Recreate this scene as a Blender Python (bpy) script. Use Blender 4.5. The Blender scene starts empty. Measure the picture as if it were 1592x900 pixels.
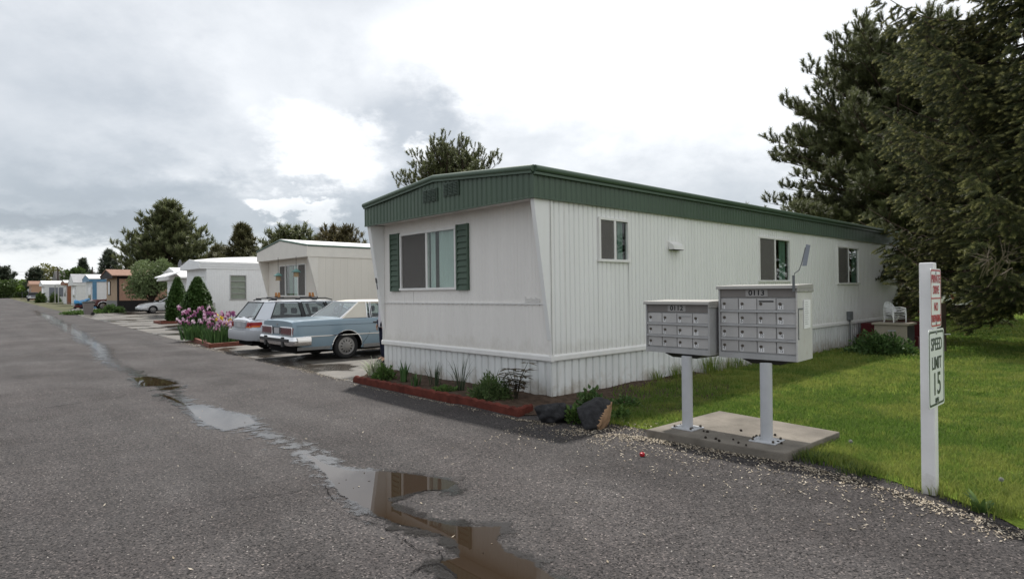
import bpy, bmesh, math, random
import numpy as np
from mathutils import Matrix, Vector
R = math.radians
random.seed(7)
rng = np.random.default_rng(7)
scene = bpy.context.scene
COL = scene.collection

# ---------------------------------------------------------------- camera model (used to survey the place)
F, EYE, ROLL, PITCH = 950.0, 1.6, R(.5), math.atan(4 / 950)
cf = Vector((0, math.cos(PITCH), math.sin(PITCH)))
_r = Vector((1, 0, 0)); _u = _r.cross(cf)
cr = _r * math.cos(ROLL) - _u * math.sin(ROLL)
cu = _u * math.cos(ROLL) + _r * math.sin(ROLL)
def ray(px, py): return cr * ((px - 796) / F) + cf - cu * ((py - 450) / F)
def gp(px, py, z=0.0):
    v = ray(px, py); t = (z - EYE) / v.z
    return Vector((0, 0, EYE)) + v * t
def at(px, py, Y):
    v = ray(px, py)
    return Vector((0, 0, EYE)) + v * (Y / v.y)
def gz(Y):                                   # the street climbs gently far away
    a = Y - 42
    return .0098 * (a + math.sqrt(a * a + 36)) / 2
def gz_np(Y):
    a = Y - 42
    return .0098 * (a + np.sqrt(a * a + 36)) / 2
U = Vector((-0.67709, 0.73590, 0)); V = Vector((0.73590, 0.67709, 0)); C0 = Vector((0.5743, 9.0258, 0))
def st(s, t, z=0.0): return C0 + U * s + V * t + Vector((0, 0, z))
def to_st(p): d = Vector(p) - C0; return d.dot(U), d.dot(V)
ANG_V = math.atan2(V.y, V.x)

# ---------------------------------------------------------------- object helpers
def link(o):
    COL.objects.link(o); return o
def tag(o, label=None, cat=None, group=None, kind=None):
    if label: o['label'] = label
    if cat: o['category'] = cat
    if group: o['group'] = group
    if kind: o['kind'] = kind
    return o
def thing(name, label, cat, loc=(0, 0, 0), rz=0.0, group=None, matrix=None):
    o = link(bpy.data.objects.new(name, None)); o.empty_display_size = .2
    if matrix is not None: o.matrix_world = matrix
    else:
        o.location = loc; o.rotation_euler = (0, 0, rz)
    return tag(o, label, cat, group)
def dup(root, loc=None, rz=None, label=None, group=None):
    def rec(o, parent):
        c = o.copy(); link(c)
        if parent: c.parent = parent
        for ch in list(o.children): rec(ch, c)
        return c
    r = rec(root, None)
    if loc is not None: r.location = loc
    if rz is not None: r.rotation_euler = (0, 0, rz)
    if label: r['label'] = label
    if group: r['group'] = group
    return r

class MB:
    def __init__(s): s.v = []; s.f = []; s.m = []
    def add(s, vs, fs, mi=0):
        o = len(s.v); s.v += [tuple(v) for v in vs]
        s.f += [tuple(i + o for i in f) for f in fs]; s.m += [mi] * len(fs)
        return s
    def box(s, x0, x1, y0, y1, z0, z1, mi=0):
        vs = [(x, y, z) for z in (z0, z1) for y in (y0, y1) for x in (x0, x1)]
        return s.add(vs, [(0, 2, 3, 1), (4, 5, 7, 6), (0, 1, 5, 4), (2, 6, 7, 3), (0, 4, 6, 2), (1, 3, 7, 5)], mi)
    def hexa(s, b, t, mi=0):                 # four bottom points, four top points
        return s.add(list(b) + list(t), [(3, 2, 1, 0), (4, 5, 6, 7), (0, 1, 5, 4), (1, 2, 6, 5), (2, 3, 7, 6), (3, 0, 4, 7)], mi)
    def prism(s, poly, axis, a0, a1, mi=0):
        def mk(p, a):
            if axis == 'x': return (a, p[0], p[1])
            if axis == 'y': return (p[0], a, p[1])
            return (p[0], p[1], a)
        n = len(poly)
        vs = [mk(p, a0) for p in poly] + [mk(p, a1) for p in poly]
        return s.add(vs, [tuple(range(n))[::-1], tuple(range(n, 2 * n))] + [(i, (i + 1) % n, n + (i + 1) % n, n + i) for i in range(n)], mi)
    def tube(s, pts, r, n=8, mi=0, caps=True):
        pts = [Vector(p) for p in pts]; rs = r if isinstance(r, (list, tuple)) else [r] * len(pts)
        vs = []; up = Vector((0, 0, 1))
        for i, p in enumerate(pts):
            d = (pts[min(i + 1, len(pts) - 1)] - pts[max(i - 1, 0)])
            d = d.normalized() if d.length > 1e-9 else Vector((0, 0, 1))
            ref = up if abs(d.z) < .95 else Vector((1, 0, 0))
            a = d.cross(ref).normalized(); b = d.cross(a).normalized()
            for k in range(n):
                t = 2 * math.pi * k / n
                vs.append(p + (a * math.cos(t) + b * math.sin(t)) * rs[i])
        fs = [(i * n + k, i * n + (k + 1) % n, (i + 1) * n + (k + 1) % n, (i + 1) * n + k) for i in range(len(pts) - 1) for k in range(n)]
        if caps: fs += [tuple(range(n))[::-1], tuple(range((len(pts) - 1) * n, len(pts) * n))]
        return s.add(vs, fs, mi)
    def lathe(s, prof, n=24, c=(0, 0, 0), axis='z', mi=0):   # prof: (radius, height)
        vs = []
        for r, h in prof:
            for k in range(n):
                t = 2 * math.pi * k / n; a, b = r * math.cos(t), r * math.sin(t)
                p = {'z': (a, b, h), 'y': (a, h, b), 'x': (h, a, b)}[axis]
                vs.append((p[0] + c[0], p[1] + c[1], p[2] + c[2]))
        fs = [(i * n + k, i * n + (k + 1) % n, (i + 1) * n + (k + 1) % n, (i + 1) * n + k) for i in range(len(prof) - 1) for k in range(n)]
        fs += [tuple(range(n))[::-1], tuple(range((len(prof) - 1) * n, len(prof) * n))]
        return s.add(vs, fs, mi)
    def sweep(s, pts, prof, mi=0, closed=False):  # horizontal path, profile (outward, up)
        pts = [Vector(p) for p in pts]; n = len(prof); vs = []
        for i, p in enumerate(pts):
            d = (pts[min(i + 1, len(pts) - 1)] - pts[max(i - 1, 0)]).normalized()
            o = Vector((d.y, -d.x, 0)).normalized()
            for a, b in prof: vs.append(p + o * a + Vector((0, 0, b)))
        fs = [(i * n + k, i * n + (k + 1) % n, (i + 1) * n + (k + 1) % n, (i + 1) * n + k) for i in range(len(pts) - 1) for k in range(n)]
        fs += [tuple(range(n))[::-1], tuple(range((len(pts) - 1) * n, len(pts) * n))]
        return s.add(vs, fs, mi)
    def build(s, name, mats, parent=None, loc=None, smooth=False, bevel=0, fix=True, angle=40):
        me = bpy.data.meshes.new(name); me.from_pydata(s.v, [], s.f)
        if not isinstance(mats, (list, tuple)): mats = [mats]
        for m in mats: me.materials.append(m)
        me.polygons.foreach_set('material_index', s.m)
        if fix:
            bm = bmesh.new(); bm.from_mesh(me); bmesh.ops.recalc_face_normals(bm, faces=bm.faces); bm.to_mesh(me); bm.free()
        if smooth: me.shade_smooth()
        o = link(bpy.data.objects.new(name, me))
        if loc is not None: o.location = loc
        if parent is not None: o.parent = parent
        if smooth and angle:
            try: me.set_sharp_from_angle(angle=R(angle))
            except Exception: pass
        if bevel:
            b = o.modifiers.new('bevel', 'BEVEL'); b.width = bevel; b.segments = 2; b.limit_method = 'ANGLE'; b.angle_limit = R(35)
        return o
def np_mesh(name, verts, tris, mats, parent=None, attrs=None, mi=None, smooth=False):
    verts = np.asarray(verts, np.float32).reshape(-1, 3); tris = np.asarray(tris, np.int32)
    k = tris.shape[1]; me = bpy.data.meshes.new(name)
    me.vertices.add(len(verts)); me.vertices.foreach_set('co', verts.ravel())
    me.loops.add(tris.size); me.loops.foreach_set('vertex_index', tris.ravel())
    me.polygons.add(len(tris)); me.polygons.foreach_set('loop_start', np.arange(0, tris.size, k, dtype=np.int32))
    if not isinstance(mats, (list, tuple)): mats = [mats]
    for m in mats: me.materials.append(m)
    if mi is not None: me.polygons.foreach_set('material_index', np.asarray(mi, np.int32))
    if smooth: me.polygons.foreach_set('use_smooth', np.ones(len(tris), bool))
    for kk, a in (attrs or {}).items():
        at_ = me.attributes.new(kk, 'FLOAT', 'POINT'); at_.data.foreach_set('value', np.asarray(a, np.float32).ravel())
    me.update(calc_edges=True)
    o = link(bpy.data.objects.new(name, me))
    if parent is not None: o.parent = parent
    return o
def text_mesh(name, body, size, m, parent, matrix, extrude=.0015, sx=1.0, align='CENTER', bold=0.0):
    cu_ = bpy.data.curves.new(name, 'FONT'); cu_.body = body; cu_.size = size; cu_.extrude = extrude; cu_.offset = bold
    cu_.align_x = align; cu_.align_y = 'CENTER'
    tmp = bpy.data.objects.new(name, cu_); COL.objects.link(tmp)
    me = bpy.data.meshes.new_from_object(tmp.evaluated_get(bpy.context.evaluated_depsgraph_get()))
    bpy.data.objects.remove(tmp); bpy.data.curves.remove(cu_)
    me.transform(matrix @ Matrix.Diagonal((sx, 1, 1, 1))); me.materials.clear(); me.materials.append(m)
    o = link(bpy.data.objects.new(name, me)); o.parent = parent
    return o
def face_matrix(o, right, up):                # text plane: x to the right, y up
    r = Vector(right).normalized(); u = Vector(up).normalized(); n = r.cross(u)
    return Matrix(((r.x, u.x, n.x, o[0]), (r.y, u.y, n.y, o[1]), (r.z, u.z, n.z, o[2]), (0, 0, 0, 1)))

# ---------------------------------------------------------------- materials
def nodes(m):
    m.use_nodes = True; t = m.node_tree; return t, t.nodes, t.links
def mat(name, col, rough=.6, spec=.4, metal=0, var=.0, vscale=3.0, bump=0.0, bscale=40.0, dirt=0.0, dcol=(.12, .1, .08), coat=0.0, stretch=(1, 1, 1)):
    m = bpy.data.materials.new(name); t, n, l = nodes(m); b = n['Principled BSDF']
    b.inputs['Base Color'].default_value = (*col, 1); b.inputs['Roughness'].default_value = rough
    b.inputs['Specular IOR Level'].default_value = spec; b.inputs['Metallic'].default_value = metal
    if coat: b.inputs['Coat Weight'].default_value = coat; b.inputs['Coat Roughness'].default_value = .04
    if var or bump or dirt:
        tc = n.new('ShaderNodeTexCoord'); mp = n.new('ShaderNodeMapping'); mp.inputs['Scale'].default_value = stretch
        l.new(tc.outputs['Object'], mp.inputs['Vector'])
    if var or dirt:
        nz = n.new('ShaderNodeTexNoise'); nz.inputs['Scale'].default_value = vscale; nz.inputs['Detail'].default_value = 6
        l.new(mp.outputs[0], nz.inputs['Vector'])
        hs = n.new('ShaderNodeHueSaturation'); hs.inputs['Color'].default_value = (*col, 1)
        mr = n.new('ShaderNodeMapRange'); mr.inputs[1].default_value = .3; mr.inputs[2].default_value = .7
        mr.inputs[3].default_value = 1 - var; mr.inputs[4].default_value = 1 + var
        l.new(nz.outputs[0], mr.inputs[0]); l.new(mr.outputs[0], hs.inputs['Value'])
        out = hs.outputs[0]
        if dirt:
            n2 = n.new('ShaderNodeTexNoise'); n2.inputs['Scale'].default_value = vscale * 2.3; n2.inputs['Detail'].default_value = 8; n2.inputs['Roughness'].default_value = .7
            l.new(mp.outputs[0], n2.inputs['Vector'])
            r2 = n.new('ShaderNodeMapRange'); r2.inputs[1].default_value = .55; r2.inputs[2].default_value = .8; r2.inputs[4].default_value = dirt
            l.new(n2.outputs[0], r2.inputs[0])
            mx = n.new('ShaderNodeMix'); mx.data_type = 'RGBA'; l.new(r2.outputs[0], mx.inputs[0]); l.new(out, mx.inputs[6]); mx.inputs[7].default_value = (*dcol, 1)
            out = mx.outputs[2]
        l.new(out, b.inputs['Base Color'])
    if bump:
        n3 = n.new('ShaderNodeTexNoise'); n3.inputs['Scale'].default_value = bscale; n3.inputs['Detail'].default_value = 5
        l.new(mp.outputs[0], n3.inputs['Vector'])
        bp = n.new('ShaderNodeBump'); bp.inputs['Strength'].default_value = bump; bp.inputs['Distance'].default_value = .02
        l.new(n3.outputs[0], bp.inputs['Height']); l.new(bp.outputs[0], b.inputs['Normal'])
    return m
def foliage(name, c0, c1, tip=None, rough=.55, trans=.15):
    """colour varies from clump to clump ('v') and towards young tips ('tip')"""
    m = bpy.data.materials.new(name); t, n, l = nodes(m); b = n['Principled BSDF']
    a = n.new('ShaderNodeAttribute'); a.attribute_name = 'v'
    mx = n.new('ShaderNodeMix'); mx.data_type = 'RGBA'; mx.inputs[6].default_value = (*c0, 1); mx.inputs[7].default_value = (*c1, 1)
    l.new(a.outputs['Fac'], mx.inputs[0]); out = mx.outputs[2]
    if tip:
        a2 = n.new('ShaderNodeAttribute'); a2.attribute_name = 'tip'
        m2 = n.new('ShaderNodeMix'); m2.data_type = 'RGBA'; l.new(a2.outputs['Fac'], m2.inputs[0]); l.new(out, m2.inputs[6]); m2.inputs[7].default_value = (*tip, 1)
        out = m2.outputs[2]
    l.new(out, b.inputs['Base Color']); b.inputs['Roughness'].default_value = rough; b.inputs['Specular IOR Level'].default_value = .25
    tr = n.new('ShaderNodeBsdfTranslucent'); l.new(out, tr.inputs[0])
    mi = n.new('ShaderNodeMixShader'); mi.inputs[0].default_value = trans
    l.new(b.outputs[0], mi.inputs[1]); l.new(tr.outputs[0], mi.inputs[2]); l.new(mi.outputs[0], n['Material Output'].inputs[0])
    return m
def glass(name, tint=(.6, .65, .65), gloss=1.0, base=.035):
    m = bpy.data.materials.new(name); t, n, l = nodes(m); n.remove(n['Principled BSDF'])
    tr = n.new('ShaderNodeBsdfTransparent'); tr.inputs[0].default_value = (*tint, 1)
    gl = n.new('ShaderNodeBsdfGlossy'); gl.inputs['Roughness'].default_value = .015; gl.inputs[0].default_value = (gloss, gloss, gloss, 1)
    lw = n.new('ShaderNodeLayerWeight'); lw.inputs[0].default_value = .5
    pw = n.new('ShaderNodeMath'); pw.operation = 'POWER'; pw.inputs[1].default_value = 5; l.new(lw.outputs['Facing'], pw.inputs[0])
    fr = n.new('ShaderNodeMath'); fr.operation = 'MULTIPLY_ADD'; fr.inputs[1].default_value = .9; fr.inputs[2].default_value = base; l.new(pw.outputs[0], fr.inputs[0])
    mi = n.new('ShaderNodeMixShader'); l.new(fr.outputs[0], mi.inputs[0]); l.new(tr.outputs[0], mi.inputs[1]); l.new(gl.outputs[0], mi.inputs[2])
    l.new(mi.outputs[0], n['Material Output'].inputs[0])
    return m
M = {}
# white aluminium siding with vertical rain streaks
M['siding'] = mat('white_siding', (.79, .79, .775), .5, .4, var=.03, vscale=1.2, dirt=.14, dcol=(.5, .46, .39), stretch=(2, 2, .3), bump=.12, bscale=1.3)
M['siding_front'] = mat('front_siding', (.775, .75, .715), .5, .4, var=.03, vscale=1.2, dirt=.10, dcol=(.42, .38, .33), stretch=(3, 3, .35))
M['skirt'] = mat('skirting_metal', (.7, .71, .7), .45, .45, var=.06, vscale=1.6, dirt=.4, dcol=(.42, .36, .27), stretch=(3, 3, .5))
def splash(m, z0, z1, col, amt):
    """mud thrown up on the foot of a wall: ragged, thickest at the ground"""
    t, n, l = nodes(m); b = n['Principled BSDF']; src = b.inputs['Base Color'].links[0].from_socket
    tc = n.new('ShaderNodeTexCoord'); sp = n.new('ShaderNodeSeparateXYZ'); l.new(tc.outputs['Object'], sp.inputs[0])
    nz = n.new('ShaderNodeTexNoise'); nz.inputs['Scale'].default_value = 3.5; nz.inputs['Detail'].default_value = 9; nz.inputs['Roughness'].default_value = .7; l.new(tc.outputs['Object'], nz.inputs['Vector'])
    mr = n.new('ShaderNodeMapRange'); mr.inputs[1].default_value = z0; mr.inputs[2].default_value = z1; mr.inputs[3].default_value = 1; mr.inputs[4].default_value = 0; l.new(sp.outputs[2], mr.inputs[0])
    a = n.new('ShaderNodeMath'); a.operation = 'MULTIPLY_ADD'; l.new(nz.outputs[0], a.inputs[0]); a.inputs[1].default_value = 2.0; a.inputs[2].default_value = -1.0
    c = n.new('ShaderNodeMath'); c.operation = 'ADD'; l.new(mr.outputs[0], c.inputs[0]); l.new(a.outputs[0], c.inputs[1])
    r2 = n.new('ShaderNodeMapRange'); r2.inputs[1].default_value = .45; r2.inputs[2].default_value = 1.1; r2.inputs[4].default_value = amt; l.new(c.outputs[0], r2.inputs[0])
    mx = n.new('ShaderNodeMix'); mx.data_type = 'RGBA'; l.new(r2.outputs[0], mx.inputs[0]); l.new(src, mx.inputs[6]); mx.inputs[7].default_value = (*col, 1); l.new(mx.outputs[2], b.inputs['Base Color'])
splash(M['skirt'], -.05, .5, (.30, .24, .16), .7); splash(M['siding'], .6, 1.1, (.42, .38, .31), .35); splash(M['siding_front'], .6, 1.1, (.42, .38, .31), .35)
M['white_trim'] = mat('white_trim', (.76, .75, .73), .45, .4, var=.05, vscale=5, dirt=.12, dcol=(.4, .36, .3))
M['green'] = mat('green_metal', (.062, .098, .065), .42, .4, var=.10, vscale=1.5, dirt=.15, dcol=(.13, .17, .13), stretch=(1, 1, .4))
M['green_dark'] = mat('dark_green_metal', (.035, .075, .05), .5, .35, var=.1)
M['shutter'] = mat('shutter_green', (.055, .092, .062), .5, .35, var=.1)
M['louver'] = mat('louver_grey_green', (.07, .095, .075), .6, .3, var=.2, vscale=20)
M['roof_white'] = mat('white_roof_coating', (.74, .74, .73), .6, .3, var=.08, vscale=1.5)
M['glass'] = glass('window_glass', (.86, .9, .88))
M['screen'] = mat('insect_screen', (.10, .095, .09), .8, .2)
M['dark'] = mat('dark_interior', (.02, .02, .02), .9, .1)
M['curtain'] = mat('pale_curtain', (.62, .70, .68), .9, .1, var=.05)
M['curtain_green'] = mat('green_curtain', (.16, .25, .2), .9, .1, var=.1)
M['black'] = mat('black_paint', (.012, .012, .012), .5, .3)
M['chrome'] = mat('chrome', (.75, .75, .76), .12, .5, 1)
M['steel'] = mat('galvanised_steel', (.42, .43, .44), .4, .5, .7, var=.1, vscale=20)
M['mail_grey'] = mat('mailbox_grey', (.37, .37, .37), .42, .45, .15, var=.08, vscale=9, dirt=.4, dcol=(.2, .165, .14))
M['mail_door'] = mat('mailbox_door_grey', (.44, .43, .42), .42, .45, .15, var=.05, vscale=8)
def per_object(m, amt):
    t, n, l = nodes(m); b = n['Principled BSDF']; src = b.inputs['Base Color'].links[0].from_socket
    oi = n.new('ShaderNodeObjectInfo'); mr = n.new('ShaderNodeMapRange'); mr.inputs[3].default_value = 1 - amt; mr.inputs[4].default_value = 1 + amt; l.new(oi.outputs['Random'], mr.inputs[0])
    hs = n.new('ShaderNodeHueSaturation'); l.new(src, hs.inputs['Color']); l.new(mr.outputs[0], hs.inputs['Value']); l.new(hs.outputs[0], b.inputs['Base Color'])
per_object(M['mail_door'], .10)
M['mail_side'] = mat('mailbox_side_paint', (.5, .49, .47), .5, .4, var=.07, vscale=5, dirt=.55, dcol=(.28, .2, .14))
M['mail_hood'] = mat('mailbox_hood', (.30, .29, .27), .6, .4, .1, var=.06, vscale=5, dirt=.3, dcol=(.3, .24, .2))
M['brown_band'] = mat('mailbox_header_band', (.19, .175, .165), .5, .4, .1, var=.08, vscale=6)
M['post_grey'] = mat('mailbox_post_paint', (.47, .48, .5), .45, .4, var=.05, vscale=8, dirt=.1)
M['white_paint'] = mat('white_post_paint', (.78, .77, .77), .45, .4, var=.04, vscale=4, dirt=.12, dcol=(.45, .4, .35), bump=.1, bscale=30)
splash(M['white_paint'], .02, .30, (.22, .19, .12), .6)
M['sign_white'] = mat('sign_white', (.75, .78, .76), .35, .4)
M['sign_red'] = mat('sign_red', (.42, .03, .05), .4, .4)
M['sign_black'] = mat('sign_black', (.03, .045, .05), .4, .4)
M['paper'] = mat('paper', (.75, .75, .75), .8, .2)
M['concrete'] = mat('concrete', (.185, .165, .14), .85, .2, var=.3, vscale=2.6, bump=.4, bscale=60, dirt=.8, dcol=(.09, .075, .06))
M['terracotta'] = mat('terracotta_edging', (.11, .03, .021), .85, .15, var=.3, vscale=7, bump=.3, bscale=50, dirt=.4, dcol=(.07, .03, .025))
M['redwood'] = mat('stained_wood', (.17, .06, .04), .7, .25, var=.3, vscale=6, stretch=(.3, 3, 3))
M['soil'] = mat('soil', (.075, .052, .038), .95, .1, var=.4, vscale=12, bump=.8, bscale=40)
M['lava'] = mat('lava_rock', (.028, .028, .03), .85, .25, var=.4, vscale=14, bump=.9, bscale=25)
M['lava_tan'] = mat('broken_rock_face', (.33, .21, .125), .85, .2, var=.25, vscale=12, bump=.8, bscale=25)
M['bark'] = mat('bark', (.075, .055, .042), .9, .15, var=.3, vscale=6, bump=.6, bscale=20, stretch=(1, 1, .3))
M['bark_grey'] = mat('dead_twig', (.17, .14, .11), .9, .15, var=.2)
M['rubber'] = mat('tyre_rubber', (.022, .022, .023), .75, .25)
M['cglass'] = glass('car_glass', (.80, .86, .86))
M['cglass_dark'] = glass('car_glass_dark', (.4, .43, .43))
M['seat'] = mat('seat_cloth', (.06, .07, .085), .85, .2)
M['under'] = mat('underbody_black', (.01, .01, .01), .9, .1)
# ---------------------------------------------------------------- sky, sun, camera
world = bpy.data.worlds.new('World'); scene.world = world; world.use_nodes = True
wt = world.node_tree; wn = wt.nodes; wl = wt.links
for n_ in list(wn): wn.remove(n_)
sun_dir = (U * 1.8 + V * 1.4 + Vector((0, 0, 3.4))).normalized()
SUN_EL = math.asin(sun_dir.z); SUN_AZ = math.atan2(sun_dir.x, sun_dir.y)
def wnode(t, **kw):
    n = wn.new(t)
    for k, v in kw.items(): setattr(n, k, v)
    return n
def math_(op, a, b=None, c=None, clamp=False):
    n = wnode('ShaderNodeMath', operation=op, use_clamp=clamp)
    for i, x in enumerate((a, b, c)):
        if x is None: continue
        if isinstance(x, (int, float)): n.inputs[i].default_value = x
        else: wl.new(x, n.inputs[i])
    return n.outputs[0]
sky = wnode('ShaderNodeTexSky', sky_type='NISHITA'); sky.sun_disc = False
sky.sun_elevation = SUN_EL; sky.sun_rotation = SUN_AZ
tc = wnode('ShaderNodeTexCoord'); sep = wnode('ShaderNodeSeparateXYZ'); wl.new(tc.outputs['Generated'], sep.inputs[0])
X_, Y_, Z_ = sep.outputs
az = math_('ARCTAN2', X_, Y_); el = math_('ARCSINE', Z_)
# cloud deck: noise on a plane far above
den = math_('ADD', math_('MAXIMUM', Z_, 0.0), .42)
cmb = wnode('ShaderNodeCombineXYZ'); wl.new(math_('DIVIDE', X_, den), cmb.inputs[0]); wl.new(math_('DIVIDE', Y_, den), cmb.inputs[1])
def noise(scale, detail=8, rough=.55, off=(0, 0, 0), dist=0.0):
    mp = wnode('ShaderNodeMapping'); mp.inputs['Location'].default_value = off; wl.new(cmb.outputs[0], mp.inputs[0])
    n = wnode('ShaderNodeTexNoise'); n.inputs['Scale'].default_value = scale; n.inputs['Detail'].default_value = detail
    n.inputs['Roughness'].default_value = rough; n.inputs['Distortion'].default_value = dist; wl.new(mp.outputs[0], n.inputs['Vector'])
    return n.outputs[0]
n1 = noise(1.7, 9, .5, (3.1, 1.7, 0), .3); n2 = noise(3.6, 10, .6, (8, 2, 4)); n3 = noise(3.0, 9, .58, (1, 9, 2)); n4 = noise(9.0, 8, .62, (5, 5, 1))
# directions wander with the noise so cloud edges are ragged
azw = math_('ADD', az, math_('MULTIPLY', math_('SUBTRACT', n2, .5), .22))
elw = math_('ADD', el, math_('MULTIPLY', math_('SUBTRACT', n3, .5), .16))
azw = math_('ADD', azw, math_('MULTIPLY', math_('SUBTRACT', n4, .5), .10))
elw = math_('ADD', elw, math_('MULTIPLY', math_('SUBTRACT', n4, .5), .08))
def dirn(px, py):
    v = ray(px, py).normalized(); return math.atan2(v.x, v.y), math.asin(v.z)
def bank(px, py, rx, ry, soft):               # 1 inside a cloud bank, 0 outside
    a, e = dirn(px, py); k = math.cos(a)
    dx = math_('DIVIDE', math_('SUBTRACT', azw, a), rx / F * k); dy = math_('DIVIDE', math_('SUBTRACT', elw, e), ry / F * k)
    r = math_('SQRT', math_('ADD', math_('MULTIPLY', dx, dx), math_('MULTIPLY', dy, dy)))
    mr = wnode('ShaderNodeMapRange', interpolation_type='SMOOTHSTEP'); wl.new(r, mr.inputs[0])
    mr.inputs[1].default_value = 1 - soft; mr.inputs[2].default_value = 1 + soft; mr.inputs[3].default_value = 1; mr.inputs[4].default_value = 0
    return mr.outputs[0]
dens = .0
val = math_('ADD', .83, math_('MULTIPLY', math_('SUBTRACT', n1, .5), .70))
SKYB = [ # px, py, rx, ry, softness, change of brightness
 (110, 60, 330, 70, .9, -.12), (90, 230, 230, 120, .9, -.15), (560, 140, 110, 70, .7, -.10), (620, 225, 70, 90, .45, -.24), (760, 240, 150, 90, .7, -.10),
 (340, 335, 330, 45, .7, -.24), (560, 345, 110, 60, .6, -.22), (80, 352, 240, 22, .6, -.22), (1000, 230, 200, 80, .9, -.06), (240, 300, 120, 50, .8, -.08),
 (1180, 330, 160, 60, .8, -.06), (500, 230, 82, 52, .5, .32), (465, 320, 58, 16, .35, .40), (640, 240, 24, 22, .3, .30), (420, 130, 230, 100, .9, .14),
 (120, 322, 160, 14, .8, .10), (80, 405, 320, 24, .8, .14), (1050, 60, 420, 160, .8, .22), (1300, 200, 200, 140, .8, .14), (780, 100, 160, 70, .8, .12)]
for px, py, rx, ry, sf, dv in SKYB:
    val = math_('ADD', val, math_('MULTIPLY', bank(px, py, rx, ry, sf), dv))
# fine billows
val = math_('ADD', val, math_('MULTIPLY', math_('SUBTRACT', n2, .5), .28))
val = math_('ADD', val, math_('MULTIPLY', math_('SUBTRACT', n4, .5), .06))
# whiter around the hidden sun
dp = wnode('ShaderNodeVectorMath', operation='DOT_PRODUCT'); wl.new(tc.outputs['Generated'], dp.inputs[0]); dp.inputs[1].default_value = sun_dir
glow = math_('POWER', math_('MAXIMUM', dp.outputs['Value'], 0.0), 5.0)
val = math_('ADD', val, math_('MULTIPLY', glow, .12))
# brightness added to unseen sky behind camera right, dimmed left, to set walls apart
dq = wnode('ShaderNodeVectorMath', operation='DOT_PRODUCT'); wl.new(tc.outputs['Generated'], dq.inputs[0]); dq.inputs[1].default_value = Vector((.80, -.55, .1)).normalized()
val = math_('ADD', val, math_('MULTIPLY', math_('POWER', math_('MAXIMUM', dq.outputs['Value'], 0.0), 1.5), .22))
dq2 = wnode('ShaderNodeVectorMath', operation='DOT_PRODUCT'); wl.new(tc.outputs['Generated'], dq2.inputs[0]); dq2.inputs[1].default_value = Vector((-.62, -.78, 0)).normalized()
val = math_('SUBTRACT', val, math_('MULTIPLY', math_('POWER', math_('MAXIMUM', dq2.outputs['Value'], 0.0), 1.5), .06))
cr_ = wnode('ShaderNodeValToRGB'); e_ = cr_.color_ramp.elements
e_[0].position = .25; e_[0].color = (.36, .40, .45, 1)
e_[1].position = 1.0; e_[1].color = (.98, 1.0, 1.02, 1)
for p, c in ((.5, (.445, .49, .54)), (.68, (.575, .615, .66)), (.83, (.735, .765, .80))):
    x = cr_.color_ramp.elements.new(p); x.color = (*c, 1)
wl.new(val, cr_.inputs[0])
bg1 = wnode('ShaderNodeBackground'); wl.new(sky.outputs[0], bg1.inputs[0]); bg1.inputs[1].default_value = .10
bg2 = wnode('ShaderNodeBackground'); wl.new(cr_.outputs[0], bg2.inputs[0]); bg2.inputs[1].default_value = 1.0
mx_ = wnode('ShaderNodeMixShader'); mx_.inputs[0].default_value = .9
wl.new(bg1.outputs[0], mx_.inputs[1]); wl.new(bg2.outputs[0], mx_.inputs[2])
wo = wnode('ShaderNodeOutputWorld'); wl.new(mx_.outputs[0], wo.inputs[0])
ld = bpy.data.lights.new('sun', 'SUN'); ld.energy = 4.1; ld.angle = R(1.8); ld.color = (1, .96, .9)
so = link(bpy.data.objects.new('sun', ld)); so.rotation_euler = (-sun_dir).to_track_quat('-Z', 'Y').to_euler()
cd = bpy.data.cameras.new('camera'); cam = link(bpy.data.objects.new('camera', cd)); scene.camera = cam
cd.sensor_width = 36; cd.lens = 36 * F / 1592; cd.clip_end = 4000; cd.clip_start = .05
cam.matrix_world = Matrix(((cr.x, cu.x, -cf.x, 0), (cr.y, cu.y, -cf.y, 0), (cr.z, cu.z, -cf.z, EYE), (0, 0, 0, 1)))
scene.view_settings.view_transform = 'Standard'; scene.view_settings.look = 'None'; scene.view_settings.exposure = 0.15; scene.view_settings.gamma = 1
scene.view_settings.use_curve_mapping = False
scene.cycles.max_bounces = 8; scene.cycles.transparent_max_bounces = 12
try: scene.cycles.use_denoising = True
except Exception: pass

# ---------------------------------------------------------------- ground, road, driveway, lawn
def sheet(name, poly, z, m, step=1.0, kind='structure', follow=True):
    """a flat sheet cut to a polygon and laid on the terrain"""
    bm = bmesh.new(); vs = [bm.verts.new((p[0], p[1], 0)) for p in poly]; bm.faces.new(vs)
    if follow:
        ys = [p[1] for p in poly]
        for yy in [20, 30, 36, 40, 44, 48, 54, 60, 75, 100, 150, 250]:
            if min(ys) < yy < max(ys):
                bmesh.ops.bisect_plane(bm, geom=bm.verts[:] + bm.edges[:] + bm.faces[:], plane_co=(0, yy, 0), plane_no=(0, 1, 0))
    for v in bm.verts: v.co.z = gz(v.co.y) + z
    bmesh.ops.recalc_face_normals(bm, faces=bm.faces)
    for f in bm.faces:
        if f.normal.z < 0: f.normal_flip()
    me = bpy.data.meshes.new(name); bm.to_mesh(me); bm.free(); me.materials.append(m)
    return tag(link(bpy.data.objects.new(name, me)), kind=kind)
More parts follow.
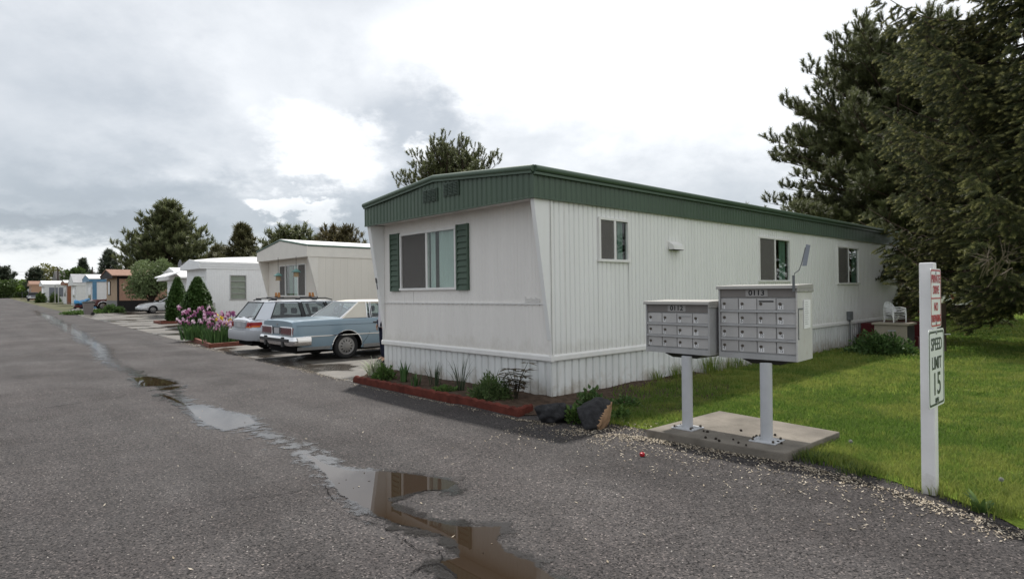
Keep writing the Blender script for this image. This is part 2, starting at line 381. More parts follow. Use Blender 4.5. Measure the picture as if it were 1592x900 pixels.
def ground_mat(name, spots, rough, bump=.5, bscale=120, spec=.3, wet=None):
    """spots: list of (noise scale, low colour, high colour, mix) blended on top of each other in world metres"""
    m = bpy.data.materials.new(name); t, n, l = nodes(m); b = n['Principled BSDF']
    g = n.new('ShaderNodeNewGeometry'); out = None
    for i, (sc, c0, c1, lo, hi, fac) in enumerate(spots):
        nz = n.new('ShaderNodeTexNoise'); nz.inputs['Scale'].default_value = sc; nz.inputs['Detail'].default_value = 7; nz.inputs['Roughness'].default_value = .62
        mp = n.new('ShaderNodeMapping'); mp.inputs['Location'].default_value = (i * 7.3, i * 3.1, i); l.new(g.outputs['Position'], mp.inputs[0]); l.new(mp.outputs[0], nz.inputs['Vector'])
        mr = n.new('ShaderNodeMapRange'); mr.inputs[1].default_value = lo; mr.inputs[2].default_value = hi; l.new(nz.outputs[0], mr.inputs[0])
        mx = n.new('ShaderNodeMix'); mx.data_type = 'RGBA'; l.new(mr.outputs[0], mx.inputs[0]); mx.inputs[6].default_value = (*c0, 1); mx.inputs[7].default_value = (*c1, 1)
        if out is None: out = mx.outputs[2]
        else:
            m2 = n.new('ShaderNodeMix'); m2.data_type = 'RGBA'; m2.blend_type = 'MULTIPLY'; m2.inputs[0].default_value = fac
            l.new(out, m2.inputs[6]); l.new(mx.outputs[2], m2.inputs[7]); out = m2.outputs[2]
    b.inputs['Roughness'].default_value = rough; b.inputs['Specular IOR Level'].default_value = spec
    nz = n.new('ShaderNodeTexNoise'); nz.inputs['Scale'].default_value = bscale; nz.inputs['Detail'].default_value = 4; l.new(g.outputs['Position'], nz.inputs['Vector'])
    bp = n.new('ShaderNodeBump'); bp.inputs['Strength'].default_value = bump; bp.inputs['Distance'].default_value = .01
    l.new(nz.outputs[0], bp.inputs['Height']); l.new(bp.outputs[0], b.inputs['Normal'])
    l.new(out, b.inputs['Base Color'])
    return m, n, l, b, g, out
def asphalt():
    m, n, l, b, g, out = ground_mat('asphalt', [(.35, (.054, .0525, .0535), (.077, .075, .076), .35, .65, 1), (1.7, (.86, .84, .83), (1.08, 1.06, 1.05), .35, .65, .8), (.9, (.86, .83, .82), (1.06, 1.05, 1.04), .42, .58, .7), (45, (.72, .71, .71), (1.22, 1.2, 1.2), .35, .65, .9)], .75, .9, 110, .14)
    # pale and dark stones showing in the worn surface
    vo = n.new('ShaderNodeTexVoronoi'); vo.inputs['Scale'].default_value = 95; l.new(g.outputs['Position'], vo.inputs['Vector'])
    cr2 = n.new('ShaderNodeValToRGB'); el2 = cr2.color_ramp.elements
    el2[0].position = 0; el2[0].color = (.12, .12, .12, 1); el2[1].position = 1; el2[1].color = (3.0, 2.75, 2.6, 1)
    for p, c in ((.16, (.40, .39, .39)), (.26, (.86, .85, .85)), (.6, (1.05, 1.02, 1.0)), (.86, (1.25, 1.2, 1.15)), (.94, (1.8, 1.7, 1.6))):
        x = el2.new(p); x.color = (*c, 1)
    sp = n.new('ShaderNodeSeparateColor'); l.new(vo.outputs['Color'], sp.inputs[0]); l.new(sp.outputs[0], cr2.inputs[0])
    mm = n.new('ShaderNodeMix'); mm.data_type = 'RGBA'; mm.blend_type = 'MULTIPLY'; mm.inputs[0].default_value = .95
    l.new(out, mm.inputs[6]); l.new(cr2.outputs[0], mm.inputs[7]); l.new(mm.outputs[2], b.inputs['Base Color'])
    # tyre-worn lanes and old repairs run along the street
    ml = n.new('ShaderNodeMapping'); ml.inputs['Rotation'].default_value = (0, 0, -math.atan2(.754, -.657)); ml.inputs['Scale'].default_value = (.10, 1.1, 1); ml.vector_type = 'POINT'
    mr_ = n.new('ShaderNodeVectorRotate'); mr_.rotation_type = 'Z_AXIS'; mr_.inputs['Angle'].default_value = -math.atan2(.754, -.657); l.new(g.outputs['Position'], mr_.inputs['Vector'])
    ml.inputs['Rotation'].default_value = (0, 0, 0); l.new(mr_.outputs[0], ml.inputs[0])
    nl = n.new('ShaderNodeTexNoise'); nl.inputs['Scale'].default_value = 1.0; nl.inputs['Detail'].default_value = 5; nl.inputs['Roughness'].default_value = .6; l.new(ml.outputs[0], nl.inputs['Vector'])
    rl = n.new('ShaderNodeMapRange'); rl.inputs[1].default_value = .35; rl.inputs[2].default_value = .65; rl.inputs[3].default_value = .80; rl.inputs[4].default_value = 1.16; l.new(nl.outputs[0], rl.inputs[0])
    hl = n.new('ShaderNodeHueSaturation'); l.new(mm.outputs[2], hl.inputs['Color']); l.new(rl.outputs[0], hl.inputs['Value']); l.new(hl.outputs[0], b.inputs['Base Color'])
    # damp patches are smoother
    nz = n.new('ShaderNodeTexNoise'); nz.inputs['Scale'].default_value = .45; nz.inputs['Detail'].default_value = 6; l.new(g.outputs['Position'], nz.inputs['Vector'])
    mr = n.new('ShaderNodeMapRange'); mr.inputs[1].default_value = .42; mr.inputs[2].default_value = .68; mr.inputs[3].default_value = .8; mr.inputs[4].default_value = .66
    l.new(nz.outputs[0], mr.inputs[0]); l.new(mr.outputs[0], b.inputs['Roughness'])
    return m
M['asphalt'] = asphalt()
M['ground'] = ground_mat('bare_ground', [(.2, (.05, .06, .025), (.11, .1, .05), .4, .6, 1), (3, (.7, .7, .7), (1.2, 1.2, 1.2), .3, .7, .8)], .95)[0]
M['lawn_soil'] = ground_mat('lawn_sheet', [(.25, (.10, .165, .022), (.16, .21, .035), .35, .65, 1), (2.5, (.7, .8, .7), (1.25, 1.15, 1.1), .35, .65, .8), (30, (.6, .6, .6), (1.3, 1.3, 1.2), .35, .65, .8)], .9, .9, 60, .1)[0]
def driveway_mat():
    m, n, l, b, g, out = ground_mat('driveway_concrete', [(.22, (.10, .09, .078), (.16, .15, .136), .35, .65, 1), (1.3, (.6, .58, .55), (1.1, 1.08, 1.05), .35, .62, .8), (12, (.85, .85, .85), (1.1, 1.1, 1.1), .3, .7, .8)], .6, .35, 80, .4)
    nz = n.new('ShaderNodeTexNoise'); nz.inputs['Scale'].default_value = .5; nz.inputs['Detail'].default_value = 5; l.new(g.outputs['Position'], nz.inputs['Vector'])
    mr = n.new('ShaderNodeMapRange'); mr.inputs[1].default_value = .5; mr.inputs[2].default_value = .56; mr.inputs[3].default_value = .65; mr.inputs[4].default_value = .12
    l.new(nz.outputs[0], mr.inputs[0]); l.new(mr.outputs[0], b.inputs['Roughness'])
    m3 = n.new('ShaderNodeMix'); m3.data_type = 'RGBA'; m3.blend_type = 'MULTIPLY'
    r3 = n.new('ShaderNodeMapRange'); r3.inputs[1].default_value = .47; r3.inputs[2].default_value = .56; l.new(nz.outputs[0], r3.inputs[0]); l.new(r3.outputs[0], m3.inputs[0])
    l.new(out, m3.inputs[6]); m3.inputs[7].default_value = (.5, .47, .44, 1); l.new(m3.outputs[2], b.inputs['Base Color'])
    return m
M['drive'] = driveway_mat()
def big_ground():
    ys = [-60, -20, 0, 20, 30, 36, 40, 44, 48, 54, 60, 75, 100, 150, 250, 500, 1500, 3000]; xs = [-2500, -400, -100, -30, 0, 30, 100, 400, 2500]
    vs = [(x, y, gz(min(y, 260)) - .03) for y in ys for x in xs]; w = len(xs)
    fs = [(j * w + i, j * w + i + 1, (j + 1) * w + i + 1, (j + 1) * w + i) for j in range(len(ys) - 1) for i in range(w - 1)]
    return tag(MB().add(vs, fs).build('ground', M['ground']), kind='structure')
big_ground()
def g2(px, py):
    z = 0.0
    for _ in range(40):
        p = gp(px, py, z); z = .5 * z + .5 * gz(p.y)
    return p
RE = [gp(1700, 850), gp(1592, 805), gp(1500, 770), gp(1430, 750), gp(1330, 720), gp(1230, 692), gp(1130, 672), gp(1005, 654), gp(930, 648), gp(840, 640), gp(700, 627), gp(549, 594.5), gp(393, 556.5), gp(283, 531), gp(243, 520.5), gp(180, 504.2), g2(150, 497)]
edge = [(p.x, p.y) for p in RE]
d_end = Vector((-.657, .754, 0)); pE = RE[-1]
far = [(pE.x + d_end.x * k, pE.y + d_end.y * k) for k in (20, 45, 80, 120, 200)]
road_poly = edge[::-1]
road_poly = [(p[0], p[1]) for p in far[::-1]] + road_poly + [(6, 0), (6, -12), (-14, -12)] + [(far[k][0] - 12 * .754, far[k][1] - 12 * .657) for k in (0, 2, 4)]
# near part and far part in one outline
sheet('road', road_poly, .0, M['asphalt'])
drive_poly = [(p.x, p.y) for p in (gp(549, 594.5), gp(393, 556.5), gp(283, 531), gp(243, 520.5), gp(180, 504.2), g2(150, 497))] + [(far[0][0], far[0][1])]
drive_poly += [tuple(st(75, 3.5)[:2]), tuple(st(75, 9)[:2]), tuple(st(4.9, 9)[:2]), tuple(st(4.9, 0)[:2]), tuple(st(4.0, -1.1)[:2])]
sheet('driveway', drive_poly, .004, M['drive'])
lawn_poly = [(p.x, p.y) for p in (gp(1700, 872), gp(1645, 846), gp(1592, 826), gp(1545, 801), gp(1500, 784), gp(1465, 771), gp(1430, 763), gp(1380, 746), gp(1330, 734), gp(1280, 717), gp(1230, 707), gp(1180, 696), gp(1130, 689), gp(1070, 675), gp(1005, 668), gp(950, 658))] + [tuple(st(-.2, .4)[:2]), tuple(st(-.2, 18)[:2]), tuple(st(6, 18.2)[:2]), tuple(st(6, 45)[:2]), (60, 60), (60, 5)]
sheet('lawn', lawn_poly, .006, M['lawn_soil'], follow=False)
# ---------------------------------------------------------------- mobile homes
# home axes: x = away from the street (0 at the front wall), y = along the street (0 at the near side), z up
def ribbed(mb, L, z0, z1, pitch, depth, place, holes=(), groove=.3, mi=0, top=None):
    """vertical ribs along a wall of length L; place(a, out, z) -> point; holes: (a0, a1, z0, z1)"""
    prof = []; a = 0.0
    while a < L:
        prof += [(a, 0), (a + pitch * (1 - groove) * .999, 0), (a + pitch * (1 - groove * .65), -depth), (a + pitch * (1 - groove * .35), -depth)]
        a += pitch
    xs = {round(p[0], 4): p[1] for p in prof if p[0] < L}
    def off(x):
        f = (x % pitch) / pitch
        return 0 if f < 1 - groove else (-depth * min(1, (f - (1 - groove)) / (groove * .35), (1 - f) / (groove * .35)))
    for x in [0, L] + [h[0] for h in holes] + [h[1] for h in holes]: xs[round(x, 4)] = off(x)
    ks = sorted(xs)
    for a, b in zip(ks, ks[1:]):
        if b - a < 1e-5: continue
        mid = (a + b) / 2; cuts = sorted((h[2], h[3]) for h in holes if h[0] < mid < h[1]); segs = []; lo = None; cur = z0
        for c0, c1 in cuts: segs.append((cur, c0)); cur = c1
        segs.append((cur, None))
        for q0, q1 in segs:
            za, zb = (q1, q1) if q1 is not None else ((top(a), top(b)) if top else (z1, z1))
            mb.add([place(a, xs[a], q0), place(b, xs[b], q0), place(b, xs[b], zb), place(a, xs[a], za)], [(0, 1, 2, 3)], mi)
    return mb
def window(root, face, a0, a1, z0, z1, panes, frame_m, curtain=None, screens=(), fw=.045, depth=.5, label=None, muntins=(), blinds=0):
    """face: 'front' (x = 0 wall) or 'side' (y = 0 wall); a: position along the wall"""
    if face == 'front': P = lambda a, o, z: (-o, a, z)
    else: P = lambda a, o, z: (a, -o, z)
    def bx(mb, aa, ab, oa, ob, za, zb, mi=0):
        p, q = P(aa, oa, za), P(ab, ob, zb)
        mb.box(min(p[0], q[0]), max(p[0], q[0]), min(p[1], q[1]), max(p[1], q[1]), za, zb, mi)
    f = MB()
    bx(f, a0, a1, -.03, .03, z1 - fw, z1); bx(f, a0 - .02, a1 + .02, -.03, .04, z0, z0 + fw)
    bx(f, a0, a0 + fw, -.03, .03, z0 + fw, z1 - fw); bx(f, a1 - fw, a1, -.03, .03, z0 + fw, z1 - fw)
    for p in panes[1:-1]: bx(f, p - fw * .6, p + fw * .6, -.03, .028, z0 + fw, z1 - fw)
    for z in muntins: bx(f, a0 + fw, a1 - fw, -.012, .018, z - .012, z + .012)
    w = f.build('window', frame_m, root, bevel=.004)
    if label: w['label'] = label
    for i, (p, q) in enumerate(zip(panes, panes[1:])):
        g = MB(); o = .004 if i % 2 == 0 else -.012
        bx(g, p + fw * .5, q - fw * .5, o - .003, o + .003, z0 + fw, z1 - fw); g.build('pane', M['glass'], w)
        if i in screens:
            g = MB(); bx(g, p + fw * .6, q - fw * .6, o + .008, o + .010, z0 + fw + .01, z1 - fw - .01); g.build('insect_screen', M['screen_see'], w)
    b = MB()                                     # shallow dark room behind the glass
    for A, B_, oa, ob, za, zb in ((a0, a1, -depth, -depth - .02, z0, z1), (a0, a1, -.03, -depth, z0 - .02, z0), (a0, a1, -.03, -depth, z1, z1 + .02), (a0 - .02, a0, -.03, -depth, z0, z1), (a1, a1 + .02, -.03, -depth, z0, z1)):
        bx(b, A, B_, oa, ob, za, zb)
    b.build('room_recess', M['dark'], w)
    if curtain:
        for (ca, cb, m_) in curtain:
            vs = []; n_ = max(8, int((cb - ca) / .03))
            for k in range(n_ + 1):
                a = ca + (cb - ca) * k / n_; o = -.07 - .02 * math.sin(k * 1.9) - .012 * math.sin(k * .7)
                vs += [P(a, o, z0 + .02), P(a, o, z1 - .02)]
            MB().add(vs, [(2 * k, 2 * k + 2, 2 * k + 3, 2 * k + 1) for k in range(n_)]).build('curtain', m_, w, smooth=True, angle=0)
    if blinds:
        g = MB()
        for k in range(blinds):
            z = z0 + fw + (z1 - z0 - 2 * fw) * (k + .5) / blinds; hh = (z1 - z0 - 2 * fw) / blinds * .47
            bx(g, a0 + fw, a1 - fw, -.06, -.055, z - hh, z + hh)
        g.build('blind', M['blind'], w)
    return w
def see_screen():
    m = bpy.data.materials.new('insect_screen_mesh'); t, n, l = nodes(m); b = n['Principled BSDF']; b.inputs['Base Color'].default_value = (.17, .16, .15, 1); b.inputs['Roughness'].default_value = .8
    tr = n.new('ShaderNodeBsdfTransparent'); mi = n.new('ShaderNodeMixShader'); mi.inputs[0].default_value = .55
    l.new(tr.outputs[0], mi.inputs[1]); l.new(b.outputs[0], mi.inputs[2]); l.new(mi.outputs[0], n['Material Output'].inputs[0]); return m
M['screen_see'] = see_screen()
M['blind'] = mat('window_blind', (.42, .42, .38), .8, .2, var=.05)

M['seam_grey'] = mat('seam_caulk_grey', (.22, .22, .21), .7, .2)  # grey caulk colour for the line along the home's corner joint
def green_home():
    w_ = Vector((-.00433, -.00044, .99999)); v = V + Vector((0, 0, .0035)); u = U + Vector((0, 0, -.0026))
    mt = Matrix(((v.x, u.x, w_.x, C0.x), (v.y, u.y, w_.y, C0.y), (v.z, u.z, w_.z, 0), (0, 0, 0, 1)))
    h = thing('mobile_home', 'white corrugated mobile home with green metal fascia and green shutters', 'mobile home', matrix=mt)
    W, Lh = 4.74, 16.6
    wins = [(1.115, 1.915, 2.07, 2.79), (6.65, 8.27, 1.75, 2.77), (11.28, 12.95, 1.69, 2.75)]
    side = MB(); ribbed(side, Lh, .60, 3.0, .112, .02, lambda a, o, z: (a, -o - .005 * math.sin(a * 1.7 + z) - .003 * math.sin(a * 4.1) * math.sin(z * 2.3), z), [(a, b, c, d) for a, b, c, d in wins])
    side.build('side_wall', M['siding'], h, fix=False)
    fw = MB(); ribbed(fw, W, .60, 1.425, .079, .005, lambda a, o, z: (-o, a, z))
    ribbed(fw, W, 1.425, 3.0, .079, .005, lambda a, o, z: (-o, a, z), [(2.254, 4.055, 1.655, 2.765)])
    fw.build('front_wall', M['siding_front'], h, fix=False)
    MB().box(0, Lh, W, W + .03, .60, 3.0).build('far_side_wall', M['siding'], h)
    MB().box(Lh, Lh + .03, 0, W + .03, .60, 3.0).build('rear_wall', M['siding'], h)
    MB().box(.1, Lh - .1, .1, W - .1, .50, .56).build('floor_deck', M['dark'], h)
    # wing walls tapering from the fascia down to the front wall
    for y0, y1 in ((-.004, .075), (W - .075, W + .034)):
        MB().prism([(-.004, .88), (-.33, 2.975), (-.004, 2.975)], 'y', y0, y1).build('wing_wall', M['siding'], h, bevel=.006)
    MB().box(-.33, 0, .02, W - .02, 2.985, 3.005).build('soffit', M['siding_front'], h)
    # fascia
    z0, ze, zr, ym = 2.972, 3.335, 3.545, W / 2
    topf = lambda y: ze + (zr - ze) * (1 - abs(y - ym) / (ym + .05))
    f = MB(); ribbed(f, W + .1, z0, ze, .118, .014, lambda a, o, z: (-.37 - o - .005 * math.sin(a * 2.9) - .004 * math.sin(a * 7.3), a - .05, z), groove=.45, top=lambda a: topf(a - .05))
    ribbed(f, Lh + .45, z0, ze, .118, .014, lambda a, o, z: (a - .37, -.05 - o, z), groove=.45)
    f.box(-.355, Lh + .08, W + .035, W + .05, z0, ze); f.box(Lh + .065, Lh + .08, -.035, W + .035, z0, ze)
    f.box(-.378, -.34, -.058, W + .05, z0 - .022, z0 - .002); f.box(-.34, Lh + .08, -.058, -.02, z0 - .022, z0 - .002)
    f.build('fascia', M['green'], h, fix=False)
    # rolled roof edge above the fascia
    e = MB(); pts = [(-.385, W + .05, ze + .035), (-.385, ym, zr + .035), (-.385, -.065, ze + .035)]
    e.tube(pts, .05, 10); e.tube([(-.36, -.068, ze + .035), (Lh + .08, -.068, ze + .035)], .05, 10); e.tube([(-.36, W + .05, ze + .035), (Lh + .08, W + .05, ze + .035)], .05, 8)
    e.prism([(-.04, ze - .035), (ym, zr - .035), (W + .03, ze - .035), (W + .03, ze + .005), (ym, zr + .005), (-.04, ze + .005)], 'x', -.412, -.386)
    e.box(-.38, Lh + .08, -.10, -.066, ze - .055, ze - .02)
    e.build('roof_edge', M['green'], h, smooth=True)
    r = MB(); r.prism([(-.05, ze + .04), (ym, zr + .04), (W + .04, ze + .04), (W + .04, ze + .075), (ym, zr + .078), (-.05, ze + .075)], 'x', -.375, Lh + .08)
    r.prism([(-.03, ze - .01), (ym, zr - .01), (W + .02, ze - .01)], 'x', Lh + .05, Lh + .064)
    r.build('roof', M['roof_white'], h)
    # skirting
    k = MB(); ribbed(k, W, -.25, .57, .165, .03, lambda a, o, z: (.015 - o, a, z), groove=.28); ribbed(k, Lh, -.25, .57, .165, .03, lambda a, o, z: (a, .015 - o, z), groove=.28)
    k.box(.04, Lh, W - .03, W - .01, -.25, .57); k.box(Lh - .03, Lh - .01, .03, W - .03, -.25, .57)
    k.build('skirting', M['skirt'], h, fix=False)
    t = MB(); zz = .565
    t.prism([(-.02, zz), (-.034, zz + .015), (-.034, zz + .075), (-.012, zz + .1), (.03, zz + .1), (.03, zz)], 'y', -.03, W + .03)
    t.prism([(-.018, zz), (-.032, zz + .015), (-.032, zz + .075), (-.010, zz + .1), (.028, zz + .1), (.028, zz)], 'x', -.028, Lh + .03)
    t.build('base_trim', M['white_trim'], h)
    b = MB(); b.box(-.02, 0, .075, W - .08, 1.412, 1.432)
    for i in range(34): b.box(-.012, 0, .09 + i * .135, .155 + i * .135, 1.397, 1.409)
    b.build('belt_strip', M['white_trim'], h)
    for nm, x0, x1, y0, y1, z0_, z1_ in (('corner_trim', -.012, .035, -.014, 0, .67, 2.95), ('corner_trim', -.02, 0, W - .02, W + .005, .67, 2.9), ('panel_joint', .30, .318, -.009, 0, .67, 2.96), ('corner_seam', -.001, .010, -.0155, -.0142, .67, 2.96),
        ('panel_joint', 6.2, 6.215, -.006, 0, .67, 2.96), ('panel_joint', -.008, 0, 3.62, 3.628, 1.435, 1.64)): MB().box(x0, x1, y0, y1, z0_, z1_).build(nm, M['seam_grey'] if nm == 'corner_seam' else M['white_trim'], h)
    # windows
    window(h, 'front', 2.254, 4.055, 1.655, 2.765, (2.254, 3.147, 4.055), M['white_trim'], [(2.27, 2.85, M['curtain']), (2.98, 3.13, M['curtain'])], screens=(1,))
    window(h, 'side', 1.115, 1.915, 2.07, 2.79, (1.115, 1.53, 1.915), M['white_trim'], [(1.7, 1.84, M['curtain_green'])], screens=(0,))
    window(h, 'side', 6.65, 8.27, 1.75, 2.77, (6.65, 7.45, 8.27), M['white_trim'], [(7.85, 8.2, M['curtain_green'])], screens=(0,))
    window(h, 'side', 11.28, 12.95, 1.69, 2.75, (11.28, 12.1, 12.95), M['white_trim'], [(12.6, 12.9, M['curtain_green'])], screens=(0,))
    for y0, y1 in ((1.895, 2.225), (4.075, 4.40)):
        s = MB(); s.box(-.02, -.002, y0, y1, 1.645, 2.785)
        s.box(-.045, -.02, y0, y0 + .035, 1.645, 2.785); s.box(-.045, -.02, y1 - .035, y1, 1.645, 2.785)
        nn = 11; hh = 1.14 / nn
        for i in range(nn):
            z = 1.645 + i * hh
            s.hexa([(-.046, y0 + .035, z), (-.02, y0 + .035, z), (-.02, y1 - .035, z), (-.046, y1 - .035, z)], [(-.026, y0 + .035, z + hh * .9), (-.02, y0 + .035, z + hh * .9), (-.02, y1 - .035, z + hh * .9), (-.026, y1 - .035, z + hh * .9)])
        s.build('shutter', M['shutter'], h)
    for (y0, y1, zb) in ((2.30, 2.70, 3.20), (1.70, 2.09, 3.235)):
        g = MB(); hh = .2
        for j in range(3):
            ya = y0 + (y1 - y0) * j / 3
            for i in range(8):
                z = zb + hh * i / 8
                g.hexa([(-.402, ya + .012, z), (-.384, ya + .012, z), (-.384, ya + (y1 - y0) / 3 - .012, z), (-.402, ya + (y1 - y0) / 3 - .012, z)], [(-.388, ya + .012, z + .021), (-.384, ya + .012, z + .021), (-.384, ya + (y1 - y0) / 3 - .012, z + .021), (-.388, ya + (y1 - y0) / 3 - .012, z + .021)])
        g.box(-.385, -.372, y0 - .015, y1 + .015, zb - .02, zb + hh + .01)
        g.build('gable_vent', M['louver'], h)
    # dryer hood on the side wall
    v_ = MB(); v_.hexa([(3.1, -.02, 2.34), (3.44, -.02, 2.34), (3.44, -.14, 2.335), (3.1, -.14, 2.335)], [(3.1, -.0, 2.49), (3.44, -.0, 2.49), (3.44, -.12, 2.41), (3.1, -.12, 2.41)])
    v_.box(3.06, 3.48, -.008, 0, 2.32, 2.5); o = v_.build('exhaust_hood', M['white_trim'], h); MB().box(3.12, 3.42, -.13, -.03, 2.325, 2.333).build('duct_opening', M['dark'], o)
    e = MB(); e.box(11.93, 12.17, -.1, -.002, .69, .93); o = e.build('meter_box', M['steel_dark'], h, bevel=.01)
    MB().tube([(12.05, -.05, .69), (12.05, -.05, .1), (12.0, -.05, -.1)], .018, 8).build('conduit', M['steel_dark'], o)
    # embossed script badge, too worn to read
    b = MB(); b.box(-.018, -.004, .22, .54, 1.446, 1.457)
    for i in range(9):
        y = .525 - i * .036; hgt = (.075, .045, .05, .065, .042, .05, .07, .045, .045)[i]
        b.tube([(-.012, y, 1.455), (-.012, y - .006, 1.455 + hgt), (-.012, y - .018, 1.455 + hgt * .8), (-.012, y - .024, 1.458), (-.012, y - .036, 1.46)], .0045, 5)
    b.build('nameplate', M['white_trim'], h)
    # house number, one digit above the other on the far wing wall
    for i, ch in enumerate('81'):
        z = 1.86 - i * .12; x = -.004 - (z - .88) / (2.975 - .88) * .326
        o = text_mesh('house_number', ch, .15, M['black'], h, face_matrix((x - .008, W - .02, z), (0, -1, 0), (-.154, 0, .988)), .002, sx=.8, bold=.004)
    return h
M['steel_dark'] = mat('weathered_steel', (.16, .17, .175), .6, .4, .2, var=.15)
GH = green_home()

def low_gable(h, W, Lh, zf, ze, zr, ov, fm, rm, em, oh=.03):
    ym = W / 2
    topf = lambda y: ze + (zr - ze) * (1 - min(1, abs(y - ym) / (ym + oh)))
    f = MB(); f.prism([(-oh, zf), (W + oh, zf), (W + oh, ze), (ym, zr), (-oh, ze)], 'x', -ov - .03, -ov)
    f.box(-ov, Lh + .1, -oh, -oh + .03, zf, ze); f.box(-ov, Lh + .1, W + oh - .03, W + oh, zf, ze); f.prism([(-oh + .03, zf), (W + oh - .03, zf), (W + oh - .03, ze), (ym, zr), (-oh + .03, ze)], 'x', Lh + .07, Lh + .1)
    f.box(-ov, 0, 0, W, zf - .0, zf + .02)
    f.build('fascia', fm, h, bevel=.006)
    e = MB(); r_ = .035
    e.tube([(-ov - .03, W + oh, ze + .02), (-ov - .03, ym, zr + .02), (-ov - .03, -oh, ze + .02)], r_, 8); e.tube([(-ov, -oh - .01, ze + .02), (Lh + .1, -oh - .01, ze + .02)], r_, 8)
    e.build('roof_edge', em, h, smooth=True)
    MB().prism([(-oh, ze + .01), (ym, zr + .01), (W + oh, ze + .01), (W + oh, ze + .06), (ym, zr + .07), (-oh, ze + .06)], 'x', -ov - .02, Lh + .1).build('roof', rm, h)

# beige home behind the cars
M['beige'] = mat('beige_siding', (.70, .665, .60), .55, .35, var=.04, vscale=1.2, dirt=.22, dcol=(.42, .38, .32), stretch=(2, 2, .4))
M['beige_light'] = mat('beige_trim', (.73, .70, .64), .55, .35, var=.04)
M['white2'] = mat('white_house_siding', (.82, .83, .84), .5, .4, var=.03, dirt=.05)
M['jalousie'] = mat('louvre_glass', (.30, .31, .29), .25, .5, var=.1)
def beige_home():
    c = at(494.6, 398.3, 22.9)
    h = thing('mobile_home', 'beige mobile home with recessed bay window and green roof edge, behind the two cars', 'mobile home', (c.x, c.y, 0), ANG_V + R(.2))
    W, Lh = 4.9, 15
    s = MB(); ribbed(s, Lh, .55, 3.0, .3, .006, lambda a, o, z: (a, -o, z), groove=.1); s.build('side_wall', M['beige'], h, fix=False)
    f = MB(); ribbed(f, W, .55, 3.0, .3, .006, lambda a, o, z: (-o, a, z), [(1.05, 3.6, 1.5, 2.79)], groove=.1); f.build('front_wall', M['beige'], h, fix=False)
    MB().box(0, Lh, W, W + .03, .55, 3.0).build('far_side_wall', M['beige'], h); MB().box(Lh, Lh + .03, 0, W, .55, 3.0).build('rear_wall', M['beige'], h)
    low_gable(h, W, Lh, 2.98, 3.38, 3.72, .42, M['beige_light'], M['roof_white'], M['green_edge'])
    for y0, y1 in ((0, .1), (W - .1, W)): MB().prism([(-.003, 1.45), (-.40, 2.98), (-.003, 2.98)], 'y', y0 - .004, y1).build('wing_wall', M['beige_light'], h)
    MB().box(.03, Lh, .04, W - .03, -.2, .55).build('skirting', M['skirt'], h)
    window(h, 'front', 1.05, 3.6, 1.5, 2.79, (1.05, 1.76, 3.0, 3.6), M['white_trim'], [(1.9, 2.3, M['curtain']), (2.45, 2.8, M['curtain_green'])], screens=(0, 2), depth=.8)
    return h
M['green_edge'] = mat('roof_edge_green', (.09, .15, .12), .5, .35, var=.15)
BH = beige_home()
def white_home():
    c = at(321.0, 417.5, 30.4)
    h = thing('mobile_home', 'plain white mobile home with louvred side window, behind the irises and cone shrubs', 'mobile home', (c.x, c.y, 0), ANG_V)
    W, Lh = 3.4, 14
    s = MB(); ribbed(s, Lh, .2, 2.9, .12, .006, lambda a, o, z: (a, -o, z), [(1.10, 1.92, 1.32, 2.6)]); s.build('side_wall', M['white2'], h, fix=False)
    f = MB(); ribbed(f, W, .2, 2.9, .12, .006, lambda a, o, z: (-o, a, z), [(.18, 1.7, 1.0, 2.55)]); f.build('front_wall', M['white2'], h, fix=False)
    MB().box(0, Lh, W, W + .03, .2, 2.9).build('far_side_wall', M['white2'], h); MB().box(Lh, Lh + .03, 0, W, .2, 2.9).build('rear_wall', M['white2'], h)
    # fascia of three lapped bands and a roof that swells up behind the front edge
    b = MB()
    for i in range(3): b.box(-.3 - .012 * (i % 2), Lh, -.035 - .012 * i, -.0, 2.9 + i * .11, 3.0 + i * .11)
    b.prism([(-.02, 2.9), (W, 2.9), (W, 3.1), (W / 2, 3.42), (-.02, 3.23)], 'x', -.34, -.3)
    b.box(-.3, Lh, W, W + .03, 2.9, 3.23); b.box(-.3, 0, 0, W, 2.885, 2.9)
    b.build('fascia', M['white2'], h)
    vs = []; n = 14
    for i in range(n + 1):
        x = -.34 + (Lh + .3) * i / n; k = 1 - math.exp(-i * .5)
        for y, z in ((-.06, 3.235), (W * .25, 3.32 + .24 * k), (W * .5, 3.36 + .36 * k), (W * .75, 3.32 + .24 * k), (W + .04, 3.235)): vs.append((x, y, z))
    MB().add(vs, [(i * 5 + j, i * 5 + j + 1, i * 5 + j + 6, i * 5 + j + 5) for i in range(n) for j in range(4)]).build('roof', M['roof_white'], h, smooth=True)
    window(h, 'side', 1.10, 1.92, 1.32, 2.6, (1.10, 1.92), M['steel'], blinds=4, muntins=(1.65, 1.96, 2.28))
    window(h, 'front', .18, 1.7, 1.0, 2.55, (.18, .95, 1.7), M['white_trim'], blinds=4, muntins=(1.4, 1.78, 2.16))
    MB().box(.08, .34, -.2, -.025, .6, 1.2).build('utility_box', M['steel'], h)
    MB().box(.03, Lh, .04, W - .03, -.2, .2).build('skirting', M['white2'], h)
    return h
WH = white_home()
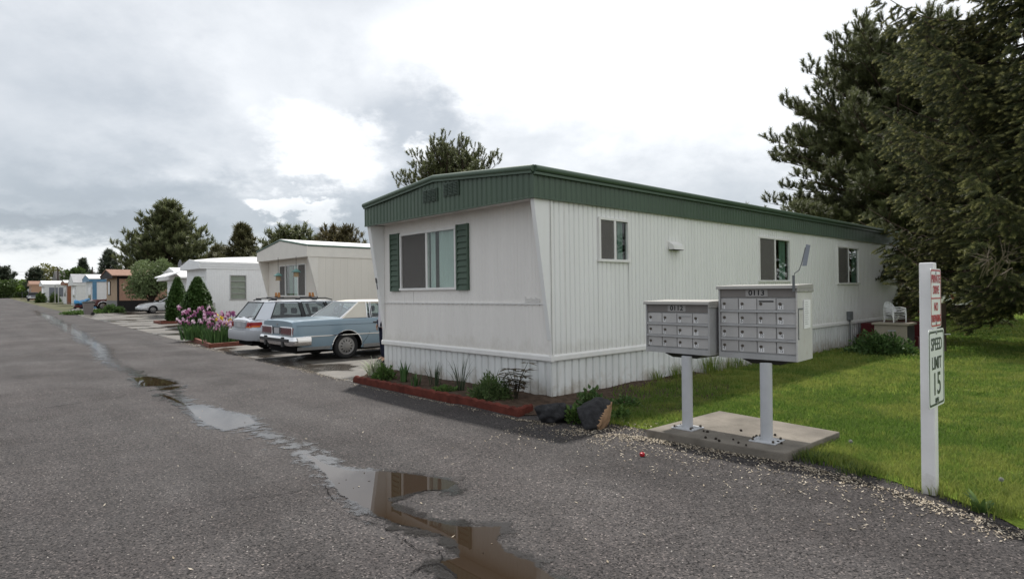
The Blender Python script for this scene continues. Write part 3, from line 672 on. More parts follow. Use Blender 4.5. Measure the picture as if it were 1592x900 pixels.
def small_house():
    c = at(261, 489.3, 46.5)
    W = 5.0; c = Vector((c.x, c.y, 0)) - U * W
    h = thing('small_house', 'small white lap sided house with low gable roof and awning, satellite dish on top', 'house', (c.x, c.y, gz(c.y)), ANG_V)
    w = MB(); Lh = 9
    for i in range(17): w.box(-.012 * (i % 2) - .02, Lh, -.01 * (i % 2), W, i * .165, i * .165 + .163)
    w.build('wall', M['white2'], h)
    r = MB(); r.prism([(-.6, 2.72), (W + .9, 2.62), (W + .9, 2.72), (W * .45, 3.55), (-.6, 2.82)], 'x', -.55, Lh)
    for i in range(3): r.box(-.58, -.55, .4 + i * .2, W - .3 - i * .3, 2.88 + i * .2, 2.9 + i * .2)
    r.build('roof', M['roof_white'], h)
    a = MB(); a.hexa([(-1.5, -.6, 2.75), (-.56, -.6, 3.1), (-.56, 2.2, 3.1), (-1.5, 2.2, 2.75)], [(-1.5, -.6, 2.83), (-.56, -.6, 3.18), (-.56, 2.2, 3.18), (-1.5, 2.2, 2.83)])
    a.build('awning', M['white2'], h)
    g = MB(); g.box(-.06, -.03, 3.0, 4.1, .95, 2.3); o = g.build('window', M['white_trim'], h); MB().box(-.068, -.06, 3.08, 4.02, 1.0, 2.25).build('pane', M['pane_dark'], o)
    return h
M['pane_dark'] = mat('dark_pane', (.05, .06, .065), .08, .6)
SH = small_house()
def brown_home():
    c = at(183, 484.6, 55.0)
    h = thing('mobile_home', 'salmon and tan house with reddish roof, dark skirting and black corner boards', 'house', (c.x, c.y, gz(c.y)), ANG_V)
    W, Lh = 5.2, 12
    s = MB(); ribbed(s, Lh, 1.0, 3.05, .4, .012, lambda a, o, z: (a, -o, z), groove=.1); s.build('side_wall', M['salmon'], h, fix=False)
    f = MB(); ribbed(f, W, 1.0, 3.05, .4, .012, lambda a, o, z: (-o, a, z), groove=.1); f.build('front_wall', M['tan'], h, fix=False)
    MB().box(0, Lh, W, W + .03, .9, 3.05).build('far_side_wall', M['tan'], h)
    MB().box(.02, Lh, .02, W, -.3, 1.0).build('skirting', M['dark_skirt'], h)
    MB().box(-.02, .01, .1, W, -.3, .99).build('front_skirting', M['grey_skirt'], h)
    t = MB(); t.box(-.03, .12, -.03, .1, -.2, 3.05); t.box(-.04, Lh, -.05, -.001, 2.98, 3.3); t.prism([(-.35, 3.02), (W + .35, 3.02), (W + .35, 3.2), (W / 2, 3.78), (-.35, 3.2)], 'x', -.45, -.4); t.build('dark_trim', M['dark_skirt'], h)
    MB().prism([(-.001, 3.0), (W, 3.0), (W / 2, 3.65)], 'x', -.02, .0).build('gable', M['tan'], h)
    MB().prism([(-.45, 3.2), (W / 2, 3.80), (W + .45, 3.2), (W + .45, 3.28), (W / 2, 3.90), (-.45, 3.28)], 'x', -.5, Lh + .3).build('roof', M['shingle_red'], h)
    g = MB(); g.box(-.05, -.0, 3.2, 4.3, 1.5, 2.8); o = g.build('window', M['dark_skirt'], h); MB().box(-.058, -.05, 3.3, 4.2, 1.55, 2.75).build('pane', M['pane_dark'], o)
    l_ = MB(); l_.box(2.45, 2.6, -.14, -.02, 2.5, 2.8); l_.build('wall_lamp', M['black'], h)
    return h
M['salmon'] = mat('salmon_siding', (.42, .25, .18), .7, .25, var=.06); M['tan'] = mat('tan_siding', (.40, .29, .19), .7, .25, var=.06)
M['dark_skirt'] = mat('dark_brown_paint', (.022, .02, .02), .7, .25); M['grey_skirt'] = mat('grey_skirt', (.2, .2, .19), .7, .25)
M['shingle_red'] = mat('reddish_shingles', (.26, .16, .12), .9, .15, var=.15, vscale=4); M['shingle_grey'] = mat('grey_shingles', (.36, .36, .37), .9, .15, var=.1)
BR = brown_home()
def simple_home(label, px, py_base, Y, W, Lh, ze, zr, wall, roof, trim, side_parts=(), front_parts=(), name='mobile_home', cat='mobile home', ov=.35):
    c = at(px, py_base, Y)
    h = thing(name, label, cat, (c.x, c.y, gz(c.y)), ANG_V)
    w = MB(); w.box(0, Lh, 0, W, -.3, ze); w.build('wall', wall, h)
    MB().prism([(-.1, ze), (W / 2, zr), (W + .1, ze), (W + .1, ze + .08), (W / 2, zr + .1), (-.1, ze + .08)], 'x', -ov, Lh + .1).build('roof', roof, h)
    f = MB(); f.box(-ov + .02, Lh, -.08, -.005, ze - .28, ze - .003); f.prism([(-.06, ze - .28), (W + .06, ze - .28), (W + .06, ze), (W / 2, zr), (-.06, ze)], 'x', -ov + .03, -ov + .08); f.build('fascia', trim, h)
    def panel(face, a0, a1, z0, z1, m, nm='window', gl=True):
        g = MB()
        if face == 's': g.box(a0, a1, -.05, -.002, z0, z1)
        else: g.box(-.05, -.002, a0, a1, z0, z1)
        o = g.build(nm, m, h)
        if gl:
            g = MB(); k = .07
            if face == 's': g.box(a0 + k, a1 - k, -.058, -.051, z0 + k, z1 - k)
            else: g.box(-.058, -.051, a0 + k, a1 - k, z0 + k, z1 - k)
            g.build('pane', M['pane_dark'], o)
    for p in side_parts: panel('s', *p)
    for p in front_parts: panel('f', *p)
    return h
M['blue_paint'] = mat('blue_trim', (.10, .23, .36), .5, .35, var=.1); M['far_white'] = mat('far_white_siding', (.72, .72, .71), .5, .35, var=.05, dirt=.1)
M['far_grey'] = mat('far_grey_siding', (.55, .55, .53), .5, .35, var=.05, dirt=.1); M['rust'] = mat('rust_brown_paint', (.27, .11, .06), .6, .3, var=.1)
M['grey_panel'] = mat('grey_window_panel', (.17, .18, .21), .35, .5); M['pinkwall'] = mat('pink_tan_siding', (.47, .29, .2), .7, .25)
simple_home('white home with blue fascia and blue corner post, next to the salmon house', 144.4, 480, 66, 4.6, 10, 3.15, 3.6, M['far_white'], M['roof_white'], M['blue_paint'],
  [(-.04, .35, -.2, 2.86, M['blue_paint'], 'corner_post', False), (2.6, 6.5, -.1, 2.5, M['far_grey'], 'door', False), (4.1, 5.1, 1.15, 2.35, M['white_trim'])], [(.8, 2.6, .6, 2.3, M['white_trim'])])
simple_home('grey white home with grey shingle hip roof, beyond the blue trimmed home', 119, 479, 78, 4.6, 9, 2.85, 4.0, M['far_white'], M['shingle_grey'], M['far_white'], [(1.2, 1.3, .2, 2.6, M['far_grey'], 'panel_joint', False)], [(1.0, 2.8, 1.0, 2.2, M['white_trim'])])
hb = simple_home('white home with rust brown corner trim and porch, in the distant row', 105.5, 477, 88, 4.6, 8, 3.0, 3.35, M['far_white'], M['roof_white'], M['rust'],
  [(-.03, .9, .0, 2.7, M['rust'], 'corner_trim', False), (.95, 1.5, .3, 2.4, M['far_grey'], 'door', False)], [(.4, .75, .0, 2.7, M['rust'], 'porch_post', False), (1.6, 3.4, 1.0, 2.3, M['white_trim'])])
simple_home('low white home with wide grey window panel, far along the street', 69.5, 469.8, 101, 4.6, 10, 2.95, 3.5, M['far_white'], M['roof_white'], M['far_white'],
  [(.6, 3.3, .95, 2.45, M['grey_panel'], 'window', False), (3.5, 4.3, 1.0, 2.45, M['white_trim'])], [(1.0, 3.4, .9, 2.3, M['white_trim'])])
simple_home('pinkish tan house half hidden at the end of the row', 49, 466, 128, 5, 9, 3.2, 3.9, M['pinkwall'], M['shingle_red'], M['pinkwall'], [(5.5, 7.5, 1.2, 2.4, M['white_trim'])], [(1.5, 3, 1, 2.2, M['white_trim'])], cat='house')
simple_home('dark gabled house behind the distant row, only its roof showing', 90, 462, 150, 8, 8, 4.6, 6.6, M['grey_skirt'], M['dark_skirt'], M['grey_skirt'], [(2, 3.5, 1.5, 3, M['white_trim'])], [(2, 4, 1.5, 3, M['white_trim'])], cat='house')
# carport between the distant homes
pc = at(91, 473, 92); cp = thing('carport', 'flat white carport on thin posts between distant homes', 'carport', (pc.x, pc.y, gz(pc.y)), ANG_V)
MB().box(-.2, 5, 0, 4.2, 2.75, 2.95).build('roof', M['roof_white'], cp)
for x_, y_ in ((0, .1), (0, 4), (4.7, .1), (4.7, 4)): MB().tube([(x_, y_, -.2), (x_, y_, 2.75)], .06, 6).build('post', M['far_grey'], cp)
MB().box(2.6, 2.66, .2, 4.0, -.1, 2.5).build('screen_wall', M['far_grey'], cp)
# satellite dish on the small house
pd = at(279.5, 413.5, 45.5); dn = thing('satellite_dish', 'round dark grey satellite dish on the roof of the small white house', 'satellite dish', tuple(pd), ANG_V + math.pi)
vs = [(.0, 0, 0)]; n = 20
d_ = MB(); d_.lathe([(.02, .10), (.2, .08), (.36, .03), (.46, -.02), (.47, -.03), (.36, .01), (.02, .07)], 20, axis='x'); do = d_.build('reflector', M['dish'] if 'dish' in M else mat('dish_grey', (.13, .132, .145), .6, .3), dn, smooth=True)
MB().tube([(-.05, 0, -.1), (-.3, 0, -.5), (-.3, 0, -.95)], .03, 8).build('mast', M['steel'], dn)
MB().tube([(.0, 0, -.45), (.45, 0, -.1)], .015, 6).build('feed_arm', M['steel'], dn)
# two lantern bird feeders hang in front of the beige home's window
M['teal'] = mat('teal_metal', (.10, .22, .20), .5, .4); M['feeder'] = mat('feeder_wood', (.34, .25, .15), .7, .2)
for px, py, Y, lab in ((432.5, 428, 23.3, 'teal roofed bird feeder hanging left of the beige home window'), (460.5, 422, 22.6, 'teal roofed bird feeder hanging before the beige home window centre')):
    p = at(px, py, Y); bf = thing('bird_feeder', lab, 'bird feeder', tuple(p), 0, 'bird feeders at the beige home')
    MB().lathe([(.01, .10), (.08, .06), (.17, -.02), (.16, -.03), (.02, .0)], 12).build('roof', M['teal'], bf, smooth=True)
    MB().lathe([(.09, -.03), (.09, -.18), (.12, -.185), (.12, -.2), (.01, -.2)], 10).build('seed_box', M['feeder'], bf)
    MB().tube([(0, 0, .1), (0, 0, 2.99 - p.z)], .008, 5).build('hanger', M['black'], bf)
# ---------------------------------------------------------------- mailbox clusters on their pad
def pad():
    P = [gp(1005, 667, .09), gp(1118, 638, .09), gp(1306, 671, .09), gp(1220, 704, .09)]
    m = MB(); m.hexa([(p.x, p.y, -.05) for p in P], [(p.x, p.y, .09) for p in P])
    o = m.build('concrete_pad', M['concrete'], bevel=.012)
    return tag(o, 'weathered concrete pad carrying the two grey mailbox units', 'concrete pad')
pad()
M['label_white'] = mat('number_label', (.72, .72, .72), .5, .3); M['lock'] = mat('lock_brass', (.10, .085, .07), .45, .5, .6)
M['ink'] = mat('number_ink', (.015, .015, .018), .6, .2)
def mailbox(label, corner, right, zb, W, D, Ht, rows, cols, numbers, header, parcel, post_xy, side_m, flags):
    """corner: front left bottom corner seen from the street; local x along the front, y towards the back"""
    ang = math.atan2(right.y, right.x)
    h = thing('mailbox_unit', label, 'mailbox', (post_xy[0], post_xy[1], .09), ang, 'mailbox units on the pad')
    inv = Matrix.Rotation(-ang, 3, 'Z'); c = inv @ (Vector(corner) - Vector((post_xy[0], post_xy[1], 0)))
    x0, y0 = c.x, c.y; z0 = zb - .09; x1, y1, z1 = x0 + W, y0 + D, z0 + Ht
    b = MB(); th = .018
    b.box(x0 + th, x1 - th, y0 + .03, y1 - .002, z0 + .01, z1 - .03)      # inner carcass
    b.box(x0, x0 + th, y0, y1, z0, z1 - .025); b.box(x0 + th, x1 - th, y0, y0 + .03, z0, z0 + .055); b.box(x0 + th, x1 - th, y0 + .03, y1, z0, z0 + .009)
    hb = .085; top = z1 - .03
    b.box(x0 + th, x1 - th, y1 - .002, y1, z0, z1 - .03)
    b.build('body', M['mail_grey'], h, bevel=.003)
    MB().box(x1 - th, x1, y0, y1, z0, z1 - .025).build('side_panel', side_m, h, bevel=.003)
    MB().box(x0 + th, x1 - th, y0 + .012, y0 + .029, top - hb, top).build('header_band', M['brown_band'], h)
    hd = MB(); hd.hexa([(x0 - .015, y0 - .035, z1 - .03), (x1 + .01, y0 - .035, z1 - .03), (x1 + .01, y1 + .015, z1 - .03), (x0 - .015, y1 + .015, z1 - .03)], [(x0 - .015, y0 - .02, z1 + .005), (x1 + .01, y0 - .02, z1 + .005), (x1 + .01, y1 + .015, z1 + .018), (x0 - .015, y1 + .015, z1 + .018)])
    hd.box(x1 + .001, x1 + .012, y0 - .03, y1 + .015, z1 - .065, z1 - .031)
    hd.build('hood', M['mail_hood'], h, bevel=.004)
    rv = MB()
    for k in range(4): rv.lathe([(.006, x1 + .011), (.006, x1 + .016), (.001, x1 + .017)], 8, c=(0, y0 + .03 + k * D / 3.4, z1 - .048), axis='x')
    rv.build('rivets', M['steel'], h)
    zlo, zhi = z0 + .055, top - hb; cw = (W - 2 * th) / cols; rh = (zhi - zlo) / rows
    sh = MB()
    for r in range(1, rows): z = zlo + r * rh; sh.box(x0 + th, x1 - th, y0 - .004, y0 + .03, z - .012, z + .012)
    sh.build('shelf_rails', M['mail_grey'], h, bevel=.003)
    face = y0 + .014
    for r in range(rows):
        for k in range(cols):
            xa = x0 + th + k * cw + .0035; xb = xa + cw - .007; za = zhi - (r + 1) * rh + .014; zb_ = zhi - r * rh - .014
            d = MB().box(xa, xb, face, face + .012, za, zb_).build('door', M['mail_door'], h, bevel=.003)
            lk = MB().lathe([(.0155, face - .006), (.0155, face), ], 12, c=(xa + .038, 0, za + (zb_ - za) * .53), axis='y')
            lk.lathe([(.004, face - .0075), (.004, face - .006)], 6, c=(xa + .038, 0, za + (zb_ - za) * .53), axis='y')
            lk.build('lock', M['lock'], d)
            n = numbers[r][k]
            if n:
                wd = .023 * len(n) + .005; MB().box(xa + .018, xa + .018 + wd, face - .002, face - .0002, za + .008, za + .054).build('number_label', M['label_white'], d)
                text_mesh('number', n, .052, M['ink'], d, face_matrix((xa + .018 + wd / 2, face - .0028, za + .031), (1, 0, 0), (0, 0, 1)), .0005, sx=.72)
            if (r, k) == parcel:
                MB().box(xa + .02, xb - .02, face - .006, face - .001, zb_ - .035, zb_ - .022).build('mail_slot', M['black'] if flags else M['mail_grey'], d)
    text_mesh('unit_number', header, .075, M['ink'], h, face_matrix((x0 + W * .5, y0 + .0085, top - hb * .5), (1, 0, 0), (0, 0, 1)), .0012, sx=1.12, bold=.0012)
    MB().box(x0 + W * .36, x0 + W * .64, y0 + .009, y0 + .0118, top - hb + .006, top - .008).build('number_strip', M['strip'], h)
    p = MB(); p.lathe([(.058, .012), (.058, z0 - .02)], 20); p.build('post', M['post_grey'], h, smooth=True)
    MB().box(-.13, .13, -.13, .13, 0, .012).build('base_plate', M['post_grey'], h, bevel=.003)
    bo = MB()
    for sx in (-1, 1):
        for sy in (-1, 1): bo.lathe([(.013, .012), (.013, .03), (.006, .034)], 6, c=(sx * .10, sy * .10, 0))
    bo.build('anchor_bolts', M['lock'], h)
    MB().hexa([(x0 + W * .42, y0 + .03, z0 - .045), (x0 + W * .78, y0 + .03, z0 - .045), (x0 + W * .9, y1 - .1, z0 - .03), (x0 + W * .3, y1 - .1, z0 - .03)], [(x0 + W * .32, y0 - .005, z0 - .003), (x0 + W * .9, y0 - .005, z0 - .003), (x0 + W * .95, y1 - .03, z0 - .003), (x0 + W * .25, y1 - .03, z0 - .003)]).build('mounting_plate', M['black'], h)
    if flags:
        o = MB().hexa([(x1 + .002, y0 + .17, z0 + .32), (x1 + .006, y0 + .17, z0 + .32), (x1 + .006, y0 + .36, z0 + .325), (x1 + .002, y0 + .36, z0 + .325)], [(x1 + .002, y0 + .16, z0 + .61), (x1 + .012, y0 + .16, z0 + .61), (x1 + .012, y0 + .35, z0 + .61), (x1 + .002, y0 + .35, z0 + .61)])
        o.build('paper_notice', M['paper'], h)
        q = MB()
        for k in range(11): q.box(x1 + .0125, x1 + .0131, y0 + .18, y0 + .27 + .012 * (k % 3), z0 + .585 - k * .022, z0 + .588 - k * .022)
        q.box(x1 + .001, x1 + .006, y0 + .01, y0 + .05, z0 + .22, z0 + .225); q.box(x1 + .001, x1 + .007, y0 + .015, y0 + .022, z0 + .22, z0 + .52); q.box(x1 + .001, x1 + .007, y0 + .015, y0 + .15, z0 + .515, z0 + .53)
        q.build('latch_bar', M['steel_dark'], h)
        # bent wire flag holder clipped to the corner of the hood
        fx, fy = x1 - .02, y0 - .038
        w = MB(); w.box(fx - .012, fx + .012, fy - .006, fy, z1 - .06, z1 + .10)
        w.tube([(fx, fy, z1 + .06), (fx + .01, fy, z1 + .12), (fx + .045, fy + .02, z1 + .15), (fx + .065, fy + .03, z1 + .21), (fx + .10, fy + .04, z1 + .37)], .0055, 6)
        w.build('wire_hook', M['steel_dark'], h)
        MB().hexa([(fx + .07, fy + .03, z1 + .19), (fx + .075, fy + .034, z1 + .19), (fx + .105, fy + .055, z1 + .19), (fx + .10, fy + .051, z1 + .19)], [(fx + .105, fy + .04, z1 + .40), (fx + .11, fy + .044, z1 + .40), (fx + .14, fy + .06, z1 + .39), (fx + .135, fy + .056, z1 + .39)]).build('metal_flag', M['flag'], h)
    return h
M['strip'] = mat('number_strip', (.33, .32, .31), .5, .3); M['flag'] = mat('flag_aluminium', (.24, .26, .30), .6, .3, .2)
def mb_place(pl, pr, zb): return gp(*pl, zb), gp(*pr, zb)
a, b = mb_place((1117.8, 554.5), (1240.7, 563), .885)
mailbox('larger mailbox unit marked 0113 with a paper notice on its side', a, (b - a).normalized(), .885, (b - a).length, .44, .755, 4, 4,
        (('1', '5', '', '12'), ('2', '6', '9', '13'), ('3', '7', '10', '14'), ('4', '8', '11', '15')), '0113', (0, 2), (gp(1192, 685, .09).x, gp(1192, 685, .09).y), M['mail_side'], True)
a, b = mb_place((1004.4, 545.5), (1103.3, 553.3), .90)
mailbox('smaller three row mailbox unit marked 0112', a, (b - a).normalized(), .90, (b - a).length, .42, .575, 3, 4,
        (('1', '4', '7', '10'), ('2', '5', '8', '11'), ('3', '6', '9', '12')), '0112', (0, 2), (gp(1069, 665, .09).x, gp(1069, 665, .09).y), M['mail_grey'], False)

# ---------------------------------------------------------------- sign post
def sign_post():
    p = gp(1443, 768); n = Vector((.675, -.738, 0)).normalized(); rt = Vector((-n.y, n.x, 0))       # rt: to the right for a reader
    ang = math.atan2(rt.y, rt.x)
    h = thing('sign_post', 'white square wooden post with speed limit and private drive signs', 'sign post', (p.x + .03, p.y + .02, 0), ang)
    k = .048; MB().box(-k, k, -k, k, -.1, 1.80).build('post', M['white_paint'], h, bevel=.008)
    # local: x = rt, y = -n (behind the sign); the signs hang on the y = -k face
    def plate(name, zc, w, hgt, col, thick, inset, tilt=0):
        def rr(w_, h_, r, z):
            pts = []
            for cx, cz, a0 in ((w_ / 2 - r, h_ / 2 - r, 0), (-w_ / 2 + r, h_ / 2 - r, 90), (-w_ / 2 + r, -h_ / 2 + r, 180), (w_ / 2 - r, -h_ / 2 + r, 270)):
                for q in range(5): t = R(a0 + q * 22.5); pts.append((cx + r * math.cos(t), z + cz + r * math.sin(t)))
            return pts
        o = MB().prism(rr(w, hgt, .03, zc), 'y', -k - .004, -k - .001).build(name, M['sign_white'], h)
        outer, inner = rr(w - inset * 2, hgt - inset * 2, .026, zc), rr(w - inset * 2 - thick * 2, hgt - inset * 2 - thick * 2, .02, zc)
        nn = len(outer); vs = [(x, -k - .005, z) for x, z in outer] + [(x, -k - .005, z) for x, z in inner]
        MB().add(vs, [(i, (i + 1) % nn, nn + (i + 1) % nn, nn + i) for i in range(nn)]).build('border', col, o)
        return o
    def words(o, items, col):
        for s_, z, size, sx in items: text_mesh('lettering', s_, size, col, o, face_matrix((0, -k - .0055, z), (1, 0, 0), (0, 0, 1)), .0006, sx=sx, bold=.0018)
    o = plate('private_drive_sign', 1.525, .30, .455, M['sign_red'], .012, .008)
    words(o, (('PRIVATE', 1.67, .088, .74), ('DRIVE', 1.585, .088, .74), ('NO', 1.455, .088, .8), ('TRESPASSING', 1.365, .075, .58)), M['sign_red'])
    MB().box(-.135, .135, -k - .006, -k - .004, 1.518, 1.528).build('divider', M['sign_red'], o)
    o = plate('speed_limit_sign', .985, .445, .60, M['sign_black'], .016, .014)
    words(o, (('SPEED', 1.165, .135, .85), ('LIMIT', 1.02, .135, .85), ('15', .855, .245, .98), ('MPH', .735, .05, 1.0)), M['sign_black'])
    for z in (1.72, 1.33, 1.255, .715): MB().lathe([(.012, -k - .009), (.012, -k - .004)], 8, c=(0, 0, z), axis='y').build('bolt', M['steel'], h)
    return h
sign_post()

# ---------------------------------------------------------------- bed edging, rocks, wooden frames
def edging():
    path = [gp(549, 594), gp(640, 612), gp(730, 631), gp(806, 648.5), gp(829, 641)]
    path = [Vector((p.x, p.y, 0)) for p in path]; pts = []
    for a, b in zip(path, path[1:]):
        n = max(2, int((b - a).length / .04)); pts += [a.lerp(b, i / n) for i in range(n)]
    pts.append(path[-1]); vs = []; fs = []
    for i, p in enumerate(pts):
        d = (pts[min(i + 1, len(pts) - 1)] - pts[max(i - 1, 0)]).normalized(); o = Vector((-d.y, d.x, 0))
        ht = .105 + .018 * abs(math.sin(i * .04 / .17 * math.pi)) - .012 * (i % 15 == 0) + .004 * math.sin(i * .8); wob = .008 * math.sin(i * .11)
        for a_, z in ((0, -.03), (0, ht - .02), (.02, ht), (.045, ht), (.06, ht - .02), (.06, -.03)): q = p + o * (a_ + wob); vs.append((q.x, q.y, z))
    for i in range(len(pts) - 1): fs += [(i * 6 + k, i * 6 + k + 1, i * 6 + k + 7, i * 6 + k + 6) for k in range(5)]
    fs += [tuple(range(6)), tuple(range((len(pts) - 1) * 6, len(pts) * 6))]
    o = MB().add(vs, fs).build('garden_edging', M['terracotta'], smooth=True)
    tag(o, 'red scalloped concrete edging along the bed before the near home', 'garden edging')
    A = [gp(549, 592), gp(640, 610), gp(730, 629), gp(806, 646), gp(829, 640)]
    poly = [(p.x, p.y) for p in A] + [tuple(st(-.6, -.5)[:2]), tuple(st(-1.5, -.2)[:2]), tuple(st(-1.9, .3)[:2]), tuple(st(-1.5, 2.5)[:2]), tuple(st(-.6, 4.0)[:2]), tuple(st(.1, 4)[:2]), tuple(st(.1, .1)[:2]), tuple(st(4.9, .1)[:2])]
    bm = bmesh.new(); f = bm.faces.new([bm.verts.new((x, y, .05)) for x, y in poly])
    bmesh.ops.triangulate(bm, faces=bm.faces[:]); bmesh.ops.subdivide_edges(bm, edges=bm.edges[:], cuts=5, use_grid_fill=True)
    for v in bm.verts:
        s_, t_ = to_st(v.co); inside = min(1, max(0, (s_ + .35) / .5)); v.co.z = .02 + .035 * inside + .025 * math.sin(v.co.x * 9 + 2) * math.sin(v.co.y * 8) * (0.3 + inside)
        if s_ < -.35: v.co.z = .018 + .012 * math.sin(v.co.x * 9) * math.sin(v.co.y * 7)
    bmesh.ops.recalc_face_normals(bm, faces=bm.faces[:])
    for f in bm.faces:
        if f.normal.z < 0: f.normal_flip()
    me = bpy.data.meshes.new('soil_bed'); bm.to_mesh(me); bm.free(); me.materials.append(M['soil'])
    tag(link(bpy.data.objects.new('soil_bed', me)), kind='structure')
edging()
def rock(label, p, size, seed, tan=None, rz=0):
    bm = bmesh.new(); bmesh.ops.create_icosphere(bm, subdivisions=4, radius=1)
    rr = random.Random(seed); ph = [(rr.uniform(0, 6), Vector((rr.gauss(0, 1), rr.gauss(0, 1), rr.gauss(0, 1)))) for _ in range(14)]
    cuts = [(Vector((rr.gauss(0, 1), rr.gauss(0, 1), rr.gauss(0, .8))).normalized(), rr.uniform(.62, .85)) for _ in range(9)]
    if tan: cuts.append((Vector(tan).normalized(), .54))
    for v in bm.verts:
        c = v.co.copy(); k = 1 + sum(.035 * math.sin(c.dot(d) * (1.5 + .6 * i) + a) for i, (a, d) in enumerate(ph)); c *= k
        for nrm, lim in cuts:
            q = c.dot(nrm)
            if q > lim: c -= nrm * (q - lim) * .9
        c += Vector((rr.uniform(-.012, .012), rr.uniform(-.012, .012), rr.uniform(-.012, .012)))
        v.co = Vector((c.x * size[0], c.y * size[1], c.z * size[2]))
    tn = Vector(tan).normalized() if tan else None
    bm.normal_update(); me = bpy.data.meshes.new('rock')
    for f in bm.faces:
        c = f.calc_center_median(); cc = Vector((c.x / size[0], c.y / size[1], c.z / size[2]))
        f.material_index = 1 if tan and cc.dot(tn) > .49 else 0; f.smooth = True
    bm.to_mesh(me); bm.free(); me.materials.append(M['lava']); me.materials.append(M['lava_tan'])
    o = link(bpy.data.objects.new('rock', me)); o.location = (p.x, p.y, size[2] * .62); o.rotation_euler = (0, 0, rz)
    return tag(o, label, 'rock')
rock('all black lava rock at the end of the red edging', gp(859, 655), (.27, .19, .17), 3, None, .2)
rock('black lava rock with a broken tan face', gp(925, 664), (.27, .22, .20), 8, (.80, -.45, -.12), .0)
def frame(name, label, cat, pts, hgt, th, m, cap=0):
    h = thing(name, label, cat, (0, 0, 0))
    pts = [Vector((p[0], p[1], gz(p[1]))) for p in pts]; n = len(pts)
    for i in range(n):
        a, b = pts[i], pts[(i + 1) % n]; d = (b - a).normalized(); o = Vector((-d.y, d.x, 0)) * th
        up = Vector((0, 0, hgt)); dn_ = Vector((0, 0, -.05)); e = d * th * .5
        m_ = MB().hexa([a + dn_ + e, b + dn_ - e, b + o + dn_ - e, a + o + dn_ + e], [a + up + e, b + up - e, b + o + up - e, a + o + up + e])
        if i == cap: pass
        m_.build('board', m, h, bevel=.006)
    return h
IB = [gp(284, 524), gp(325, 541.5), gp(402, 535), gp(352, 519)]
frame('raised_bed_frame', 'low reddish brown timber frame round the iris bed', 'bed frame', IB, .13, .09, M['redwood'])
sheet('soil', [(p.x, p.y) for p in IB], .07, M['soil'], follow=False)
p = g2(272, 502)
frame('shrub_bed_frame', 'small red brick border at the foot of the left cone shrub', 'bed frame', [p + U * .9 - V * .9, p - U * .9 - V * .9, p - U * .9 + V * .8, p + U * .9 + V * .8], .14, .1, M['redwood'])
sheet('shrub_soil', [tuple((p + U * a_ + V * b_)[:2]) for a_, b_ in ((.8, -.8), (-.8, -.8), (-.8, .7), (.8, .7))], .07, M['soil'], follow=False)

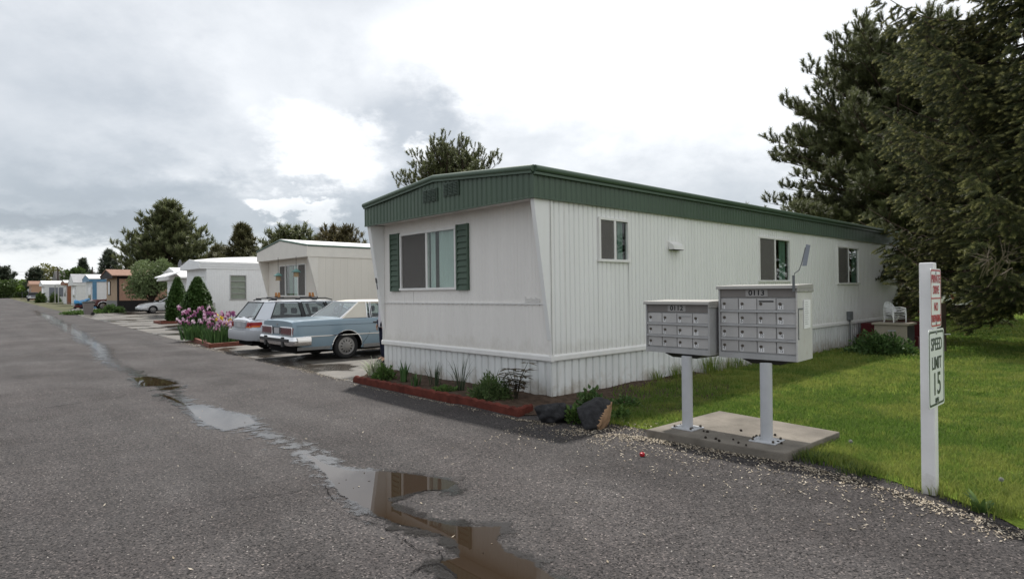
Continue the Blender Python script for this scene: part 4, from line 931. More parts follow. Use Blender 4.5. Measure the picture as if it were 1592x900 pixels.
# ---------------------------------------------------------------- yard things at the far end of the near home
M['ac_tan'] = mat('air_conditioner_tan', (.33, .29, .23), .55, .35, var=.05, dirt=.2); M['plastic'] = mat('white_plastic', (.74, .74, .73), .4, .4, var=.03)
def yard():
    p = gp(1358, 548); ang = ANG_V
    c = st(-1.6, 11.4)
    h = thing('air_conditioner', 'tan metal air conditioner cabinet beside the home, stacked chairs on top', 'air conditioner', (c.x, c.y, 0), ang)
    # local x along the home wall, y towards it
    L, D, H = .66, .75, .66
    MB().box(0, L, 0, D, .06, H).build('cabinet', M['ac_tan'], h, bevel=.012)
    MB().box(-.05, L + .05, -.05, D + .05, H, H + .055).build('lid', M['ac_tan'], h, bevel=.01)
    g = MB()
    g.box(.04, L - .03, -.006, .0, .10, H - .02)
    for i in range(12): g.box(.04, L - .03, -.018, -.006, .12 + i * .043, .14 + i * .043)
    g.build('grille', M['ac_dark'], h)
    MB().box(-.008, .0, .25, .43, .50, .53).build('badge', M['steel'], h)
    MB().box(-.08, L + .08, -.08, D + .08, -.02, .06).build('slab', M['concrete'], h)
    # plastic chairs, upside in a stack
    def chair(z, first):
        ch = thing('plastic_chair', 'white plastic garden chair in the stack on the air conditioner', 'chair', tuple(Matrix.Rotation(ang, 3, 'Z') @ Vector((.33, .36, 0)) + c + Vector((0, 0, H + .06 + z))), ang + R(-125), 'white chairs stacked on the air conditioner')
        s = MB(); n = 9; vs = []
        for i in range(n):
            for j in range(n):
                a, b = i / (n - 1) * 2 - 1, j / (n - 1) * 2 - 1; vs.append((a * .21, b * .22, .12 + .02 * a * a + .015 * b * b))
        s.add(vs, [(i * n + j, i * n + j + 1, (i + 1) * n + j + 1, (i + 1) * n + j) for i in range(n - 1) for j in range(n - 1)])
        o = s.build('seat', M['plastic'], ch, smooth=True); so_ = o.modifiers.new('thick', 'SOLIDIFY'); so_.thickness = .012
        b = MB(); rim = [(-.20 - .16 * math.sin(t) * .9, -.23 * math.cos(t), .13 + .36 * math.sin(t)) for t in [math.pi * i / 12 for i in range(13)]]
        b.tube(rim, .018, 6)
        for k in (-.15, -.09, -.03, .03, .09, .15): zt = math.sqrt(max(0, 1 - (k / .23) ** 2)); b.tube([(-.2, k, .13), (-.27, k, .13 + .16 * zt), (-.20 - .145 * zt, k, .13 + .35 * zt)], .011, 5)
        b.build('backrest', M['plastic'], ch, smooth=True)
        for sy in (-1, 1):
            m_ = MB(); m_.tube([(-.25, sy * .23, .30), (-.05, sy * .25, .30), (.2, sy * .25, .27), (.23, sy * .24, .12), (.24, sy * .24, .0)], .018, 6); m_.build('armrest', M['plastic'], ch, smooth=True)
            MB().tube([(-.2, sy * .2, .13), (-.26, sy * .22, .0)], .018, 6).build('leg', M['plastic'], ch)
        return ch
    c0 = chair(0, True); c0.scale = (.74, .74, .74)
    for i in range(1, 5): dup(c0, loc=tuple(Vector(c0.location) + Vector((0, 0, .042 * i)) + V * .006 * i))
    for o in list(scene.objects):
        if o.name.startswith('plastic_chair'): o['group'] = 'white chairs stacked on the air conditioner'
    # dark red timber step box behind
    q = st(-.75, 12.75); r = thing('wooden_steps', 'dark red wooden porch steps and railing behind the air conditioner', 'steps', (q.x, q.y, 0), ang)
    MB().box(0, 2.2, -.85, .65, 0, .62).build('deck', M['dark_red'], r, bevel=.01)
    MB().box(-.35, -.01, -.85, .65, 0, .32).build('step', M['dark_red'], r, bevel=.01)
    for i in range(9): MB().box(.02 + i * .25, .08 + i * .25, -.85, -.80, .62, .95).build('baluster', M['dark_red'], r)
    MB().box(-.02, 2.2, -.88, -.77, .95, 1.0).build('handrail', M['dark_red'], r)
M['ac_dark'] = mat('grille_black', (.02, .018, .018), .6, .3); M['dark_red'] = mat('dark_red_paint', (.095, .012, .014), .6, .3, var=.2)
yard()
p = gp(1466.5, 548); wp = thing('wooden_post', 'brown weathered wooden post with a short pale arm on the lawn', 'post', (p.x, p.y, 0))
MB().box(-.05, .05, -.05, .05, -.1, 1.22).build('post', M['bark'], wp, bevel=.006); MB().tube([(0, -.05, .46), (.14, -.06, .46)], .014, 6).build('arm', M['white_trim'], wp)
# far side of the lawn: peaked sign with a red emblem, and a low slatted fence
p = at(1486, 462, 40); sg = thing('roadside_sign', 'small white peaked sign with a red round emblem beyond the lawn', 'sign', (p.x, p.y, 0), -.35)
MB().prism([(-.95, p.z - .5), (.95, p.z - .5), (.95, p.z), (.05, p.z + .62), (-.3, p.z + .35), (-.95, p.z + .1)], 'y', -.03, .03).build('panel', M['white_trim'], sg)
o = MB().lathe([(.2, -.05), (.2, -.032)], 20, c=(-.1, 0, p.z + .05), axis='y').build('emblem', M['sign_red'], sg); MB().box(-.2, .0, -.056, -.05, p.z + .02, p.z + .07).build('bar', M['sign_white'], o)
for x_ in (-.8, .8): MB().box(x_ - .05, x_ + .05, -.02, .02, -.1, p.z - .5).build('leg', M['white_trim'], sg)
p = gp(1553, 487.5); q = at(1592, 486, p.y + .5); sf = thing('slatted_fence', 'low white slatted fence at the far edge of the lawn', 'fence', (p.x, p.y, 0), -.02)
for i in range(4): MB().box(0, 3.6, -.02, .02, .06 + i * .13, .15 + i * .13).build('rail', M['white_trim'], sf)
for x_ in (.05, 1.2, 2.4, 3.5): MB().box(x_ - .05, x_ + .05, .021, .08, -.1, .62).build('post', M['white_trim'], sf)

# ---------------------------------------------------------------- wheelie bin, poles, fences far away
M['bin_grey'] = mat('bin_grey', (.20, .18, .17), .55, .35, var=.06); M['bin_lid'] = mat('bin_lid', (.03, .04, .038), .5, .35)
p = g2(137, 490); wb = thing('wheelie_bin', 'grey wheeled rubbish bin with dark lid at the roadside', 'bin', tuple(p), ANG_V + math.pi)
b = MB(); b.hexa([(-.27, -.24, .06), (.24, -.24, .06), (.24, .24, .06), (-.27, .24, .06)], [(-.36, -.34, .98), (.34, -.34, .98), (.34, .34, .98), (-.36, .34, .98)]); b.build('body', M['bin_grey'], wb, bevel=.03)
MB().hexa([(-.44, -.38, .985), (.40, -.38, .985), (.40, .38, .985), (-.44, .38, .985)], [(-.36, -.33, 1.09), (.38, -.33, 1.07), (.38, .33, 1.07), (-.36, .33, 1.09)]).build('lid', M['bin_lid'], wb, bevel=.02)
for sy in (-.29, .29): MB().lathe([(.12, sy - .03), (.12, sy + .03)], 16, c=(-.28, 0, .12), axis='y').build('wheel', M['rubber'], wb)
MB().tube([(-.44, -.28, .95), (-.47, 0, .95), (-.44, .28, .95)], .018, 6).build('handle', M['bin_lid'], wb)
def pole(label, px, py_top, Y, arm):
    t = at(px, py_top, Y); g = gz(Y); h = thing('utility_pole', label, 'utility pole', (t.x, t.y, g), .3, 'distant utility poles')
    MB().tube([(0, 0, -.3), (0, 0, t.z - g)], [.16, .11], 8).build('pole', M['bark'], h)
    if arm: MB().box(-1.4, 1.4, -.07, .07, t.z - g - .9, t.z - g - .75).build('crossarm', M['bark'], h)
    return h
pole('tallest distant utility pole, above the white row of homes', 90, 416, 120, False)
pole('short distant utility pole with crossarm, right of the gabled roof', 98, 427, 165, True)
pole('thin distant utility pole beside the small dark spruce', 143.5, 415, 125, False)
def wires():
    w = MB(); a = at(90, 417, 120)
    for k in range(2):
        pts = [at(-40 + i * 40, 422 + k * 5 + (0 if i % 2 else 1.2), 200 - i * 12) for i in range(8)]; w.tube(pts, .02, 4)
    o = w.build('power_line', M['black']); tag(o, 'thin power lines crossing the sky over the far homes', 'power line')
wires()
M['chain'] = mat('chain_link_grey', (.16, .17, .17), .6, .3, .2, var=.2); M['hedge_dark'] = mat('slatted_dark', (.035, .04, .03), .8, .2, var=.2)
def far_fence(label, pxa, pxb, Y, hgt, m, dark):
    a, b = at(pxa, 460, Y), at(pxb, 460, Y); g = gz(Y); L = b.x - a.x
    h = thing('fence', label, 'fence', (a.x, a.y, g))
    n = int(L / 2.6) + 1
    for i in range(n + 1): MB().box(i * L / n - .05, i * L / n + .05, -.05, .05, -.2, hgt + .05).build('post', M['chain'], h)
    pnl = MB()
    if dark:
        for i in range(int(L / .16)): pnl.box(i * .16, i * .16 + .14, .051, .07, .05, hgt)
    else:
        for i in range(int(L / .35)): pnl.tube([(i * .35, 0, .05), (i * .35 + hgt, 0, hgt)], .012, 3); pnl.tube([(i * .35 + hgt, .02, .05), (i * .35, .02, hgt)], .012, 3)
        pnl.tube([(0, 0, hgt), (L, 0, hgt)], .03, 5)
    pnl.build('panel', m, h)
far_fence('dark slatted gate and fence closing the street end', -30, 19.5, 165, 1.55, M['hedge_dark'], True)
far_fence('grey chain link fence at the end of the street', 20, 49, 166, 1.45, M['chain'], False)
p = at(44.5, 451, 150); ss = thing('round_sign', 'small round pale traffic sign seen from behind at street end', 'sign', (p.x, p.y, gz(150)))
MB().tube([(0, 0, -.2), (0, 0, p.z - gz(150) - .2)], .04, 6).build('post', M['steel'], ss); MB().lathe([(.36, -.02), (.36, .02)], 8, c=(0, 0, p.z - gz(150)), axis='y').build('plate', M['steel'], ss)
# ---------------------------------------------------------------- vehicles: x forward from the rear bumper, y to the left, z up
def interp(tab, x):
    if x <= tab[0][0]: return tab[0][1]
    for (a, p), (b, q) in zip(tab, tab[1:]):
        if x <= b: t = (x - a) / (b - a); return p + (q - p) * t
    return tab[-1][1]
class Car:
    def __init__(s, root, P): s.h = root; s.P = P
    def ys(s, x, z):                         # half width of the body side
        P = s.P; f = (z - P['sill']) / (interp(P['top'], x) - P['sill']); return interp(P['plan'], x) * interp(P['sec'], max(0, min(1, f)))
    def body(s, paint, dark, lower=None, zlow=0):
        P = s.P; L = P['L']; R_ = P['ar']; xs = set(round(L * i / 44, 4) for i in range(45)) | set(p[0] for p in P['top']) | set(p[0] for p in P['plan'])
        for xc in P['wx']:
            for i in range(17): xs.add(round(xc + R_ * math.cos(math.pi * i / 16) * .9999, 4))
            xs |= {xc - R_ - .002, xc + R_ + .002}
        xs = sorted(x for x in xs if 0 <= x <= L); rows = (0, .1, .22, .36, .5, .64, .78, .88, .95, 1); tops = ((.93, .012), (.72, .03), (.4, .042), (0, .046))
        vs = []; fs = []; mi = []; n = len(rows) + len(tops)
        full = 2 * n - 1
        for x in xs:
            zb = interp(P['bot'], x)
            for xc in P['wx']:
                if abs(x - xc) < R_: zb = max(zb, P['wr'] + math.sqrt(R_ * R_ - (x - xc) ** 2))
            zt = interp(P['top'], x); half = []
            for f in rows: z = zb + (zt - zb) * f; half.append((s.ys(x, z), z))
            w = half[-1][0]
            for k, dz in tops: half.append((w * k, zt + dz * P.get('crown', 1)))
            vs += [(x, -y, z) for y, z in half] + [(x, y, z) for y, z in half[::-1][1:]]
        nr = len(rows)
        for i in range(len(xs) - 1):
            xm = (xs[i] + xs[i + 1]) / 2
            for j in range(full - 1):
                fs.append((i * full + j, (i + 1) * full + j, (i + 1) * full + j + 1, i * full + j + 1))
                topf = nr - 1 <= j < full - nr
                mi.append(1 if topf and P['gx'][0] + .03 < xm < P['gx'][1] - .05 else 0)
        fs += [tuple(range(full))[::-1], tuple(range((len(xs) - 1) * full, len(xs) * full))]; mi += [0, 0]
        m = MB(); m.v = vs; m.f = fs; m.m = mi
        o = m.build('body', [paint, M['under']], s.h, smooth=True, angle=32)
        u = MB(); W = min(p[1] for p in P['plan'][1:-1]) - .1; u.box(.12, L - .12, -W + .05, W - .05, P['sill'] - .06, P['sill'] + .32)
        for xc in P['wx']: u.box(xc - R_, xc + R_, -W - .02 + .0, -W + .2 - .28, P['wr'], P['wr'] + R_ + .02) if False else None
        u.build('underbody', M['under'], s.h)
        return o
    def wheels(s, style, cap_m):
        P = s.P; r = P['wr']; tw = .2
        for xc in P['wx']:
            for sd in (-1, 1):
                yo = sd * (interp(P['plan'], xc) - P.get('inset', .05)); c = (xc, 0, r)
                t = MB(); y0, y1 = yo - sd * tw, yo
                t.lathe([(r * .62, y0), (r * .9, y0), (r * .985, y0 + sd * .03), (r, y0 + sd * .06), (r, y1 - sd * .05), (r * .985, y1 - sd * .025), (r * .92, y1 - sd * .004), (r * .80, y1), (r * .69, y1 - sd * .006), (r * .66, y1 - sd * .02)], 32, c, 'y')
                w = t.build('wheel', M['rubber'], s.h, smooth=True)
                c_ = MB(); q = yo - sd * .012
                c_.lathe([(r * .67, q - sd * .03), (r * .675, q), (r * .60, q + sd * .004), (r * .56, q - sd * .008), (r * .42, q + sd * .004), (r * .22, q + sd * .012), (r * .2, q + sd * .02), (r * .05, q + sd * .022)], 32, c, 'y')
                rim = c_.build('rim', cap_m, w, smooth=True)
                d = MB(); nn, ra, rb, hw = style
                for i in range(nn):
                    a = 2 * math.pi * i / nn
                    for_ = [(math.cos(a) * k * r - math.sin(a) * e * r, math.sin(a) * k * r + math.cos(a) * e * r) for k, e in ((ra, -hw * .8), (rb, -hw), (rb, hw), (ra, hw * .8))]
                    d.prism([(xc + p[0], r + p[1]) for p in for_], 'y', q - sd * .004, q + sd * .0075)
                d.build('rim_slots', M['black'], rim)
    def strip(s, x0, x1, z, hgt, out, m, name='trim_strip', sides=(-1, 1), z1=None):
        for sd in sides:
            vs = []; n = 14
            for i in range(n + 1):
                x = x0 + (x1 - x0) * i / n; zz = z + ((z1 if z1 is not None else z) - z) * i / n
                for dz, o in ((-hgt / 2, -.004), (-hgt / 2, out), (hgt / 2, out), (hgt / 2, -.004)): vs.append((x, sd * (s.ys(x, zz + dz) + o), zz + dz))
            MB().add(vs, [(i * 4 + k, i * 4 + k + 1, i * 4 + k + 5, i * 4 + k + 4) for i in range(n) for k in range(3)] + [(0, 1, 2, 3), (n * 4, n * 4 + 1, n * 4 + 2, n * 4 + 3)]).build(name, m, s.h)
    def seam(s, pts, m, r=.006, name='panel_seam', sides=(-1, 1)):
        for sd in sides: MB().tube([(x, sd * (s.ys(x, z) + .001), z) for x, z in pts], r, 4).build(name, m, s.h)
    def arches(s, m, r=.014):
        P = s.P
        for xc in P['wx']:
            for sd in (-1, 1):
                pts = []
                for i in range(21):
                    a = math.pi * i / 20; x = xc + (P['ar'] + .008) * math.cos(a); z = P['wr'] + (P['ar'] + .008) * math.sin(a); pts.append((x, sd * (s.ys(x, z) + .006), z))
                MB().tube(pts, r, 5).build('arch_trim', m, s.h)
    def cabin(s, roof_m, pillars, glass_m, frame_m, rear_m=None, rear_glass=True):
        P = s.P; xb0, xb1 = P['gx']; xr0, xr1 = P['rx']; zb, zr = P['gz']; wb, wr = P['gw']
        pt = lambda x, hh, sd: (x, sd * (wb + (wr - wb) * hh), zb + (zr - zb) * hh)
        # roof with a gentle crown
        n, k = 14, 9; vs = []
        for i in range(n + 1):
            for j in range(k):
                e = j / (k - 1) * 2 - 1; fx = i / n; x = xr0 + (xr1 - xr0) * fx + (0 if 0 < i < n else 0)
                z = zr + .012 + .045 * (1 - e ** 4) * (1 - (2 * fx - 1) ** 6 * .85) ; vs.append((x, e * (wr + .012), z))
        fs = [(i * k + j, i * k + j + 1, (i + 1) * k + j + 1, (i + 1) * k + j) for i in range(n) for j in range(k - 1)]
        m = MB(); m.add(vs, fs); base = [(x, y, zr - .035) for x, y in ((xr0 - .01, -wr), (xr1 + .01, -wr), (xr1 + .01, wr), (xr0 - .01, wr))]
        ring = [i * k for i in range(n + 1)] + [n * k + j for j in range(1, k)] + [i * k + k - 1 for i in range(n - 1, -1, -1)] + [j for j in range(k - 2, 0, -1)]
        o_ = len(m.v); m.v += [(m.v[i][0], m.v[i][1] * .985, zr - .035) for i in ring]; q = len(ring)
        m.f += [(ring[i], ring[(i + 1) % q], o_ + (i + 1) % q, o_ + i) for i in range(q)] + [tuple(o_ + i for i in range(q))]; m.m += [0] * (q + 1)
        m.build('roof', roof_m, s.h, smooth=True, angle=50)
        for sd in (-1, 1):
            last = None
            for (a, b, c, d, pm) in pillars:
                A, B, Cc, D = pt(a, -.05, sd), pt(b, -.05, sd), pt(d, 1, sd), pt(c, 1, sd); inn = lambda p: (p[0], p[1] - sd * .05, p[2])
                MB().hexa([A, B, inn(B), inn(A)], [D, Cc, inn(Cc), inn(D)]).build('pillar', pm, s.h, bevel=.008)
            for (p, q_) in zip(pillars, pillars[1:]):
                A, B, Cc, D = pt(p[1], 0, sd), pt(q_[0], 0, sd), pt(q_[2], 1, sd), pt(p[3], 1, sd); inn = lambda v_: (v_[0], v_[1] - sd * .02, v_[2]); in2 = lambda v_: (v_[0], v_[1] - sd * .024, v_[2])
                MB().hexa([inn(A), inn(B), in2(B), in2(A)], [inn(D), inn(Cc), in2(Cc), in2(D)]).build('window', glass_m, s.h)
                if frame_m:
                    loop = [A, B, Cc, D, A]; MB().tube([(v_[0], v_[1] + sd * .004, v_[2]) for v_ in loop], .014, 5).build('window_trim', frame_m, s.h)
        for nm, xa, xt in (('rear_window', xb0, xr0), ('windscreen', xb1, xr1)):
            d = .004 if xa < xt else -.004; y0, y1 = wb - .05, wr - .03
            c = [(xa, -y0, zb), (xa, y0, zb), (xt, y1, zr), (xt, -y1, zr)]
            MB().hexa([c[0], c[1], (c[1][0] + d, c[1][1], c[1][2]), (c[0][0] + d, c[0][1], c[0][2])], [c[3], c[2], (c[2][0] + d, c[2][1], c[2][2]), (c[3][0] + d, c[3][1], c[3][2])]).build(nm, glass_m, s.h)
            MB().tube(c + [c[0]], .02, 6).build('window_seal', frame_m or M['black'], s.h)
        # seats
        for x in P['seats']:
            for sd in (-1, 1):
                y = sd * wb * .45; t = MB(); t.box(x - .05, x + .5, y - .26, y + .26, zb - .5, zb - .35); t.hexa([(x - .12, y - .26, zb - .45), (x + .06, y - .26, zb - .45), (x + .06, y + .26, zb - .45), (x - .12, y + .26, zb - .45)], [(x - .24, y - .24, zb + .07), (x - .1, y - .24, zb + .07), (x - .1, y + .24, zb + .07), (x - .24, y + .24, zb + .07)])
                o = t.build('seat', M['seat'], s.h, bevel=.03)
                MB().box(x - .25, x - .14, y - .13, y + .13, zb + .11, zb + .27).build('headrest', M['seat'], o, bevel=.04)
    def bumper(s, front, z0, z1, m, out=.06, wrap=.5, name='bumper', rad=.12):
        P = s.P; L = P['L']; W = P['plan'][len(P['plan']) // 2][1] - .01; xe = L if front else 0; sg = 1 if front else -1
        path = []
        for y_, x_ in ((-W, -wrap), (-W, -rad)): path.append((xe + sg * (x_ + out * .4), y_ - .02, 0))
        for i in range(1, 5): a = math.pi / 2 * i / 5; path.append((xe + sg * (out - rad + rad * math.sin(a)), -W - .02 + rad - rad * math.cos(a), 0))
        path += [(xe + sg * out, -W + rad, 0), (xe + sg * out, 0, 0)]
        path += [(p[0], -p[1], 0) for p in path[::-1][1:]]
        hh = (z1 - z0) / 2; zm = (z0 + z1) / 2; prof = [(-.09, zm - hh), (.005, zm - hh), (.02, zm - hh * .7), (.024, zm), (.02, zm + hh * .7), (.0, zm + hh), (-.09, zm + hh)]
        if not front: prof = [(-a, b) for a, b in prof]
        prof = [(a * (1 if True else -1), b) for a, b in prof]
        return MB().sweep(path, [(a if front else a, b) for a, b in prof]).build(name, m, s.h, smooth=True, angle=50)
def paint(name, col, metal=.0, rough=.35): return mat(name, col, rough, .5, metal, var=.03, vscale=1.5, coat=.6)
M['paint_blue'] = paint('blue_paint', (.19, .27, .33)); M['vinyl'] = mat('cream_vinyl_roof', (.60, .57, .50), .55, .35, var=.03)
M['paint_silver'] = paint('silver_paint', (.58, .61, .66), .2, .3); M['bumper_grey'] = mat('grey_plastic_bumper', (.34, .35, .37), .45, .4); M['paint_white_silver'] = paint('pale_silver_paint', (.55, .56, .57), .2)
M['paint_maroon'] = paint('maroon_paint', (.10, .03, .032)); M['red_lens'] = mat('red_lens', (.28, .012, .012), .25, .3); M['dull_red_lens'] = mat('dull_red_lens', (.14, .03, .04), .25, .5)
M['amber'] = mat('amber_lens', (.60, .13, .01), .25, .3); M['lamp_clear'] = mat('clear_lamp', (.6, .6, .58), .1, .6); M['plate'] = mat('number_plate', (.42, .42, .44), .4, .4); M['cover_grey'] = mat('wheel_cover', (.27, .265, .26), .35, .5, .6)
M['dark_trim'] = mat('dark_trim', (.02, .02, .022), .45, .4); M['seam_blue'] = mat('blue_seam', (.05, .08, .1), .6, .2); M['seam_silver'] = mat('silver_seam', (.16, .165, .175), .6, .2)

def blue_sedan():
    o_ = st(8.43, -.72); h = thing('parked_car', 'light blue boxy sedan with cream vinyl roof, parked beside the near home', 'car', (o_.x, o_.y, .004), ANG_V)
    c = Car(h, dict(L=5.4, sill=.26, wr=.315, ar=.385, wx=(1.33, 4.22), bot=[(0, .40), (.5, .30), (.9, .26), (4.6, .26), (5.4, .36)],
        top=[(0, .925), (.06, .945), (.25, .96), (1.3, .985), (3.6, .99), (5.2, .94), (5.4, .88)], plan=[(0, .90), (.05, .935), (.2, .955), (1.0, .98), (2.7, .985), (4.2, .98), (5.2, .95), (5.4, .90)],
        sec=[(0, .945), (.18, .985), (.5, 1.0), (.72, .995), (.86, .975), (.95, .955), (1, .93)], gx=(1.22, 3.72), rx=(1.78, 3.1), gz=(.985, 1.375), gw=(.865, .70), seats=(1.95, 2.95), crown=.8))
    c.body(M['paint_blue'], M['under']); c.wheels((12, .36, .5, .045), M['cover_grey']); c.arches(M['chrome'], .012)
    c.cabin(M['vinyl'], [(1.22, 1.92, 1.78, 1.98, M['vinyl']), (2.02, 2.06, 2.06, 2.10, M['dark_trim']), (2.72, 2.82, 2.50, 2.60, M['vinyl']), (3.62, 3.72, 3.0, 3.1, M['vinyl'])], M['cglass'], M['chrome'])
    c.bumper(False, .395, .60, M['chrome'], .07, .42); c.bumper(True, .40, .60, M['chrome'], .07, .7)
    b = MB()
    for sd in (-1, 1): b.box(-.115, -.06, sd * .52 - .055, sd * .52 + .055, .36, .59)
    b.box(-.116, -.09, -.86, .86, .48, .555); b.build('bumper_guards', M['dark_trim'], h, bevel=.01)
    # tail lamps and plate across the flat tail
    for sd in (-1, 1):
        y0, y1 = (.27, .90) if sd > 0 else (-.90, -.27)
        l_ = MB(); l_.box(-.028, .03, y0, y1, .645, .80); o = l_.build('tail_lamp', M['dull_red_lens'], h, bevel=.012)
        g = MB()
        for i in range(5): g.box(-.031, -.027, y0 + .02, y1 - .02, .662 + i * .03, .667 + i * .03)
        g.build('lamp_ribs', M['dark_trim'], o)
        f = MB(); f.tube([(-.03, y0 - .012, .632), (-.03, y1 + .012, .632), (-.03, y1 + .012, .815), (-.03, y0 - .012, .815), (-.03, y0 - .012, .632)], .011, 5); f.build('lamp_surround', M['chrome'], o)
    MB().box(-.02, .0, -.25, .25, .65, .80).build('plate_recess', M['dark_trim'], h); MB().box(-.026, -.021, -.155, .155, .655, .79).build('number_plate', M['plate'], h)
    c.strip(.02, 5.2, .60, .02, .014, M['chrome'], z1=.6); c.strip(.1, .9, .315, .075, .01, M['steel'], name='rocker_trim'); c.strip(1.78, 3.8, .30, .09, .01, M['steel'], name='rocker_trim')
    c.strip(.08, 1.25, .845, .008, .004, M['seam_blue'], name='crease'); c.strip(1.25, 4.9, .845, .008, .004, M['seam_blue'], name='crease')
    c.seam([(1.93, .96), (1.93, .62), (1.86, .5), (1.76, .38)], M['seam_blue']); c.seam([(2.82, .96), (2.82, .30)], M['seam_blue']); c.seam([(3.75, .95), (3.78, .30)], M['seam_blue'])
    for sd in (-1, 1):
        for x in (2.04, 2.92): MB().box(x, x + .15, sd * (c.ys(x, .87) + .012) - .012, sd * (c.ys(x, .87) + .012) + .012, .855, .89).build('door_handle', M['dark_trim'], h, bevel=.006)
        MB().tube([(3.35, sd * .92, 1.0), (3.36, sd * 1.02, 1.03)], .03, 6).build('mirror', M['paint_blue'], h)
    MB().tube([(.06, -.82, .948), (.06, .82, .948)], .009, 5).build('boot_lid_trim', M['chrome'], h)
    s_ = MB(); s_.tube([(.06, -.80, .958), (1.16, -.80, .993)], .006, 4); s_.tube([(.06, .80, .958), (1.16, .80, .993)], .006, 4); s_.build('boot_lid_seam', M['seam_blue'], h)
    MB().box(-.012, .02, -.03, .03, .85, .90).build('emblem', M['chrome'], h); MB().box(1.5, 1.62, -.885 + .06, -.80, 1.02, 1.045).build('roof_badge', M['steel'], h)
    MB().box(5.36, 5.42, -.8, .8, .62, .84).build('grille', M['chrome'], h)
    for sd in (-1, 1): MB().box(5.34, 5.42, sd * .62 - .2, sd * .62 + .2, .66, .84).build('headlight', M['lamp_clear'], h)
blue_sedan()
def wagon():
    o_ = st(11.20, -.64); h = thing('parked_car', 'silver estate car with roof rack and red rear lamps, next to the irises', 'car', (o_.x, o_.y, .004), ANG_V)
    c = Car(h, dict(L=4.55, sill=.26, wr=.30, ar=.36, wx=(.95, 3.58), bot=[(0, .36), (.4, .31), (.7, .26), (4.0, .26), (4.55, .33)],
        top=[(0, .86), (.06, .90), (.12, .93), (.5, .95), (3.3, .93), (4.2, .80), (4.45, .70), (4.55, .6)], plan=[(0, .70), (.05, .76), (.15, .81), (.45, .845), (2.2, .85), (3.6, .84), (4.2, .77), (4.45, .66), (4.55, .55)],
        sec=[(0, .93), (.15, .98), (.4, 1.0), (.7, .995), (.9, .965), (1, .93)], gx=(.10, 3.3), rx=(.42, 2.5), gz=(.93, 1.37), gw=(.79, .62), seats=(1.55, 2.5)))
    c.body(M['paint_silver'], M['under']); c.wheels((5, .28, .58, .1), M['cover_grey'])
    c.cabin(M['paint_silver'], [(.10, .52, .42, .74, M['paint_silver']), (1.42, 1.52, 1.36, 1.46, M['dark_trim']), (2.32, 2.40, 2.1, 2.18, M['dark_trim']), (3.18, 3.3, 2.38, 2.5, M['paint_silver'])], M['cglass_dark2'], M['dark_trim'])
    c.bumper(False, .36, .63, M['bumper_grey'], .09, .75, rad=.2); c.bumper(True, .33, .6, M['bumper_grey'], .06, .6, rad=.25)
    for sd in (-1, 1):
        c.strip(.03, .24, .78, .13, .014, M['red_lens'], name='tail_lamp_side', sides=(sd,))
        c.strip(.03, .22, .735, .04, .018, M['amber'], name='indicator_side', sides=(sd,))
        l_ = MB(); l_.hexa([(-.06, sd * .55, .71), (.02, sd * .72, .70), (.30, sd * .83, .71), (.3, sd * .70, .71)], [(-.035, sd * .56, .845), (.01, sd * .72, .845), (.28, sd * .825, .855), (.28, sd * .7, .855)])
        o = l_.build('tail_lamp', M['red_lens'], h, bevel=.02)
        MB().hexa([(-.064, sd * .555, .707), (.012, sd * .724, .697), (.20, sd * .80, .70), (.2, sd * .7, .70)], [(-.060, sd * .555, .728), (.014, sd * .724, .728), (.20, sd * .80, .728), (.2, sd * .7, .728)]).build('indicator', M['amber'], o)
    MB().box(-.045, .0, -.43, .43, .68, .86).build('plate_panel', M['bumper_grey'], h, bevel=.015); MB().box(-.052, -.046, -.155, .155, .70, .83).build('number_plate', M['plate'], h); MB().box(-.06, -.045, -.35, .35, .865, .885).build('tailgate_grip', M['chrome2'], h, bevel=.005)
    w_ = MB(); w_.tube([(.10, -.05, .96), (.085, -.3, .965), (.085, -.55, .99)], .012, 5); w_.tube([(.085, .05, .95), (.085, .35, .96)], .012, 5); w_.build('rear_wiper', M['black'], h)
    c.seam([(1.50, .90), (1.50, .55), (1.36, .34)], M['seam_silver']); c.seam([(2.42, .90), (2.42, .3)], M['seam_silver']); c.strip(.4, 4.1, .60, .05, .012, M['paint_silver'], name='rub_strip')
    for sd in (-1, 1):
        r_ = MB(); r_.tube([(.55, sd * .56, 1.42), (.7, sd * .57, 1.475), (2.2, sd * .57, 1.475), (2.42, sd * .56, 1.42)], .018, 6); o = r_.build('roof_rail', M['dark_trim'], h)
        for x in (.68, 1.85):
            MB().box(x - .05, x + .09, sd * .57 - .035, sd * .57 + .035, 1.42, 1.49).build('rail_foot', M['dark_trim'], o, bevel=.01)
        for x in (1.52, 2.5): MB().box(x, x + .14, sd * (c.ys(x, .8)) - .015, sd * c.ys(x, .8) + .015, .79, .825).build('door_handle', M['paint_silver'], h, bevel=.006)
        MB().hexa([(2.95, sd * .80, .96), (3.05, sd * .80, .96), (3.05, sd * .96, .97), (2.95, sd * .96, .97)], [(2.96, sd * .8, 1.07), (3.04, sd * .8, 1.07), (3.04, sd * .97, 1.08), (2.96, sd * .97, 1.08)]).build('mirror', M['paint_silver'], h, bevel=.02)
    for x in (.95, 1.95):
        b = MB(); b.tube([(x, -.60, 1.50), (x, .60, 1.50)], .016, 6); o = b.build('roof_bar', M['dark_trim'], h)
        for y in (-.28, -.12): MB().box(x - .05, x + .05, y - .02, y + .02, 1.515, 1.53).build('clamp_base', M['dark_trim'], o)
        for y in (-.3, -.1): MB().hexa([(x - .04, y - .012, 1.50), (x + .04, y - .012, 1.50), (x + .04, y + .012, 1.50), (x - .04, y + .012, 1.50)], [(x - .025, y + .015, 1.64), (x + .025, y + .015, 1.64), (x + .025, y + .035, 1.64), (x - .025, y + .035, 1.64)]).build('rack_peg', M['peg'], o)
